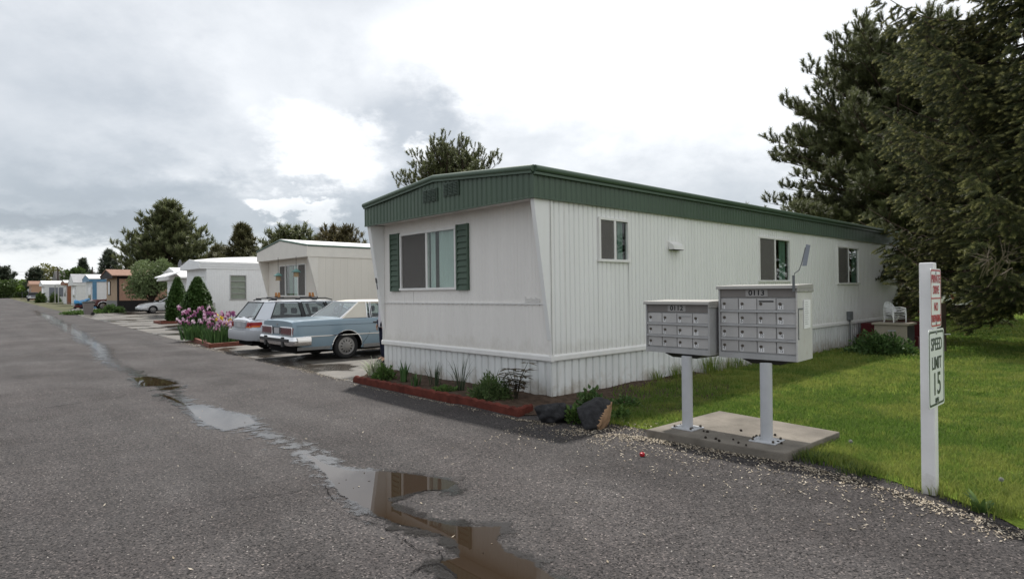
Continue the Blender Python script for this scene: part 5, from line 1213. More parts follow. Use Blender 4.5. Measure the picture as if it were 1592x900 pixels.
M['cglass_dark2'] = glass('car_glass_mid', (.74, .79, .80)); M['chrome2'] = M['steel']; M['peg'] = mat('rack_peg_orange', (.33, .15, .05), .6, .3)
wagon()
def pale_sedan():
    q = at(238, 488, 50.5); s_, t_ = to_st(q); o_ = st(s_ + .75, t_ + 3.55); h = thing('parked_car', 'pale silver small sedan, nose towards the street, partly hidden by the small house', 'car', (o_.x, o_.y, gz(o_.y)), ANG_V + math.pi)
    c = Car(h, dict(L=4.5, sill=.24, wr=.29, ar=.345, wx=(.95, 3.55), bot=[(0, .34), (.6, .24), (4.0, .24), (4.5, .28)],
        top=[(0, .82), (.1, .90), (.9, .95), (3.0, .90), (3.9, .80), (4.3, .70), (4.45, .60), (4.5, .5)], plan=[(0, .62), (.15, .76), (.5, .83), (2.2, .845), (3.6, .83), (4.2, .74), (4.42, .62), (4.5, .5)],
        sec=[(0, .93), (.2, .98), (.45, 1.0), (.7, .99), (.9, .96), (1, .92)], gx=(.75, 3.15), rx=(1.35, 2.35), gz=(.92, 1.36), gw=(.77, .6), seats=(1.5, 2.3)))
    c.body(M['paint_white_silver'], M['under']); c.wheels((6, .25, .55, .1), M['cover_grey'])
    c.cabin(M['paint_white_silver'], [(.75, 1.0, 1.35, 1.45, M['paint_white_silver']), (1.95, 2.03, 1.9, 1.98, M['dark_trim']), (3.02, 3.15, 2.27, 2.35, M['paint_white_silver'])], M['cglass_dark'], M['dark_trim'])
    for sd in (-1, 1):
        MB().hexa([(4.1, sd * .72, .60), (4.3, sd * .66, .58), (4.44, sd * .40, .57), (4.2, sd * .4, .58)], [(4.1, sd * .74, .70), (4.28, sd * .66, .68), (4.40, sd * .42, .67), (4.2, sd * .42, .69)]).build('headlight', M['lamp_clear'], h, bevel=.01)
        MB().box(3.0, 3.12, sd * .86 - .07, sd * .86 + .07, .93, 1.03).build('mirror', M['paint_white_silver'], h, bevel=.02)
    c.bumper(True, .30, .52, M['paint_white_silver'], .05, .5, rad=.3); c.seam([(2.0, .9), (2.0, .3)], M['seam_silver']); c.seam([(3.05, .88), (3.0, .3)], M['seam_silver'])
    MB().box(4.52, 4.56, -.35, .35, .36, .42).build('grille', M['dark_trim'], h); MB().box(4.53, 4.565, -.16, .16, .43, .5).build('number_plate', M['plate'], h)
pale_sedan()
def pickup(label, px, py, Y, m, cap, ang, nose=True):
    q = at(px, py, Y); dq = Vector((math.cos(ang), math.sin(ang), 0)) * (4.8 if nose else 0); top_m = None; q = q - dq
    h = thing('pickup_truck', label, 'pickup truck', (q.x, q.y, gz(q.y)), ang)
    # the nose is at x = 4.8, one metre ahead of the origin's wheel
    P = dict(L=4.8, sill=.38, wr=.36, ar=.43, wx=(1.0, 3.85), bot=[(0, .5), (.6, .38), (4.3, .38), (4.8, .45)],
        top=[(0, 1.02), (1.9, 1.03), (3.3, 1.03), (4.6, .98), (4.8, .90)], plan=[(0, .84), (.2, .87), (2.4, .88), (4.4, .87), (4.8, .80)],
        sec=[(0, .95), (.3, 1), (.7, 1), (.9, .98), (1, .95)], gx=(1.95, 3.35), rx=(2.1, 2.95), gz=(1.02, 1.55), gw=(.82, .68), seats=(2.35,), crown=.4)
    c = Car(h, P); c.body(m, M['under']); c.wheels((5, .25, .5, .1), M['cover_grey']); c.arches(M['chrome'] if cap else M['dark_trim'], .03)
    c.cabin(m, [(1.95, 2.1, 2.1, 2.2, top_m or m), (3.22, 3.35, 2.85, 2.95, m)], M['cglass_dark'], M['dark_trim'])
    c.bumper(True, .5, .68, M['chrome'], .08, .3); c.bumper(False, .5, .66, M['chrome'], .08, .2)
    for sd in (-1, 1): MB().box(4.74, 4.83, sd * .6 - .16, sd * .6 + .16, .72, .9).build('headlight', M['lamp_clear'], h)
    MB().box(4.76, 4.82, -.42, .42, .70, .9).build('grille', M['dark_trim'], h); MB().box(.1, 1.85, -.74, .74, 1.065, 1.075).build('cargo_bed', M['under'], h)
    if cap: MB().box(1.9, 2.0, -.80, .80, 1.04, 1.58).build('white_cab_back', M['white_trim'], h, bevel=.01)
    return h
pickup('maroon pickup truck with pale cab back, behind the bin and bushes', 140, 481, 60.5, M['paint_maroon'], True, ANG_V + math.pi)
pickup('dark blue pickup truck far down the street', 53, 466, 112, M['navy'] if 'navy' in M else mat('navy_paint', (.02, .025, .05), .3, .5), False, math.atan2(.754, -.657) + math.pi)
# trailer frame by the far pickup, blue covered boat, small red mower beside it
p = at(45, 465.8, 112); tr = thing('flat_trailer', 'dark low flat trailer parked beside the far pickup', 'trailer', (p.x, p.y, gz(p.y)), ANG_V)
MB().box(0, 3.4, -.8, .8, .45, .55).build('bed', M['dark_trim'], tr); MB().tube([(0, 0, .5), (-1.2, 0, .45)], .05, 6).build('drawbar', M['dark_trim'], tr)
for sy in (-.85, .85): MB().lathe([(.3, sy - .08), (.3, sy + .08)], 16, c=(1.8, 0, .3), axis='y').build('wheel', M['rubber'], tr)
p = at(117, 478, 66); bt = thing('handcart', 'low handcart heaped under a bright blue tarpaulin beside the maroon pickup', 'cart', (p.x, p.y, gz(p.y)), ANG_V)
M['tarp'] = mat('blue_tarpaulin', (.06, .30, .58), .5, .35, var=.12, bump=.3, bscale=5)
vs = []; n = 12
for i in range(n + 1):
    x = -.1 + 1.35 * i / n; w = .5 * min(1, (i + 2) / 4) * (1 if i < 11 else .9); hh = .82 + .05 * math.sin(i * 1.1) + .22 * (i / n) * (i > 8)
    vs += [(x, -w, .52), (x, -w * .98, hh - .10), (x, 0, hh + .06), (x, w * .98, hh - .10), (x, w, .52)]
m_ = MB().add(vs, [(i * 5 + j, i * 5 + j + 1, i * 5 + j + 6, i * 5 + j + 5) for i in range(n) for j in range(4)] + [(0, 1, 2, 3, 4), tuple(n * 5 + j for j in range(5))]); m_.build('tarpaulin', M['tarp'], bt, smooth=True)
MB().hexa([(.05, -.35, .28), (1.1, -.35, .28), (1.1, .35, .28), (.05, .35, .28)], [(-.05, -.46, .55), (1.2, -.46, .55), (1.2, .46, .55), (-.05, .46, .55)]).build('tray', mat('dark_blue_tray', (.03, .09, .2), .4, .4), bt)
MB().tube([(-.7, 0, .7), (.2, 0, .3)], .03, 6).build('handle', M['steel_dark'], bt)
for sy in (-.45, .45): MB().lathe([(.22, sy - .05), (.22, sy + .05)], 16, c=(.6, 0, .22), axis='y').build('wheel', M['rubber'], bt)
p = g2(121, 480); mw = thing('lawn_mower', 'small dark red mower standing left of the bin', 'mower', tuple(p), ANG_V)
MB().box(-.3, .35, -.26, .26, .12, .36).build('deck', M['dark_red'], mw, bevel=.05); MB().lathe([(.16, .36), (.16, .55), (.08, .58)], 12).build('engine', M['black'], mw)
MB().tube([(.3, -.22, .3), (.95, -.22, .95), (.95, .22, .95), (.3, .22, .3)], .02, 6).build('handle', M['dark_trim'], mw)
for sx in (-.25, .28):
    for sy in (-.3, .3): MB().lathe([(.11, sy - .03), (.11, sy + .03)], 12, c=(sx, 0, .11), axis='y').build('wheel', M['rubber'], mw)

# ---------------------------------------------------------------- person behind the home's corner
M['skin'] = mat('skin', (.45, .27, .19), .55, .35); M['shirt'] = mat('white_shirt', (.62, .60, .64), .85, .2, var=.04); M['jeans'] = mat('dark_jeans', (.018, .02, .038), .9, .15, var=.15); M['hair'] = mat('brown_hair', (.05, .03, .02), .7, .3); M['shoe'] = mat('dark_shoe', (.02, .02, .022), .6, .3)
def skin_mesh(name, verts, edges, radii, m, parent, sub=2):
    me = bpy.data.meshes.new(name); me.from_pydata(verts, edges, []); me.materials.append(m); o = link(bpy.data.objects.new(name, me)); o.parent = parent
    md = o.modifiers.new('skin', 'SKIN'); md.use_smooth_shade = True
    for i, sv in enumerate(me.skin_vertices[0].data):
        r = radii[i]; sv.radius = (r, r) if isinstance(r, (int, float)) else r; sv.use_root = (i == 0)
    s_ = o.modifiers.new('sub', 'SUBSURF'); s_.levels = sub; s_.render_levels = sub
    bpy.context.view_layer.update()
    me2 = bpy.data.meshes.new_from_object(o.evaluated_get(bpy.context.evaluated_depsgraph_get())); o.modifiers.clear(); o.data = me2; me2.name = name
    return o
def person():
    p = gp(597.5, 562.5); h = thing('person', 'person in white shirt and dark jeans standing half behind the home corner', 'person', (p.x, p.y, .004), ANG_V + R(165))
    # faces +x; one body from feet to crown
    v = [(0, 0, .95), (0, 0, 1.10), (0, 0, 1.28), (0, 0, 1.40), (.01, 0, 1.48), (.02, 0, 1.56), (.025, 0, 1.66), (.01, 0, 1.74),
         (0, .09, .90), (.02, .10, .50), (-.02, .11, .10), (.12, .13, .035), (0, -.09, .90), (.01, -.10, .50), (-.03, -.11, .10), (.11, -.13, .035),
         (0, .17, 1.40), (-.02, .22, 1.13), (.06, .22, .89), (0, -.17, 1.40), (-.04, -.21, 1.13), (.10, -.20, .90)]
    e = [(0, 1), (1, 2), (2, 3), (3, 4), (4, 5), (5, 6), (6, 7), (0, 8), (8, 9), (9, 10), (10, 11), (0, 12), (12, 13), (13, 14), (14, 15), (3, 16), (16, 17), (17, 18), (3, 19), (19, 20), (20, 21)]
    r = [(.11, .15), (.10, .14), (.11, .16), (.09, .14), .055, .075, .085, .06, .085, .055, .04, .035, .085, .055, .04, .035, .055, .042, .028, .055, .042, .028]
    b = skin_mesh('body', v, e, r, M['skin'], h)
    hd = MB(); hd.lathe([(.02, 1.545), (.055, 1.555), (.072, 1.60), (.078, 1.66), (.07, 1.72), (.04, 1.757), (.01, 1.765)], 16, c=(.015, 0, 0))
    hd.add([(.088, -.012, 1.64), (.115, 0, 1.615), (.088, .012, 1.64), (.088, 0, 1.665), (.085, 0, 1.605)], [(0, 1, 3), (1, 2, 3), (0, 4, 1), (1, 4, 2)])
    hd.build('head', M['skin'], h, smooth=True)
    f = MB()
    for sy in (-1, 1): f.lathe([(.001, -.004), (.009, 0), (.001, .004)], 8, c=(.09, sy * .03, 1.66), axis='x')
    f.box(.084, .094, -.02, .02, 1.588, 1.594); f.build('eyes_and_mouth', M['hair'], h)
    MB().lathe([(.085, 1.66), (.088, 1.70), (.075, 1.745), (.04, 1.775), (.01, 1.78)], 16, c=(.0, 0, 0)).build('hair', M['hair'], h, smooth=True)
    v2 = [(0, 0, .96), (0, 0, 1.12), (0, 0, 1.28), (0, 0, 1.40), (.005, 0, 1.46), (0, .17, 1.40), (-.015, .215, 1.19), (0, -.17, 1.40), (-.03, -.205, 1.19), (0, 0, .80)]
    skin_mesh('shirt', v2, [(0, 1), (1, 2), (2, 3), (3, 4), (3, 5), (5, 6), (3, 7), (7, 8), (0, 9)], [(.135, .175), (.125, .165), (.13, .18), (.10, .15), .062, .072, .06, .072, .06, (.14, .18)], M['shirt'], h)
    v3 = [(0, 0, .93), (0, .095, .86), (.02, .105, .50), (-.02, .11, .08), (0, -.095, .86), (.01, -.105, .50), (-.03, -.11, .08)]
    skin_mesh('jeans', v3, [(0, 1), (1, 2), (2, 3), (0, 4), (4, 5), (5, 6)], [(.12, .155), .10, .078, .075, .10, .078, .075], M['jeans'], h)
    for sy, x in ((.115, -.02), (-.115, -.03)): MB().hexa([(x - .08, sy - .045, 0), (x + .19, sy - .05, 0), (x + .19, sy + .05, 0), (x - .08, sy + .045, 0)], [(x - .07, sy - .035, .09), (x + .15, sy - .035, .05), (x + .15, sy + .035, .05), (x - .07, sy + .035, .09)]).build('shoe', M['shoe'], h, bevel=.015)
    for sy, x, z in ((.22, .06, .86), (-.20, .10, .87)):      # hands: palm, four fingers and a thumb, relaxed
        vs = [(x, sy, z), (x + .01, sy, z - .06)]; ed = [(0, 1)]; rd = [(.018, .026), (.015, .034)]
        for k in range(4):
            yy = sy + (k - 1.5) * .02; L = (.07, .08, .076, .06)[k]; i0 = len(vs); vs += [(x + .012, yy, z - .075), (x + .016, yy, z - .075 - L * .5), (x + .004, yy, z - .075 - L)]; ed += [(1, i0), (i0, i0 + 1), (i0 + 1, i0 + 2)]; rd += [.0095, .0085, .007]
        i0 = len(vs); vs += [(x + .03, sy - (.02 if sy > 0 else -.02), z - .03), (x + .045, sy - (.022 if sy > 0 else -.022), z - .075)]; ed += [(0, i0), (i0, i0 + 1)]; rd += [.011, .008]
        skin_mesh('hand', vs, ed, rd, M['skin'], h, 1)
person()
# ---------------------------------------------------------------- vegetation
def frames(dirs, roll):
    """rotation matrices whose z column is the given direction"""
    d = dirs / np.linalg.norm(dirs, axis=1, keepdims=True)
    ref = np.where(np.abs(d[:, 2:3]) < .9, np.array([[0, 0, 1.]]), np.array([[1., 0, 0]]))
    a = np.cross(ref, d); a /= np.linalg.norm(a, axis=1, keepdims=True); b = np.cross(d, a)
    c, s = np.cos(roll)[:, None], np.sin(roll)[:, None]
    return np.stack([a * c + b * s, -a * s + b * c, d], axis=2)
def scatter(base_v, base_f, pos, mats, scale, base_tip=None, v=None):
    N, n = len(pos), len(base_v)
    P = np.einsum('nij,kj->nki', mats * np.asarray(scale).reshape(-1, 1, 1), base_v) + pos[:, None, :]
    Fc = base_f[None] + (np.arange(N) * n)[:, None, None]
    at_ = {'v': np.repeat(v if v is not None else rng.random(N), n)}
    at_['tip'] = np.tile(base_tip if base_tip is not None else np.zeros(n), N)
    return P.reshape(-1, 3), Fc.reshape(-1, base_f.shape[1]), at_
def needle_tuft(n, L, w, stem, seed, fan=1.0, curve=.3):
    """needles round a twig of length `stem` along +z"""
    r = np.random.default_rng(seed); vs = []; fs = []; tp = []
    for i in range(n):
        z = stem * (i + .5) / n; a = i * 2.399 + r.normal() * .2; el = R(35) + r.random() * R(35) * fan; k = L * (.75 + .5 * r.random())
        d = np.array([math.cos(a) * math.sin(el), math.sin(a) * math.sin(el), math.cos(el)]); sd = np.array([-math.sin(a), math.cos(a), 0]) * w * .5
        b = np.array([0, 0, z]); o = len(vs); vs += [b - sd, b + sd, b + d * k]; fs.append((o, o + 1, o + 2)); q = z / stem; tp += [q, q, min(1, q + .15)]
    return np.array(vs), np.array(fs), np.array(tp)
class Wood:
    """many tapered limbs gathered in one mesh"""
    def __init__(s): s.v = []; s.f = []; s.n = 0
    def limb(s, pts, r0, r1, k=5):
        pts = np.asarray(pts, float); m = len(pts); d = np.gradient(pts, axis=0); Fm = frames(d, np.zeros(m)); t = np.arange(k) * 2 * math.pi / k
        ring = np.stack([np.cos(t), np.sin(t), np.zeros(k)], 1); rad = np.linspace(r0, r1, m)
        P = np.einsum('mij,kj->mki', Fm, ring) * rad[:, None, None] + pts[:, None, :]
        i, j = np.meshgrid(np.arange(m - 1), np.arange(k), indexing='ij'); a = i * k + j; b = i * k + (j + 1) % k
        s.v.append(P.reshape(-1, 3)); s.f.append(np.stack([a, b, b + k, a + k], -1).reshape(-1, 4) + s.n); s.n += m * k
    def build(s, name, m, parent): return np_mesh(name, np.concatenate(s.v), np.concatenate(s.f), m, parent, smooth=True)
M['pine'] = foliage('pine_needles', (.050, .068, .028), (.115, .132, .056), (.16, .175, .075), trans=.28)
M['pine_olive'] = foliage('olive_pine_needles', (.05, .06, .024), (.11, .105, .045), (.12, .115, .05), trans=.2)
M['pine_rust'] = foliage('rusty_pine_needles', (.06, .062, .026), (.135, .10, .045), (.12, .105, .045), trans=.2)
M['spruce'] = foliage('spruce_needles', (.044, .058, .028), (.105, .115, .05), (.33, .32, .13), trans=.3)
M['spruce_blue'] = foliage('dark_spruce_needles', (.045, .06, .04), (.08, .10, .06), trans=.2)
M['leaf_dark'] = foliage('dark_leaves', (.05, .085, .025), (.10, .145, .045), trans=.25)
M['leaf_lilac'] = foliage('lilac_leaves', (.07, .11, .035), (.22, .27, .13), trans=.25)
M['leaf_yellow'] = foliage('spring_leaves', (.10, .115, .03), (.22, .21, .07), trans=.3)
M['leaf_bright'] = foliage('bright_leaves', (.07, .14, .018), (.15, .22, .035), trans=.3)
M['arbor'] = foliage('arborvitae_sprays', (.025, .06, .012), (.055, .105, .022), (.06, .115, .025), trans=.15)
M['leaf_mid'] = foliage('mid_green_leaves', (.06, .12, .03), (.13, .20, .055), trans=.3)
M['leaf_var'] = foliage('pale_edged_leaves', (.22, .28, .14), (.62, .64, .50), trans=.25)
M['leaf_iris'] = foliage('iris_blades', (.05, .11, .035), (.10, .18, .06), trans=.25)
M['leaf_spike'] = foliage('dark_blades', (.03, .05, .025), (.06, .085, .045), trans=.15)
M['leaf_peony'] = foliage('reddish_dark_leaves', (.06, .055, .035), (.11, .085, .05), trans=.25)
M['grass'] = foliage('grass_blades', (.085, .17, .025), (.25, .285, .065), (.22, .25, .075), rough=.5, trans=.5)
M['seed_white'] = foliage('seed_down', (.32, .33, .29), (.48, .49, .44), trans=.4); M['grass_rough'] = foliage('rough_grass', (.05, .085, .02), (.11, .15, .04), trans=.4)
def pine(name, label, base, H_, rad, z0, nb, m, shape='round', tuft=(26, .24, .045, .30), dens=1.0, seed=1, up=(5, 62), group=None, lean=0, trunk_r=.2, tuft_scale=1.0, top_pow=.8, droop=0.0, wood=True):
    r = np.random.default_rng(seed); h = thing(name, label, 'tree', (base[0], base[1], base[2] if len(base) > 2 else gz(base[1])), 0, group)
    W = Wood(); tz = np.linspace(-.3, H_ * .97, 9); W.limb(np.stack([lean * tz + .06 * np.sin(tz * .6), .05 * np.cos(tz * .5), tz], 1), trunk_r, .03, 7)
    pos = []; dr = []; vv = []
    for i in range(nb):
        q = (i + r.random()) / nb; z = z0 + (H_ - z0) * q ** .9 * .98; az_ = i * 2.399 + r.normal() * .35
        if shape == 'round': prof = (1 - q) ** top_pow * .93 + .07 if q > .3 else .86 + .14 * q / .3
        elif shape == 'cone': prof = (1 - q) * .95 + .05
        else: prof = math.sqrt(max(.02, 1 - (q * 1.0 - .12) ** 2)) * .95
        L = rad * prof * (.72 + .42 * r.random()); e0 = R(up[0] + (up[1] - up[0]) * q ** 1.3) + r.normal() * .12
        n = 8; t = np.linspace(0, 1, n); hd = np.array([math.cos(az_), math.sin(az_)]); side = np.array([-math.sin(az_), math.cos(az_)])
        rise = np.sin(e0) * L * t + (.16 * L) * t ** 2.2 - droop * L * np.sin(t * math.pi * .8) * .35; run = np.cos(e0) * L * t; wv = .06 * L * np.sin(t * 3 + r.random() * 6)
        pts = np.stack([lean * z + run * hd[0] + wv * side[0], run * hd[1] + wv * side[1], z + rise], 1); W.limb(pts, .022 + .012 * L, .008, 4)
        tone = r.random()
        ns = max(3, int(L * 3.4 * dens))
        for k in range(ns):
            f = .22 + .78 * (k + r.random()) / ns; c = np.array([np.interp(f, t, pts[:, j]) for j in range(3)]); sd = 1 if (k % 2) else -1
            ln = (.28 * L * (1.05 - f) + .18 + .15 * r.random()) * (.7 + .6 * r.random()); a2 = az_ + sd * R(30 + 45 * r.random()); u2 = R(18 + 40 * r.random()) * (.5 + q) - droop * .5
            d = np.array([math.cos(a2) * math.cos(u2), math.sin(a2) * math.cos(u2), math.sin(u2)]); e = c + d * ln; mid = (c + e) / 2 + np.array([0, 0, -.05 * ln])
            if wood: W.limb([c, mid, e], .011, .005, 3)
            m_ = max(1, int(ln / .17 * dens))
            for w_ in range(m_):
                g = (w_ + 1) / m_; pos.append(c + (e - c) * g + r.normal(size=3) * .03); dd = d * .6 + np.array([0, 0, .55 - droop]) + r.normal(size=3) * .38; dr.append(dd); vv.append(np.clip(tone * .6 + .4 * r.random(), 0, 1))
        pos.append(pts[-1]); dr.append(pts[-1] - pts[-2] + np.array([0, 0, .25 * L])); vv.append(tone)
    for k in range(6): pos.append(np.array([lean * H_, 0, H_ * (.93 + .012 * k)])); dr.append(np.array([r.normal() * .3, r.normal() * .3, 1])); vv.append(.5)
    pos = np.array(pos); dr = np.array(dr); kz = H_ / (pos[:, 2].max() + tuft[1] * .6); rh = np.hypot(pos[:, 0], pos[:, 1]); kx = rad / np.percentile(rh, 98.5)
    for arr in W.v: arr *= np.array([kx, kx, kz])
    pos = pos * np.array([kx, kx, kz]); W.build('trunk', M['bark'], h); bv, bf, bt = needle_tuft(*tuft, seed)
    P, Fc, A = scatter(bv, bf, pos, frames(dr, r.random(len(pos)) * 6.28), tuft_scale * (.75 + .5 * r.random(len(pos))), bt * .8, np.array(vv))
    np_mesh('crown', P, Fc, m, h, A); return h
def leaf_tree(name, label, cat, base, H_, rad, z0, m, n=4000, leaf=.12, seed=2, squash=1.0, group=None, trunk=True, clumps=22, trunk_r=.12, open_=.35):
    r = np.random.default_rng(seed); h = thing(name, label, cat, (base[0], base[1], base[2] if len(base) > 2 else gz(base[1])), 0, group)
    cz = (H_ + z0) / 2; hz = (H_ - z0) / 2; cl = []
    for i in range(clumps):
        d = r.normal(size=3); d /= np.linalg.norm(d); k = .45 + .5 * r.random(); cl.append((np.array([d[0] * rad * k, d[1] * rad * k, cz + d[2] * hz * k]), rad * (.25 + .22 * r.random()), r.random()))
    W = Wood(); W.limb([(0, 0, -.2), (.03, .02, cz * .5), (0, .05, cz)], trunk_r, trunk_r * .5, 6)
    for c, s_, _ in cl: W.limb([(0, 0, z0 * .6 + .1), (c[0] * .4, c[1] * .4, (z0 + c[2]) / 2), c], trunk_r * .4, .01, 4)
    W.build('trunk' if trunk else 'stem', M['bark'], h)
    pos = []; vv = []; dr = []
    for c, s_, tone in cl:
        k = n // clumps; d = r.normal(size=(k, 3)); d /= np.linalg.norm(d, axis=1, keepdims=True); rr_ = s_ * (.55 + .5 * r.random(k) ** .6); pp = c + d * rr_[:, None] * np.array([1, 1, squash]); pos.append(pp); dr.append(d + r.normal(size=(k, 3)) * .5); vv.append(np.clip(tone * .5 + .5 * r.random(k), 0, 1))
    pos = np.concatenate(pos); dr = np.concatenate(dr); vv = np.concatenate(vv); ok = pos[:, 2] > z0 - .1; pos, dr, vv = pos[ok], dr[ok], vv[ok]
    bv = np.array([(0, 0, 0), (.35, .0, .45), (0, .06, 1.), (-.35, 0, .45)]) * leaf; bf = np.array([(0, 1, 2), (0, 2, 3)])
    P, Fc, A = scatter(bv, bf, pos, frames(dr, r.random(len(pos)) * 6.28), .6 + .8 * r.random(len(pos)), None, vv)
    np_mesh('crown' if trunk else 'foliage', P, Fc, m, h, A); return h
def px_tree(px, top, rad, Y):
    t = at(px, top, Y); g = gz(Y) if Y > 20 else 0; return (t.x, t.y, g), t.z - g, rad / F * Y
# trees behind the homes, left to right
b, H_, r_ = px_tree(262, 314, 70, 86); pine('pine_tree', 'big dense dark pine behind the salmon house and lilac bush', b, H_, r_ * 1.02, 2.0, 190, M['pine'], 'round', (14, .55, .15, .6), .62, 11, (8, 66), tuft_scale=1.0, top_pow=.75, trunk_r=.35)
b, H_, r_ = px_tree(377, 350, 40, 76); pine('pine_tree', 'middle sized pine with a pointed top above the plain white home', b, H_, r_ * 1.0, 2.0, 110, M['pine_olive'], 'round', (14, .5, .13, .5), .8, 12, (5, 60), top_pow=.8, trunk_r=.25)
b, H_, r_ = px_tree(455, 351, 54, 64); pine('pine_tree', 'broad low topped pine rising behind the beige home roof', b, H_, r_ * 1.1, 2.0, 110, M['pine'], 'dome', (14, .42, .12, .45), .7, 13, (5, 60), trunk_r=.25)
b, H_, r_ = px_tree(527, 352, 46, 60); pine('pine_tree', 'rusty brown tinged pine behind the right end of the beige home', b, H_, r_ * 1.1, 2.0, 110, M['pine_rust'], 'dome', (14, .42, .12, .45), .7, 14, (5, 60), trunk_r=.25)
b, H_, r_ = px_tree(420, 380, 26, 66); pine('pine_tree', 'small olive pine low between two larger pines over the white home', b, H_, r_ * 1.1, 1.5, 70, M['pine_olive'], 'dome', (14, .42, .12, .45), .7, 15, (5, 60))
b, H_, r_ = px_tree(341, 383, 24, 84); pine('pine_tree', 'low olive pine right of the big dense pine, over the white home', b, H_, r_ * 1.1, 1.5, 80, M['pine_olive'], 'dome', (14, .5, .14, .5), .75, 35, (5, 60))
b, H_, r_ = px_tree(494, 368, 34, 68); pine('pine_tree', 'low green pine between the broad pine and the rusty pine', b, H_, r_ * 1.1, 1.5, 90, M['pine'], 'dome', (14, .45, .13, .45), .75, 36, (5, 60))
b, H_, r_ = px_tree(563, 378, 20, 66); pine('pine_tree', 'low olive pine top beside the near home roof edge', b, H_, r_ * 1.1, 1.5, 70, M['pine_olive'], 'dome', (14, .45, .13, .45), .75, 37, (5, 60))
b, H_, r_ = px_tree(700, 214, 100, 38); pine('pine_tree', 'sparse upswept pine with candle like shoots above the green roof edge', b, H_, r_ * 1.12, 2.6, 150, M['pine'], 'dome', (34, .16, .05, .42), .9, 16, (10, 62), trunk_r=.18)
b, H_, r_ = px_tree(170, 389, 22, 105); pine('spruce_tree', 'small dark spruce with layered branches left of the salmon house', b, H_, r_ * 1.2, 1.0, 120, M['spruce_blue'], 'cone', (14, .45, .12, .5), .9, 17, (-8, 30), droop=.3)
b, H_, r_ = px_tree(129, 403, 13, 130); pine('spruce_tree', 'narrow dark spruce top behind the white hip roofed home', b, H_, r_ * 1.3, 1.0, 90, M['spruce_blue'], 'cone', (12, .5, .15, .6), .7, 18, (-5, 30))
b, H_, r_ = px_tree(120, 416, 17, 118); leaf_tree('broadleaf_tree', 'round mid green tree beside the narrow dark spruce', 'tree', b, H_, r_, .5, M['leaf_dark'], 3000, .5, 19)
b, H_, r_ = px_tree(139, 420, 5, 135); pine('spruce_tree', 'tiny pointed spruce top beside the thin utility pole', b, H_, r_ * 1.3, .5, 40, M['spruce_blue'], 'cone', (10, .5, .15, .5), .6, 38, (-5, 30))
b, H_, r_ = px_tree(72, 410, 19, 185); leaf_tree('broadleaf_tree', 'tall pale yellowish spring tree far behind the homes', 'tree', b, H_, r_ * 1.1, 1.0, M['leaf_yellow'], 3500, .55, 20, clumps=34)
b, H_, r_ = px_tree(54, 417, 11, 160); pine('pine_tree', 'dark rounded far pine in front of the pale spring tree', b, H_, r_ * 1.3, .5, 70, M['spruce_blue'], 'dome', (12, .6, .2, .6), .6, 21, (0, 50))
b, H_, r_ = px_tree(3, 413, 15, 170); pine('pine_tree', 'dark pine at the street end beside the frame edge', b, H_, r_ * 1.3, .5, 90, M['spruce_blue'], 'dome', (12, .6, .2, .6), .7, 22, (0, 50))
b, H_, r_ = px_tree(6, 437, 13, 160); leaf_tree('broadleaf_tree', 'dense green bushy tree over the dark slatted gate', 'tree', b, H_, r_ * 1.2, .2, M['leaf_dark'], 2600, .5, 23)
b, H_, r_ = px_tree(34, 436, 15, 185); leaf_tree('broadleaf_tree', 'yellow green tree at the street end, taller and farther one', 'tree', b, H_, r_ * 1.3, .2, M['leaf_bright'], 2600, .55, 24)
b, H_, r_ = px_tree(36, 446, 13, 168.5); leaf_tree('broadleaf_tree', 'low bright green bush behind the chain link fence', 'bush', b, H_, r_ * 1.2, .1, M['leaf_bright'], 2600, .5, 25)
b, H_, r_ = px_tree(20, 448, 9, 190); leaf_tree('broadleaf_tree', 'small brownish tree between gate and bright bush', 'tree', b, H_, r_ * 1.2, .1, M['leaf_yellow'], 1500, .5, 26)
b, H_, r_ = px_tree(50, 428, 9, 210); leaf_tree('broadleaf_tree', 'hazy brownish tree left of the pale spring tree', 'tree', b, H_, r_ * 1.5, .1, M['leaf_yellow'], 1500, .6, 27)
b, H_, r_ = px_tree(236, 409, 31, 52.5); leaf_tree('lilac_tree', 'pale leaved lilac tree in front of the salmon house wall', 'tree', (b[0], b[1], b[2]), H_, r_ * 1.1, 1.15, M['leaf_lilac'], 9000, .17, 28, clumps=44)
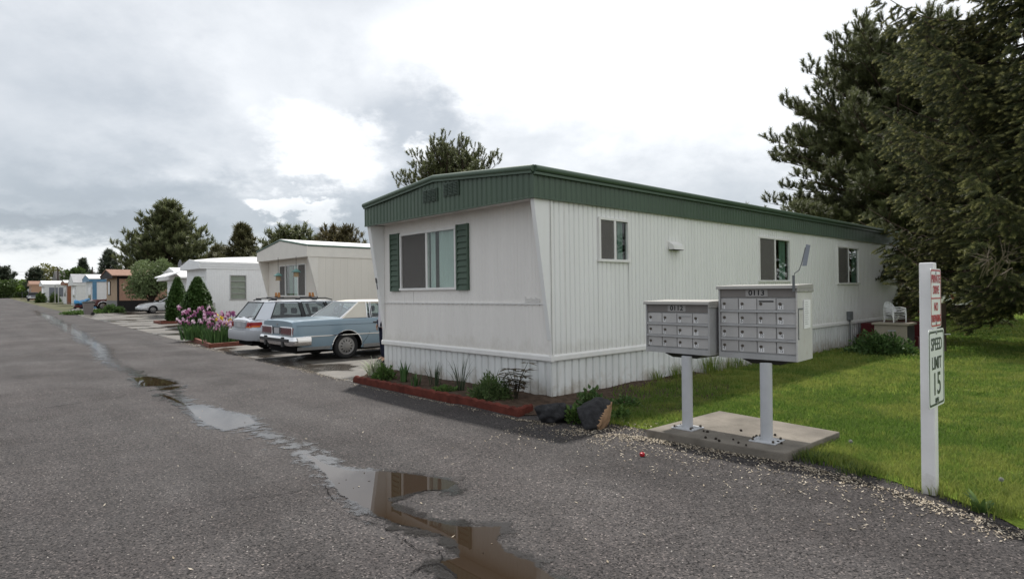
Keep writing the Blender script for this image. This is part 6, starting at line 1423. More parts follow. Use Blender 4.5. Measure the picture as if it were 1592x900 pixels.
# pine and spruce on the right
b, H_, r_ = px_tree(1400, 30, 205, 29.5); pine('pine_tree', 'tall open pine behind the home roof, left of the big spruce', (b[0], b[1], 0), H_, r_ * 1.0, 2.4, 240, M['pine'], 'dome', (44, .16, .04, .32), 1.15, 31, (-10, 58), trunk_r=.3, tuft_scale=1.1)
def spruce(name, label, base, H_, rad, z0, zmax, nb, seed, dens=1.0):
    r = np.random.default_rng(seed); h = thing(name, label, 'tree', (base[0], base[1], 0)); W = Wood(); zz = np.linspace(-.3, H_, 8); W.limb(np.stack([zz * 0, zz * 0, zz], 1), .42, .05, 9)
    pos = []; dr = []; sc = []; vv = []
    for i in range(nb):
        q = (i + r.random()) / nb; z = z0 + (zmax - z0) * q + .35 * r.normal(); az_ = i * 2.399 + r.normal() * .3; tocam = math.cos(az_ - math.atan2(-base[1] + 1, -base[0] + 2))
        L = rad * (1 - (z / H_) ** 1.9) * (.80 + .28 * r.random()) * (1.16 if z < 3 else 1); n = 9; t = np.linspace(0, 1, n); hd = np.array([math.cos(az_), math.sin(az_)]); side = np.array([-math.sin(az_), math.cos(az_)])
        dip = (.10 + .08 * r.random()) * L; rise = .10 * L * t - dip * np.sin(t * math.pi * .85) * 1.5 + .10 * L * t ** 3
        pts = np.stack([L * t * hd[0], L * t * hd[1], z + .55 + rise], 1); W.limb(pts, .04, .008, 5); tone = r.random()
        if tocam < -.55 and z < zmax - 1: continue
        ns = int(L * 8.0 * dens)
        for k in range(ns):
            f = .22 + .78 * ((k + r.random()) / ns) ** .8; c = np.array([np.interp(f, t, pts[:, j]) for j in range(3)]); sd = 1 if k % 2 else -1
            ln = (.42 * L * (1.04 - f) + .22) * (.55 + .5 * r.random()); a2 = az_ + sd * R(38 + 30 * r.random()) * (1 if f < .93 else .3); hang = -.16 - .5 * r.random() * (1.1 - f)
            d = np.array([math.cos(a2), math.sin(a2), hang]); d /= np.linalg.norm(d)
            if ln > .5: W.limb([c, c + d * ln * .5 + np.array([0, 0, -.05]), c + d * ln], .012, .005, 3)
            m_ = max(1, int(ln / .15 * dens))
            for w_ in range(m_):
                g = (w_ + .6 * r.random() + .3) / m_; s2 = 1 if w_ % 2 else -1; a3 = a2 + s2 * R(25 + 35 * r.random()); dd = np.array([math.cos(a3), math.sin(a3), -.25 - .55 * r.random() + (.35 if g > .8 else 0)])
                pos.append(c + d * ln * g + np.array([0, 0, -.03])); dr.append(dd); sc.append(.7 + .55 * r.random()); vv.append(np.clip(.55 * tone + .45 * r.random(), 0, 1))
    W.build('trunk', M['bark'], h); pos = np.array(pos); dr = np.array(dr); sc = np.array(sc); vv = np.array(vv)
    n_ = 40; rr_ = np.random.default_rng(5); bv = []; bf = []; bt = []
    for i in range(n_):                     # a spruce shoot: needles all round, pale at the tip
        z = .30 * (i + .5) / n_; a = i * 2.399; e = R(50) + rr_.random() * R(25) - R(30) * (i / n_); k = .085 * (1.15 - .4 * i / n_); d = np.array([math.cos(a) * math.sin(e), math.sin(a) * math.sin(e), math.cos(e)]); s_ = np.array([-math.sin(a), math.cos(a), 0]) * .018
        o = len(bv); b_ = np.array([0, 0, z]); bv += [b_ - s_, b_ + s_, b_ + d * k]; bf.append((o, o + 1, o + 2)); q = max(0, (z / .30 - .5) / .5); bt += [q, q, q]
    P, Fc, A = scatter(np.array(bv), np.array(bf), pos, frames(dr, r.random(len(pos)) * 6.28), sc, np.array(bt) * .75, vv)
    np_mesh('crown', P, Fc, M['spruce'], h, A)
    return h
sp = spruce('spruce_tree', 'huge drooping spruce filling the right edge, branches over the lawn', (14.8, 16.2), 24, 4.75, 1.7, 11.8, 150, 41, 1.1)
tw = Wood(); rt_ = np.random.default_rng(3)
c = at(1535, 425, 12.4)
for i in range(16):                          # bare dead twigs inside the skirt of the spruce
    a = np.array([c.x + .5, c.y + .5, c.z - .05]) + rt_.normal(size=3) * .1; e = np.array([c.x - .5 + rt_.random() * .9, c.y - .3, c.z + .9 * (rt_.random() - .15)]); m_ = (a + e) / 2 + np.array([.12, 0, .14]); tw.limb([a, m_, e], .012, .004, 4)
    for k in range(2): q = m_ + (e - m_) * rt_.random(); tw.limb([q, q + rt_.normal(size=3) * .16], .005, .002, 3)
tw.build('dead_twigs', M['bark_grey'], sp).matrix_parent_inverse = Matrix.Translation((-14.8, -16.2, 0))
# conifers beyond the lawn close the view under the spruce
for px, top, rad, Y, lab, sd in ((1535, 300, 60, 41, 'second spruce beyond the lawn with low skirts, behind the huge spruce', 51), (1440, 250, 70, 46, 'dark conifer beyond the lawn behind the sign post', 52), (1610, 240, 75, 47, 'dark conifer beyond the lawn at the frame edge', 53), (1330, 300, 50, 52, 'dark conifer hidden behind the far end of the near home', 54)):
    b, H_, r_ = px_tree(px, top, rad, Y); pine('conifer_tree', lab, (b[0], b[1], 0), H_, r_ * 1.25, .35, 150, M['spruce_blue'], 'cone', (16, .34, .09, .45), .85, sd, (-10, 35), droop=.4, wood=False)
# two clipped cone shrubs
def cone_shrub(label, px, Y, H_, rad, seed):
    t = at(px, 460, Y); r = np.random.default_rng(seed); h = thing('cone_shrub', label, 'shrub', (t.x, t.y, .0)); n = 5200
    z = r.random(n) ** 1.15 * H_; q = z / H_; prof = np.where(q < .12, .8 + q * 1.6, np.cos((q - .12) / .88 * math.pi / 2) ** .85 + .02); a = r.random(n) * 6.283; lump = 1 + .08 * np.sin(a * 5 + z * 4 + seed) + .07 * np.sin(z * 9 + a * 3) + .04 * np.sin(z * 17 - a * 7)
    rr_ = rad * prof * lump * (.78 + .30 * r.random(n) ** 1.5); pos = np.stack([np.cos(a) * rr_, np.sin(a) * rr_, z], 1); dr = np.stack([np.cos(a) * .6, np.sin(a) * .6, np.full(n, .9)], 1) + r.normal(size=(n, 3)) * .25
    bv, bf, bt = needle_tuft(9, .09, .045, .11, 6); P, Fc, A = scatter(bv, bf, pos, frames(dr, a), .7 + .6 * r.random(n), bt * .6, np.clip(.5 + .3 * np.sin(a * 4 + z * 5) + .3 * r.normal(size=n), 0, 1)); np_mesh('foliage', P, Fc, M['arbor'], h, A)
    W = Wood(); W.limb([(0, 0, -.1), (0, 0, H_ * .5), (0, 0, H_ * .92)], rad * .75, .05, 10); W.build('stem', M['arbor_core'], h); return h
M['arbor_core'] = mat('inner_twigs', (.02, .03, .012), .9, .1)
cone_shrub('narrow clipped cone shrub, the left of the pair', 276, 34.8, 2.5, .52, 61)
cone_shrub('wide clipped cone shrub before the white home window', 307, 28.6, 2.32, .63, 62)

# ---------------------------------------------------------------- garden plants
def blades(name, label, cat, base, n, L, w, m, seed, spread=.12, droop=.5, parent=None, stiff=.3, rz0=0.0):
    r = np.random.default_rng(seed); h = parent or thing(name, label, cat, (base[0], base[1], base[2])); vs = []; fs = []; v_ = []; k = 6
    for i in range(n):
        a = r.random() * 6.283; b0 = np.array([math.cos(a) * spread * r.random(), math.sin(a) * spread * r.random(), 0]); ln = L * (.55 + .5 * r.random()); dp = droop * (.4 + r.random()) * (1 - stiff * r.random()); ww = w * (.7 + .6 * r.random()); tone = r.random(); tw_ = r.normal() * .4; o = len(vs)
        for j in range(k):
            f = j / (k - 1); rad_ = ln * dp * f ** 1.7; z = ln * (f - .42 * dp * f ** 2.4); c = b0 + np.array([math.cos(a) * rad_, math.sin(a) * rad_, z]); sd = np.array([-math.sin(a + tw_), math.cos(a + tw_), 0]) * ww * .5 * (1 - f ** 2.2 * .95); vs += [c - sd, c + sd]; v_ += [tone, tone]
        fs += [(o + 2 * j, o + 2 * j + 1, o + 2 * j + 3, o + 2 * j + 2) for j in range(k - 1)]
    np_mesh('leaves', np.array(vs), np.array(fs), m, h, {'v': v_, 'tip': np.zeros(len(v_))}); return h
def mound(name, label, cat, base, rad, H_, n, leaf, m, seed, stems=6, thin=False):
    r = np.random.default_rng(seed); h = thing(name, label, cat, (base[0], base[1], base[2])); d = r.normal(size=(n, 3)); d[:, 2] = np.abs(d[:, 2]); d /= np.linalg.norm(d, axis=1, keepdims=True); k = (.55 + .5 * r.random(n)) * (1 + .18 * np.sin(d[:, 0] * 7 + seed) + .15 * np.sin(d[:, 1] * 9 + seed * 2))
    pos = d * k[:, None] * np.array([rad, rad, H_]); dr = d + r.normal(size=(n, 3)) * .6 + np.array([0, 0, .3]); bv = np.array([(0, 0, 0), (.3, .03, .4), (0, .08, 1.), (-.3, .03, .4)]) * leaf * (np.array([.5, 1, 1]) if thin else 1); bf = np.array([(0, 1, 2), (0, 2, 3)])
    P, Fc, A = scatter(bv, bf, pos, frames(dr, r.random(n) * 6.28), .6 + .8 * r.random(n), None, r.random(n)); np_mesh('leaves', P, Fc, m, h, A)
    W = Wood()
    for i in range(stems): a = i * 2.4; W.limb([(0, 0, -.03), (math.cos(a) * rad * .35, math.sin(a) * rad * .35, H_ * .5), (math.cos(a) * rad * .7, math.sin(a) * rad * .7, H_ * .85)], .006, .003, 4)
    W.build('stems', M['bark'], h); return h
def bp(px, py, z=.05): p = gp(px, py, z); return (p.x, p.y, z)
blades('variegated_grass', 'arching white striped grass at the left end of the bed', 'plant', bp(580, 583), 90, .40, .022, M['leaf_var'], 71, .10, .75)
mound('leafy_plant', 'bushy fresh green plant beside the striped grass', 'plant', bp(597, 590), .17, .22, 700, .055, M['leaf_mid'], 72)
blades('iris_plant', 'broad leaved iris without flowers, taller one in the bed', 'plant', bp(629, 593), 18, .40, .045, M['leaf_iris'], 73, .07, .22)
blades('iris_plant', 'broad leaved iris without flowers, shorter one in the bed', 'plant', bp(646, 599), 14, .28, .045, M['leaf_iris'], 74, .09, .4)
blades('spiky_plant', 'dark spiky clump with few blades left of centre of bed', 'plant', bp(676, 599), 20, .46, .018, M['leaf_spike'], 75, .12, .35)
blades('spiky_plant', 'dark spiky clump with long spread blades right of bed centre', 'plant', bp(716, 607), 16, .66, .018, M['leaf_spike'], 76, .07, .42)
mound('ground_cover_plant', 'low bright green trailing plant in front of the spiky clumps', 'plant', bp(692, 608), .17, .07, 400, .04, M['leaf_mid'], 77)
mound('leafy_plant', 'large round feathery green mound in the red edged bed', 'plant', bp(763, 620), .27, .30, 3000, .05, M['leaf_mid2'] if 'leaf_mid2' in M else M.setdefault('leaf_mid2', foliage('feathery_leaves', (.06, .105, .035), (.12, .17, .06), trans=.3)), 78, thin=True)
blades('fern_plant', 'few upright pale green fronds behind the feathery mound', 'plant', bp(768, 613), 12, .42, .04, M['leaf_mid'], 79, .10, .4)
def peony():
    h = thing('peony_plant', 'dark reddish leaved plant at the right end of the bed', 'plant', bp(803, 621)); r = np.random.default_rng(80); W = Wood(); pos = []; dr = []
    for i in range(7):
        a = i * 2.4; top = np.array([math.cos(a) * .17, math.sin(a) * .17, .36 + .24 * r.random()]); W.limb([(0, 0, -.03), top * np.array([.4, .4, .6]), top], .007, .003, 4)
        for z in (.45, .62, .8, .98):
            c = top * np.array([z, z, z])
            for k in range(5): b_ = a + k * 1.256 + r.random(); pos.append(c); dr.append((math.cos(b_), math.sin(b_), -.25 + .4 * r.random()))
    W.build('stems', M['leaf_peony'], h); pos = np.array(pos); dr = np.array(dr, float); bv = np.array([(0, 0, 0), (.16, .03, .45), (0, -.03, 1.), (-.16, .03, .45)]) * .17; bf = np.array([(0, 1, 2), (0, 2, 3)])
    P, Fc, A = scatter(bv, bf, pos, frames(dr, np.zeros(len(pos))), .7 + .5 * r.random(len(pos))); np_mesh('leaves', P, Fc, M['leaf_peony'], h, A)
peony()
mound('weed_plant', 'leafy green weed between the two rocks', 'plant', bp(893, 656, .01), .10, .17, 260, .06, M['leaf_mid'], 81)
mound('weed_plant', 'taller leafy weed against the skirting behind the black rocks', 'plant', bp(922, 634, .01), .20, .24, 420, .06, M['leaf_dark2'] if 'leaf_dark2' in M else M.setdefault('leaf_dark2', foliage('weed_leaves', (.05, .10, .03), (.10, .16, .05), trans=.3)), 82)
mound('weed_plant', 'small leafy weed right of the tan faced rock', 'plant', bp(966, 652, .01), .09, .13, 200, .055, M['leaf_mid'], 83)
mound('weed_plant', 'greyish low weed along the skirting, right of the taller weed', 'plant', bp(972, 631, .01), .16, .11, 260, .05, M['leaf_dark2'], 84)
mound('low_shrub', 'low leafy shrub in front of the air conditioner', 'shrub', tuple(gp(1365, 551)), .62, .46, 2600, .085, M['leaf_dark2'], 85)
mound('leafy_plant', 'small rosette of leaves right of the low shrub', 'plant', tuple(gp(1405, 552)), .22, .16, 300, .11, M['leaf_mid'], 86)
blades('dock_weed', 'broad leaved weed at the lawn edge right of the sign post', 'plant', tuple(gp(1525, 795)), 12, .17, .045, M['leaf_mid'], 87, .05, .8)
blades('dock_weed', 'dark green grass tuft by the corner of the concrete pad', 'plant', tuple(gp(1290, 722)), 60, .12, .012, M['grass'], 88, .16, .6)
# seeding grass tufts along the skirting
for i, (t_, hgt) in enumerate(((2.55, .26), (3.05, .34), (3.5, .28), (4.1, .42), (4.45, .46), (4.9, .34), (5.5, .3), (6.2, .24), (7.2, .2))):
    o = blades('grass_tuft', 'tall unmown grass tuft along the white skirting', 'grass tuft', tuple(st(-.12 - .05 * (i % 2), t_, .01)), 60, hgt, .009, M['grass'], 90 + i, .14, .35); o['group'] = 'grass tufts along the skirting'
for px_, py_, n_, hh_, lab in ((1150, 696, 40, .07, 'thin grass tuft on the bare soil before the pad, between both mailbox posts'), (1200, 708, 60, .09, 'thick grass tuft at the front corner of the pad'), (1262, 716, 120, .11, 'dark rough grass patch right of the pad front corner'), (1330, 735, 90, .10, 'rough grass patch on the verge between pad and sign post')):
    blades('grass_tuft', lab, 'grass tuft', tuple(gp(px_, py_, .005)), n_, hh_, .008, M['grass_rough'], int(px_), .17, .7)
for px_, py_, lab in ((1322, 704, 'white dandelion seed head near the pad corner'), (1556, 768, 'white dandelion seed head at the right lawn edge')):
    p = gp(px_, py_); dd_ = thing('dandelion', lab, 'flower', (p.x, p.y, 0)); MB().tube([(0, 0, 0), (.01, 0, .06), (.005, 0, .11)], .002, 5).build('stalk', M['leaf_mid'], dd_)
    r9 = np.random.default_rng(int(px_)); d9 = r9.normal(size=(260, 3)); bv9, bf9, bt9 = needle_tuft(3, .010, .0018, .003, 4); P9, F9, A9 = scatter(bv9, bf9, np.array([[.005, 0, .115]]) + d9 / np.linalg.norm(d9, axis=1, keepdims=True) * .008, frames(d9, r9.random(260) * 6), np.ones(260)); np_mesh('seed_head', P9, F9, M['seed_white'], dd_, A9)
# far garden greens near the bin
b = g2(120, 489); mound('leafy_plant', 'grassy green plants left of the bin', 'plant', tuple(b), .9, .22, 1000, .16, M['leaf_mid'], 101)
b = g2(152, 487); mound('leafy_plant', 'sprawling green plants between the bin and salmon house', 'plant', tuple(b), 1.1, .22, 1300, .16, M['leaf_mid'], 102)
b = g2(174, 486.5); mound('low_shrub', 'dense dark green shrub at the salmon house corner', 'shrub', tuple(b), .75, .55, 2200, .15, M['leaf_dark2'], 103)
b = g2(63, 470.5); mound('low_shrub', 'dark shrub at the corner of the low far home', 'shrub', tuple(b), .55, 1.3, 900, .35, M['leaf_dark'], 104)
b = g2(85, 470); mound('low_shrub', 'small dark shrub before the far carport', 'shrub', tuple(b), .6, 1.2, 600, .3, M['leaf_dark'], 105)
# irises: three clumps with blossoms
M['petal_pink'] = foliage('pink_petals', (.50, .27, .42), (.72, .55, .65), trans=.3); M['petal_purple'] = foliage('mauve_petals', (.22, .055, .14), (.40, .16, .28), trans=.25); M['petal_pale'] = foliage('pale_pink_petals', (.62, .45, .54), (.80, .72, .76), trans=.3); M['petal_deep'] = foliage('deep_purple_petals', (.12, .025, .10), (.24, .07, .20), trans=.2); M['petal_yellow'] = foliage('yellow_petals', (.72, .46, .02), (.82, .62, .08), trans=.3)
def blossom_mesh():
    vs = []; fs = []; v_ = []; mi = []
    for k in range(6):
        a = k * 1.047; up = k % 2 == 0; n = 5; o = len(vs)
        for j in range(n):
            f = j / (n - 1); w = .038 * math.sin(math.pi * min(1, f * .8 + .18)) + .004
            if up: c = (math.cos(a) * .045 * math.sin(f * 2.4), math.sin(a) * .045 * math.sin(f * 2.4), .105 * f)
            else: c = (math.cos(a) * .085 * f ** .7, math.sin(a) * .085 * f ** .7, .03 * math.sin(f * 2) - .085 * f ** 2.2)
            vs += [(c[0] - math.sin(a) * w, c[1] + math.cos(a) * w, c[2]), (c[0], c[1], c[2] + .012), (c[0] + math.sin(a) * w, c[1] - math.cos(a) * w, c[2])]; v_ += [f, f * .8, f]
        for j in range(n - 1):
            for q in range(2): fs.append((o + j * 3 + q, o + j * 3 + q + 1, o + j * 3 + q + 4, o + j * 3 + q + 3)); mi.append(0 if up else 1)
    return np.array(vs), np.array(fs), v_, mi
def iris_clump(label, base, n_leaf, n_fl, rad, yellow, seed, Hh=.92):
    h = blades('iris_clump', label, 'flowers', (base[0], base[1], .07), n_leaf, .66, .04, M['leaf_iris'], seed, rad, .35); r = np.random.default_rng(seed + 5); W = Wood(); bv, bf, v_, mi = blossom_mesh(); protos = {}
    for i in range(n_fl):
        a = i * 2.399 + r.random(); k = rad * 1.05 * math.sqrt((i + .5) / n_fl); z = Hh * (.52 + .54 * r.random()); top = np.array([math.cos(a) * k, math.sin(a) * k, z]); W.limb([(top[0] * .8, top[1] * .8, -.02), (top[0] * .9, top[1] * .95, z * .5), top], .007, .005, 4)
        kind = 'y' if i in yellow else ('p', 'd', 'p', 'w', 'd')[i % 5]
        if kind not in protos:
            m0, m1 = {'y': (M['petal_yellow'], M['petal_yellow']), 'p': (M['petal_pink'], M['petal_purple']), 'w': (M['petal_pale'], M['petal_pink']), 'd': (M['petal_purple'], M['petal_deep'])}[kind]; o = np_mesh('blossom', bv, bf, [m0, m1], h, {'v': v_, 'tip': np.zeros(len(v_))}, mi); protos[kind] = o
        else: o = protos[kind].copy(); link(o)
        o.parent = h; o.location = top; s_ = .62 + .45 * r.random(); o.scale = (s_, s_, s_); o.rotation_euler = (r.normal() * .25, r.normal() * .25, r.random() * 6.28)
        if kind == 'y': o['label'] = 'yellow blossom'
    W.build('stalks', M['leaf_iris'], h)
def ibp(px, py): p = gp(px, py, .07); return (p.x, p.y)
iris_clump('left iris clump, tall with only pink and mauve blossoms', ibp(306, 527), 230, 38, .60, (), 111, 1.02)
iris_clump('iris clump with the yellow blossoms among mauve ones', ibp(341, 533), 240, 28, .50, (3, 8, 14, 19, 24), 113, .86)
iris_clump('right iris clump of mauve blossoms nearest the silver car', ibp(366, 530), 210, 28, .50, (), 112, .88)
# ---------------------------------------------------------------- lawn blades, litter, puddles
def inside(poly, P):
    x, y = P[:, 0], P[:, 1]; r = np.zeros(len(P), bool); n = len(poly)
    for i in range(n):
        x1, y1 = poly[i]; x2, y2 = poly[(i + 1) % n]; c = ((y1 > y) != (y2 > y)); xi = (x2 - x1) * (y - y1) / ((y2 - y1) if y2 != y1 else 1e-9) + x1; r ^= c & (x < xi)
    return r
def poly_sd(poly, P):
    d = np.full(len(P), 1e9); n = len(poly)
    for i in range(n):
        a = np.array(poly[i]); b = np.array(poly[(i + 1) % n]); ab = b - a; t = np.clip(((P - a) @ ab) / max(1e-9, ab @ ab), 0, 1); d = np.minimum(d, np.linalg.norm(P - a - t[:, None] * ab, axis=1))
    return np.where(inside(poly, P), d, -d)
def vnoise(P, s, seed):
    r = np.random.default_rng(seed); T = r.random((256, 256)); q = P / s; i = np.floor(q).astype(int); f = q - i; f = f * f * (3 - 2 * f)
    g = lambda a, b: T[(i[:, 0] + a) % 256, (i[:, 1] + b) % 256]
    return (g(0, 0) * (1 - f[:, 0]) + g(1, 0) * f[:, 0]) * (1 - f[:, 1]) + (g(0, 1) * (1 - f[:, 0]) + g(1, 1) * f[:, 0]) * f[:, 1]
PADP = [gp(1005, 667, .09), gp(1118, 638, .09), gp(1306, 671, .09), gp(1220, 704, .09)]; PADP = [(p.x, p.y) for p in PADP]
def grass():
    r = np.random.default_rng(55); out = []
    for (y0, y1, x0, x1, dens, hgt, wid) in ((4.2, 6.5, 1.2, 6.5, 5200, .05, .006), (6.5, 9, .8, 9, 2800, .05, .009), (9, 13, 1.5, 13, 1300, .055, .013), (13, 20, 4, 20, 450, .06, .022), (20, 42, 10, 36, 90, .07, .05)):
        n = int((y1 - y0) * (x1 - x0) * dens); P = np.stack([x0 + r.random(n) * (x1 - x0), y0 + r.random(n) * (y1 - y0)], 1); P = P[poly_sd(lawn_poly, P) > -.09]; P = P[np.abs(P[:, 0] / P[:, 1]) < 1.02]
        P = P[poly_sd(PADP, P) < -.0]; e = poly_sd(lawn_poly, P); keep = r.random(len(P)) < np.clip(.42 + e * 3.2, 0, 1)
        s_ = (P - np.array(C0[:2])) @ np.array(U[:2]); t_ = (P - np.array(C0[:2])) @ np.array(V[:2]); bare = (s_ > -1.0) & (t_ < 2.0); keep &= ~(bare & (r.random(len(P)) < .93 - .3 * np.clip(t_, 0, 2)))
        P = P[keep]; out.append((P, np.full(len(P), hgt), np.full(len(P), wid)))
    P = np.concatenate([o[0] for o in out]); H_ = np.concatenate([o[1] for o in out]); Wd = np.concatenate([o[2] for o in out]); n = len(P)
    tone = np.clip(.42 + 1.3 * (vnoise(P, 1.3, 1) - .5) + 1.2 * (vnoise(P, .3, 2) - .5) + .8 * (vnoise(P, .1, 6) - .5) + .22 * r.normal(size=n), 0, 1); edge = poly_sd(lawn_poly, P)
    H_ = H_ * (.6 + .7 * r.random(n)) * (.7 + .6 * vnoise(P, .35, 4)) * (1 + .15 * np.exp(-np.clip(edge, 0, 9) / .25)); a = r.random(n) * 6.283; b = r.random(n) * 6.283; ln = .25 + .55 * r.random(n)
    tip = np.stack([P[:, 0] + np.cos(a) * H_ * ln, P[:, 1] + np.sin(a) * H_ * ln, .012 + H_], 1); mid = np.stack([P[:, 0] + np.cos(a) * H_ * ln * .3, P[:, 1] + np.sin(a) * H_ * ln * .3, .012 + H_ * .6], 1); s = np.stack([np.cos(b), np.sin(b), np.zeros(n)], 1) * Wd[:, None] * .5; base = np.stack([P[:, 0], P[:, 1], np.full(n, .005)], 1)
    vs = np.stack([base - s, base + s, mid - s * .8, mid + s * .8, tip], 1).reshape(-1, 3); o = np.arange(n)[:, None] * 5; f = np.concatenate([o + np.array([[0, 1, 3]]), o + np.array([[0, 3, 2]]), o + np.array([[2, 3, 4]])], 0)
    ob = np_mesh('grass', vs, f, M['grass'], None, {'v': np.repeat(tone, 5), 'tip': np.tile([0, 0, .2, .2, .6], n)}); tag(ob, 'short mown green lawn grass', 'grass', kind='stuff')
grass()
def litter():
    """pale elm seeds and bark crumbs gathered where the asphalt meets the verge"""
    r = np.random.default_rng(77); line = [gp(*p) for p in ((840, 656), (930, 674), (1005, 682), (1130, 700), (1230, 722), (1330, 748), (1430, 778), (1500, 800), (1600, 838))]; line = np.array([(p.x, p.y) for p in line]); P = []; Z = []
    seg = np.linalg.norm(np.diff(line, axis=0), axis=1)
    for i in range(len(seg)):
        nn = int(seg[i] * (2300 if i < 5 else 1100)); t = r.random(nn); c = line[i] + (line[i + 1] - line[i]) * t[:, None]; d = line[i + 1] - line[i]; nrm = np.array([d[1], -d[0]]) / np.linalg.norm(d); off = np.where(r.random(nn) < .55, r.normal(size=nn) * .09 + .04, r.exponential(.30, nn) - .08); P.append(c + nrm * off[:, None] * np.where(off < 0, .6, 1)[:, None])
    ed = np.array([(p.x, p.y) for p in (gp(549, 597), gp(640, 616), gp(730, 634.5), gp(806, 652), gp(840, 655))])
    for i in range(4):
        nn = 380; t = r.random(nn); d = ed[i + 1] - ed[i]; nrm = np.array([d[1], -d[0]]) / np.linalg.norm(d); P.append(ed[i] + d * t[:, None] + nrm * (np.abs(r.normal(size=nn)) * .05)[:, None])
    for i, (a, b) in enumerate((((393, 558), (549, 595)), ((283, 533), (393, 558)))):
        a, b = gp(*a), gp(*b); nn = 1500; t = r.random(nn)[:, None]; P.append(np.array([(a.x, a.y)]) * (1 - t) + np.array([(b.x, b.y)]) * t + r.normal(size=(nn, 2)) * .07)
    a = gp(960, 668); P.append(np.array([(a.x, a.y)]) + r.normal(size=(1100, 2)) * np.array([.38, .16]))
    P = np.concatenate(P); clump = vnoise(P, .3, 9) * .6 + vnoise(P, .1, 8) * .5; P = P[r.random(len(P)) < np.clip((clump - .25) * 2.2, .08, 1)]
    far_ = r.random((5200, 2)) * np.array([9, 10]) + np.array([-4.5, 2.6]); P = np.concatenate([P, far_[np.abs(far_[:, 0] / far_[:, 1]) < .95][:380]])
    P = P[poly_sd(PADP, P) < .02]; n = len(P); a = r.random(n) * 6.283; sz = .0045 + .0055 * r.random(n); el = 1.0 + 1.2 * r.random(n); c, s = np.cos(a), np.sin(a); z0 = np.where(inside(lawn_poly, P), .026, .007)
    q = []
    for ux, uy, dz in ((-1, 0, 0), (0, -.7, .002), (1, 0, .004), (0, .7, .001)): x = ux * sz * el; y = uy * sz; q.append(np.stack([P[:, 0] + x * c - y * s, P[:, 1] + x * s + y * c, z0 + dz * (1 + 2 * r.random(n))], 1))
    vs = np.stack(q, 1).reshape(-1, 3); f = (np.arange(n)[:, None] * 4 + np.array([[0, 1, 2, 3]])); dark = np.repeat(np.where(r.random(n) < .28, 1., 0.) , 4); v_ = np.repeat(r.random(n), 4)
    m = foliage('dry_seeds', (.24, .19, .13), (.52, .46, .37), (.04, .033, .027), rough=.8, trans=.05); tag(np_mesh('seed_litter', vs, f, m, None, {'v': v_, 'tip': dark}), 'pale dry seeds and dark crumbs along the verge', 'litter', kind='stuff')
litter()
# small cones lying on the pad, a red bottle top on the asphalt
M['cone_dark'] = mat('pine_cone', (.03, .024, .02), .85, .2)
pc0 = None; rr = random.Random(4)
for px, py in ((1052, 664), (1058, 661), (1076, 667), (1088, 664), (1094, 671), (1100, 672), (1097, 681), (1113, 683), (1118, 686), (1152, 670), (1148, 689), (1172, 681), (1176, 679), (1205, 677), (1210, 688), (1160, 693), (1140, 684), (1215, 690)):
    p = gp(px, py, .09)
    if pc0 is None:
        m_ = MB(); m_.lathe([(.003, -.014), (.010, -.009), (.0125, 0), (.009, .009), (.003, .015)], 9); o = m_.build('pine_cone', M['cone_dark']); pc0 = o
    else: o = pc0.copy(); link(o)
    s_ = .75 + .4 * rr.random(); o.scale = (s_,) * 3; o.location = (p.x, p.y, .1); o.rotation_euler = (1.2, rr.random() * 6, rr.random() * 6); tag(o, 'small dark fallen cone lying on the concrete pad', 'cone', 'fallen cones on the pad')
p = gp(998.5, 709.5); m_ = MB(); m_.lathe([(.004, 0), (.022, .004), (.027, .02), (.022, .034), (.006, .04)], 14); m_.lathe([(.0025, .04), (.002, .055)], 6)
o = m_.build('red_fruit', mat('shiny_red', (.38, .01, .02), .25, .5), smooth=True); o.location = (p.x, p.y, .003); tag(o, 'small shiny red fruit lying alone on the asphalt', 'fruit')
# cracks in the asphalt round the big puddle
def cracks():
    r = random.Random(12); m = MB()
    for pl, w in ((((626, 838), (645, 853), (664, 860), (690, 857), (713, 850)), .010), (((640, 893), (655, 882), (684, 878), (705, 893), (712, 901)), .016), (((683, 858), (688, 868), (684, 878)), .010), (((505, 756), (512, 768), (520, 780)), .007), (((545, 805), (590, 818), (626, 836)), .008), (((-30, 648), (40, 641), (100, 630), (160, 622), (215, 611)), .014), (((-20, 556), (50, 549), (110, 541), (150, 538)), .02), (((300, 792), (360, 778), (430, 771), (505, 756)), .006)):
        pts = []
        for a, b in zip(pl, pl[1:]):
            for k in range(6): t = k / 6; q = gp(a[0] + (b[0] - a[0]) * t + r.uniform(-1.5, 1.5), a[1] + (b[1] - a[1]) * t + r.uniform(-1.2, 1.2)); pts.append(q)
        L, R_ = [], []
        for i, p in enumerate(pts):
            d = (pts[min(i + 1, len(pts) - 1)] - pts[max(0, i - 1)]).normalized(); o = Vector((-d.y, d.x, 0)) * w * (.15 + .45 * r.random()); L.append((p.x + o.x, p.y + o.y, .0105)); R_.append((p.x - o.x, p.y - o.y, .0105))
        n = len(pts); m.add(L + R_, [(i, i + 1, n + i + 1, n + i) for i in range(n - 1)])
    tag(m.build('road_crack', mat('crack_dark', (.012, .011, .011), .9, .1)), kind='structure')
cracks()
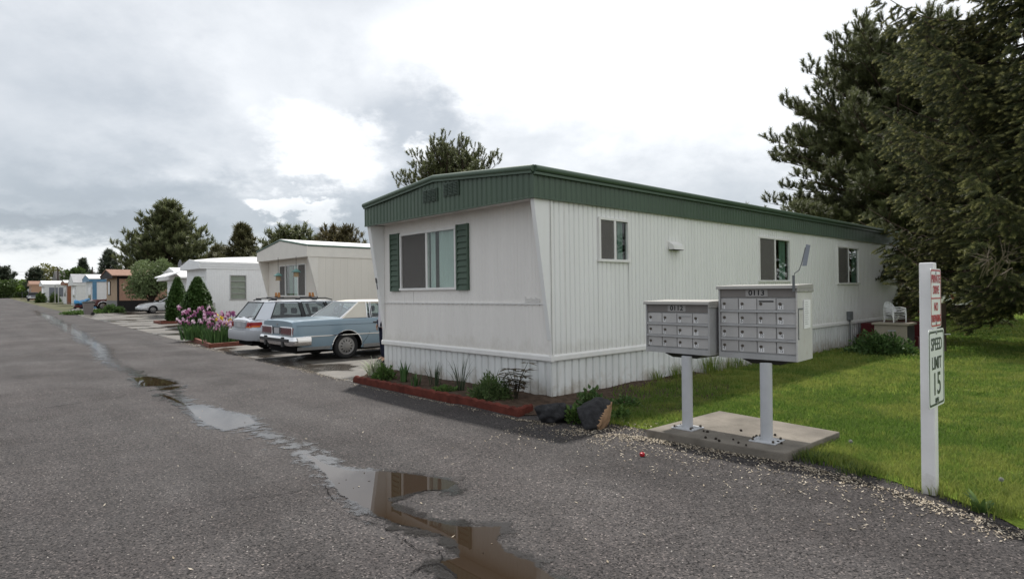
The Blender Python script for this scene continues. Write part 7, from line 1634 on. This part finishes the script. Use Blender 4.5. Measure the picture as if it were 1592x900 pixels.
# ---- standing water and damp film along the dip in the road
def wet_mat():
    m = bpy.data.materials.new('puddle_water'); t, n, l = nodes(m); n.remove(n['Principled BSDF']); g = n.new('ShaderNodeNewGeometry')
    a = n.new('ShaderNodeAttribute'); a.attribute_name = 'pool'; f = n.new('ShaderNodeAttribute'); f.attribute_name = 'film'
    nz = n.new('ShaderNodeTexNoise'); nz.inputs['Scale'].default_value = 14; nz.inputs['Detail'].default_value = 9; nz.inputs['Roughness'].default_value = .65; l.new(g.outputs['Position'], nz.inputs['Vector'])
    nz2 = n.new('ShaderNodeTexNoise'); nz2.inputs['Scale'].default_value = 5; nz2.inputs['Detail'].default_value = 9; nz2.inputs['Roughness'].default_value = .7; l.new(g.outputs['Position'], nz2.inputs['Vector'])
    def mth(op, x, y, cl=False):
        k = n.new('ShaderNodeMath'); k.operation = op; k.use_clamp = cl
        for i, q in enumerate((x, y)):
            if isinstance(q, (int, float)): k.inputs[i].default_value = q
            else: l.new(q, k.inputs[i])
        return k.outputs[0]
    pool = mth('ADD', a.outputs['Fac'], mth('MULTIPLY', mth('SUBTRACT', nz.outputs[0], .5), .10))
    r1 = n.new('ShaderNodeMapRange'); r1.inputs[1].default_value = -.004; r1.inputs[2].default_value = .008; l.new(pool, r1.inputs[0])
    film = mth('ADD', f.outputs['Fac'], mth('MULTIPLY', mth('SUBTRACT', nz2.outputs[0], .5), 2.2))
    r2 = n.new('ShaderNodeMapRange'); r2.inputs[1].default_value = .48; r2.inputs[2].default_value = .70; r2.inputs[4].default_value = .85; l.new(film, r2.inputs[0])
    water = n.new('ShaderNodeBsdfPrincipled'); water.inputs['Base Color'].default_value = (.030, .0195, .012, 1); water.inputs['Roughness'].default_value = .015; water.inputs['IOR'].default_value = 1.5; water.inputs['Specular IOR Level'].default_value = .5
    damp = n.new('ShaderNodeBsdfPrincipled'); damp.inputs['Base Color'].default_value = (.035, .032, .031, 1); damp.inputs['Roughness'].default_value = .08; damp.inputs['IOR'].default_value = 1.8; damp.inputs['Specular IOR Level'].default_value = .5
    bpn = n.new('ShaderNodeBump'); bpn.inputs['Strength'].default_value = .12; bpn.inputs['Distance'].default_value = .006; nz3 = n.new('ShaderNodeTexNoise'); nz3.inputs['Scale'].default_value = 60; l.new(g.outputs['Position'], nz3.inputs['Vector']); l.new(nz3.outputs[0], bpn.inputs['Height']); l.new(bpn.outputs[0], damp.inputs['Normal'])
    tr = n.new('ShaderNodeBsdfTransparent'); m1 = n.new('ShaderNodeMixShader'); l.new(r2.outputs[0], m1.inputs[0]); l.new(tr.outputs[0], m1.inputs[1]); l.new(damp.outputs[0], m1.inputs[2])
    m2 = n.new('ShaderNodeMixShader'); l.new(r1.outputs[0], m2.inputs[0]); l.new(m1.outputs[0], m2.inputs[1]); l.new(water.outputs[0], m2.inputs[2]); l.new(m2.outputs[0], n['Material Output'].inputs[0])
    return m
def water():
    G = lambda pts: [(gp(*p).x, gp(*p).y) for p in pts]
    P1 = G([(460, 696), (490, 722), (517.7, 752), (528, 769), (568.5, 791), (587, 803), (622.8, 817), (663, 825), (697, 837), (713, 847), (714, 869), (690, 872), (684, 875), (711, 900), (700, 960), (900, 960), (860, 900), (826, 874), (786, 859), (774, 840), (779, 820), (731, 820), (697, 818), (650, 806), (612, 793), (606, 776), (640, 768), (663, 763), (697, 762), (711, 751), (680, 744), (630, 737), (592, 733.6), (545, 733), (505, 722)])
    P2 = G([(290, 632), (312.8, 630), (342, 639), (386, 648), (398, 658), (378, 664), (352, 670), (322, 661), (305, 648)]); P3 = G([(207, 588), (229, 585.5), (262, 592), (276, 596), (262, 600), (220, 601)]); P4 = G([(243, 606.5), (262, 602), (285, 600.5), (268, 606.5)]); P5 = G([(246, 613.5), (262, 616), (287, 628), (292, 633), (280, 628)])
    path = [(880, 940), (800, 870), (735, 812), (660, 775), (560, 742), (480, 706), (400, 668), (330, 645), (270, 610), (225, 592), (180, 566), (145, 535), (110, 512), (80, 495), (55, 483), (35, 474.5), (20, 469)]
    pts = [g2(*p) for p in path]; C = np.array([(p.x, p.y) for p in pts]); wid = np.array([.1, .15, .2, .22, .30, .38, .36, .34, .34, .36, .38, .48, .6, .7, .8, .8, .8]) * .9
    seg = np.r_[0, np.cumsum(np.linalg.norm(np.diff(C, axis=0), axis=1))]; S = [0.0]
    while S[-1] < seg[-1] - .1: y = np.interp(S[-1], seg, C[:, 1]); S.append(S[-1] + max(.03, .0042 * y))
    S = np.array(S); cx = np.interp(S, seg, C[:, 0]); cy = np.interp(S, seg, C[:, 1]); k = np.ones(9) / 9; 
    d = np.stack([np.gradient(cx), np.gradient(cy)], 1); d = np.stack([np.convolve(np.pad(d[:, i], 20, mode='edge'), np.ones(41) / 41, 'valid') for i in range(2)], 1); d /= np.linalg.norm(d, axis=1, keepdims=True); nrm = np.stack([-d[:, 1], d[:, 0]], 1)
    m = 97; o = np.linspace(-1.75, 1.75, m); Pg = np.stack([cx, cy], 1)[:, None, :] + nrm[:, None, :] * o[None, :, None]; Q = Pg.reshape(-1, 2); W = np.interp(S, seg, wid); off = np.abs(np.tile(o, (len(S), 1)) + .07 * np.sin(S * .7)[:, None] * np.minimum(1, S / 12)[:, None]) / W[:, None]
    film = np.clip(.86 - off.reshape(-1) * .62, 0, 1); film = film * np.clip(.80 + (Q[:, 1] - 11) / 30, .76, 1); pool = np.full(len(Q), -1.)
    for P in (P1, P2, P3, P4, P5): pool = np.maximum(pool, poly_sd(P, Q))
    film = np.maximum(film * np.clip((np.tile(S[:, None], (1, m)).reshape(-1) - 1.2) / 2.2, 0, 1), np.clip(.72 + pool * 2.6, 0, 1)); film *= np.clip((78 - Q[:, 1]) / 30, 0, 1); film[np.abs(np.tile(o, len(S))) > 1.70] = 0
    i, j = np.meshgrid(np.arange(len(S) - 1), np.arange(m - 1), indexing='ij'); a = i * m + j; f = np.stack([a, a + 1, a + m + 1, a + m], -1).reshape(-1, 4); vmax = np.maximum(film, pool * 10 + .5)[f].max(1); f = f[vmax > .02]
    vs = np.concatenate([Q, (gz_np(Q[:, 1]) + .0065)[:, None]], 1); ob = np_mesh('puddle_water', vs, f[:, ::-1], wet_mat(), None, {'pool': pool, 'film': film}); tag(ob, kind='structure')
water()
# road stones: loose chips on the near asphalt
def chips():
    r = np.random.default_rng(31); n = 3600; Y = 2.6 + 9 * r.random(n) ** 1.4; P = np.stack([(r.random(n) * 2 - 1) * Y * .95, Y], 1); road = [(p[0], p[1]) for p in edge] + [(-30, 45), (-30, 1), (6, 1)]; P = P[inside(road, P)]; n = len(P); bv = np.array([(-1, -1, -.3), (1, -.8, -.3), (.8, 1, -.3), (-.9, .9, -.3), (.1, 0, .8)]); bf = np.array([(0, 1, 4), (1, 2, 4), (2, 3, 4), (3, 0, 4)]); d = np.stack([r.normal(size=n) * .25, r.normal(size=n) * .25, np.ones(n)], 1)
    Q, f, A = scatter(bv, bf, np.concatenate([P, np.full((n, 1), .004)], 1), frames(d, r.random(n) * 6), .0028 + .0035 * r.random(n) ** 2); A['tip'] = np.repeat((r.random(n) < .45) * 1., 5)
    m = foliage('road_chips', (.14, .13, .12), (.38, .35, .32), (.02, .019, .018), rough=.8, trans=0); tag(np_mesh('gravel', Q, f, m, None, A), 'loose stone chips on the asphalt', 'gravel', kind='stuff')
chips()
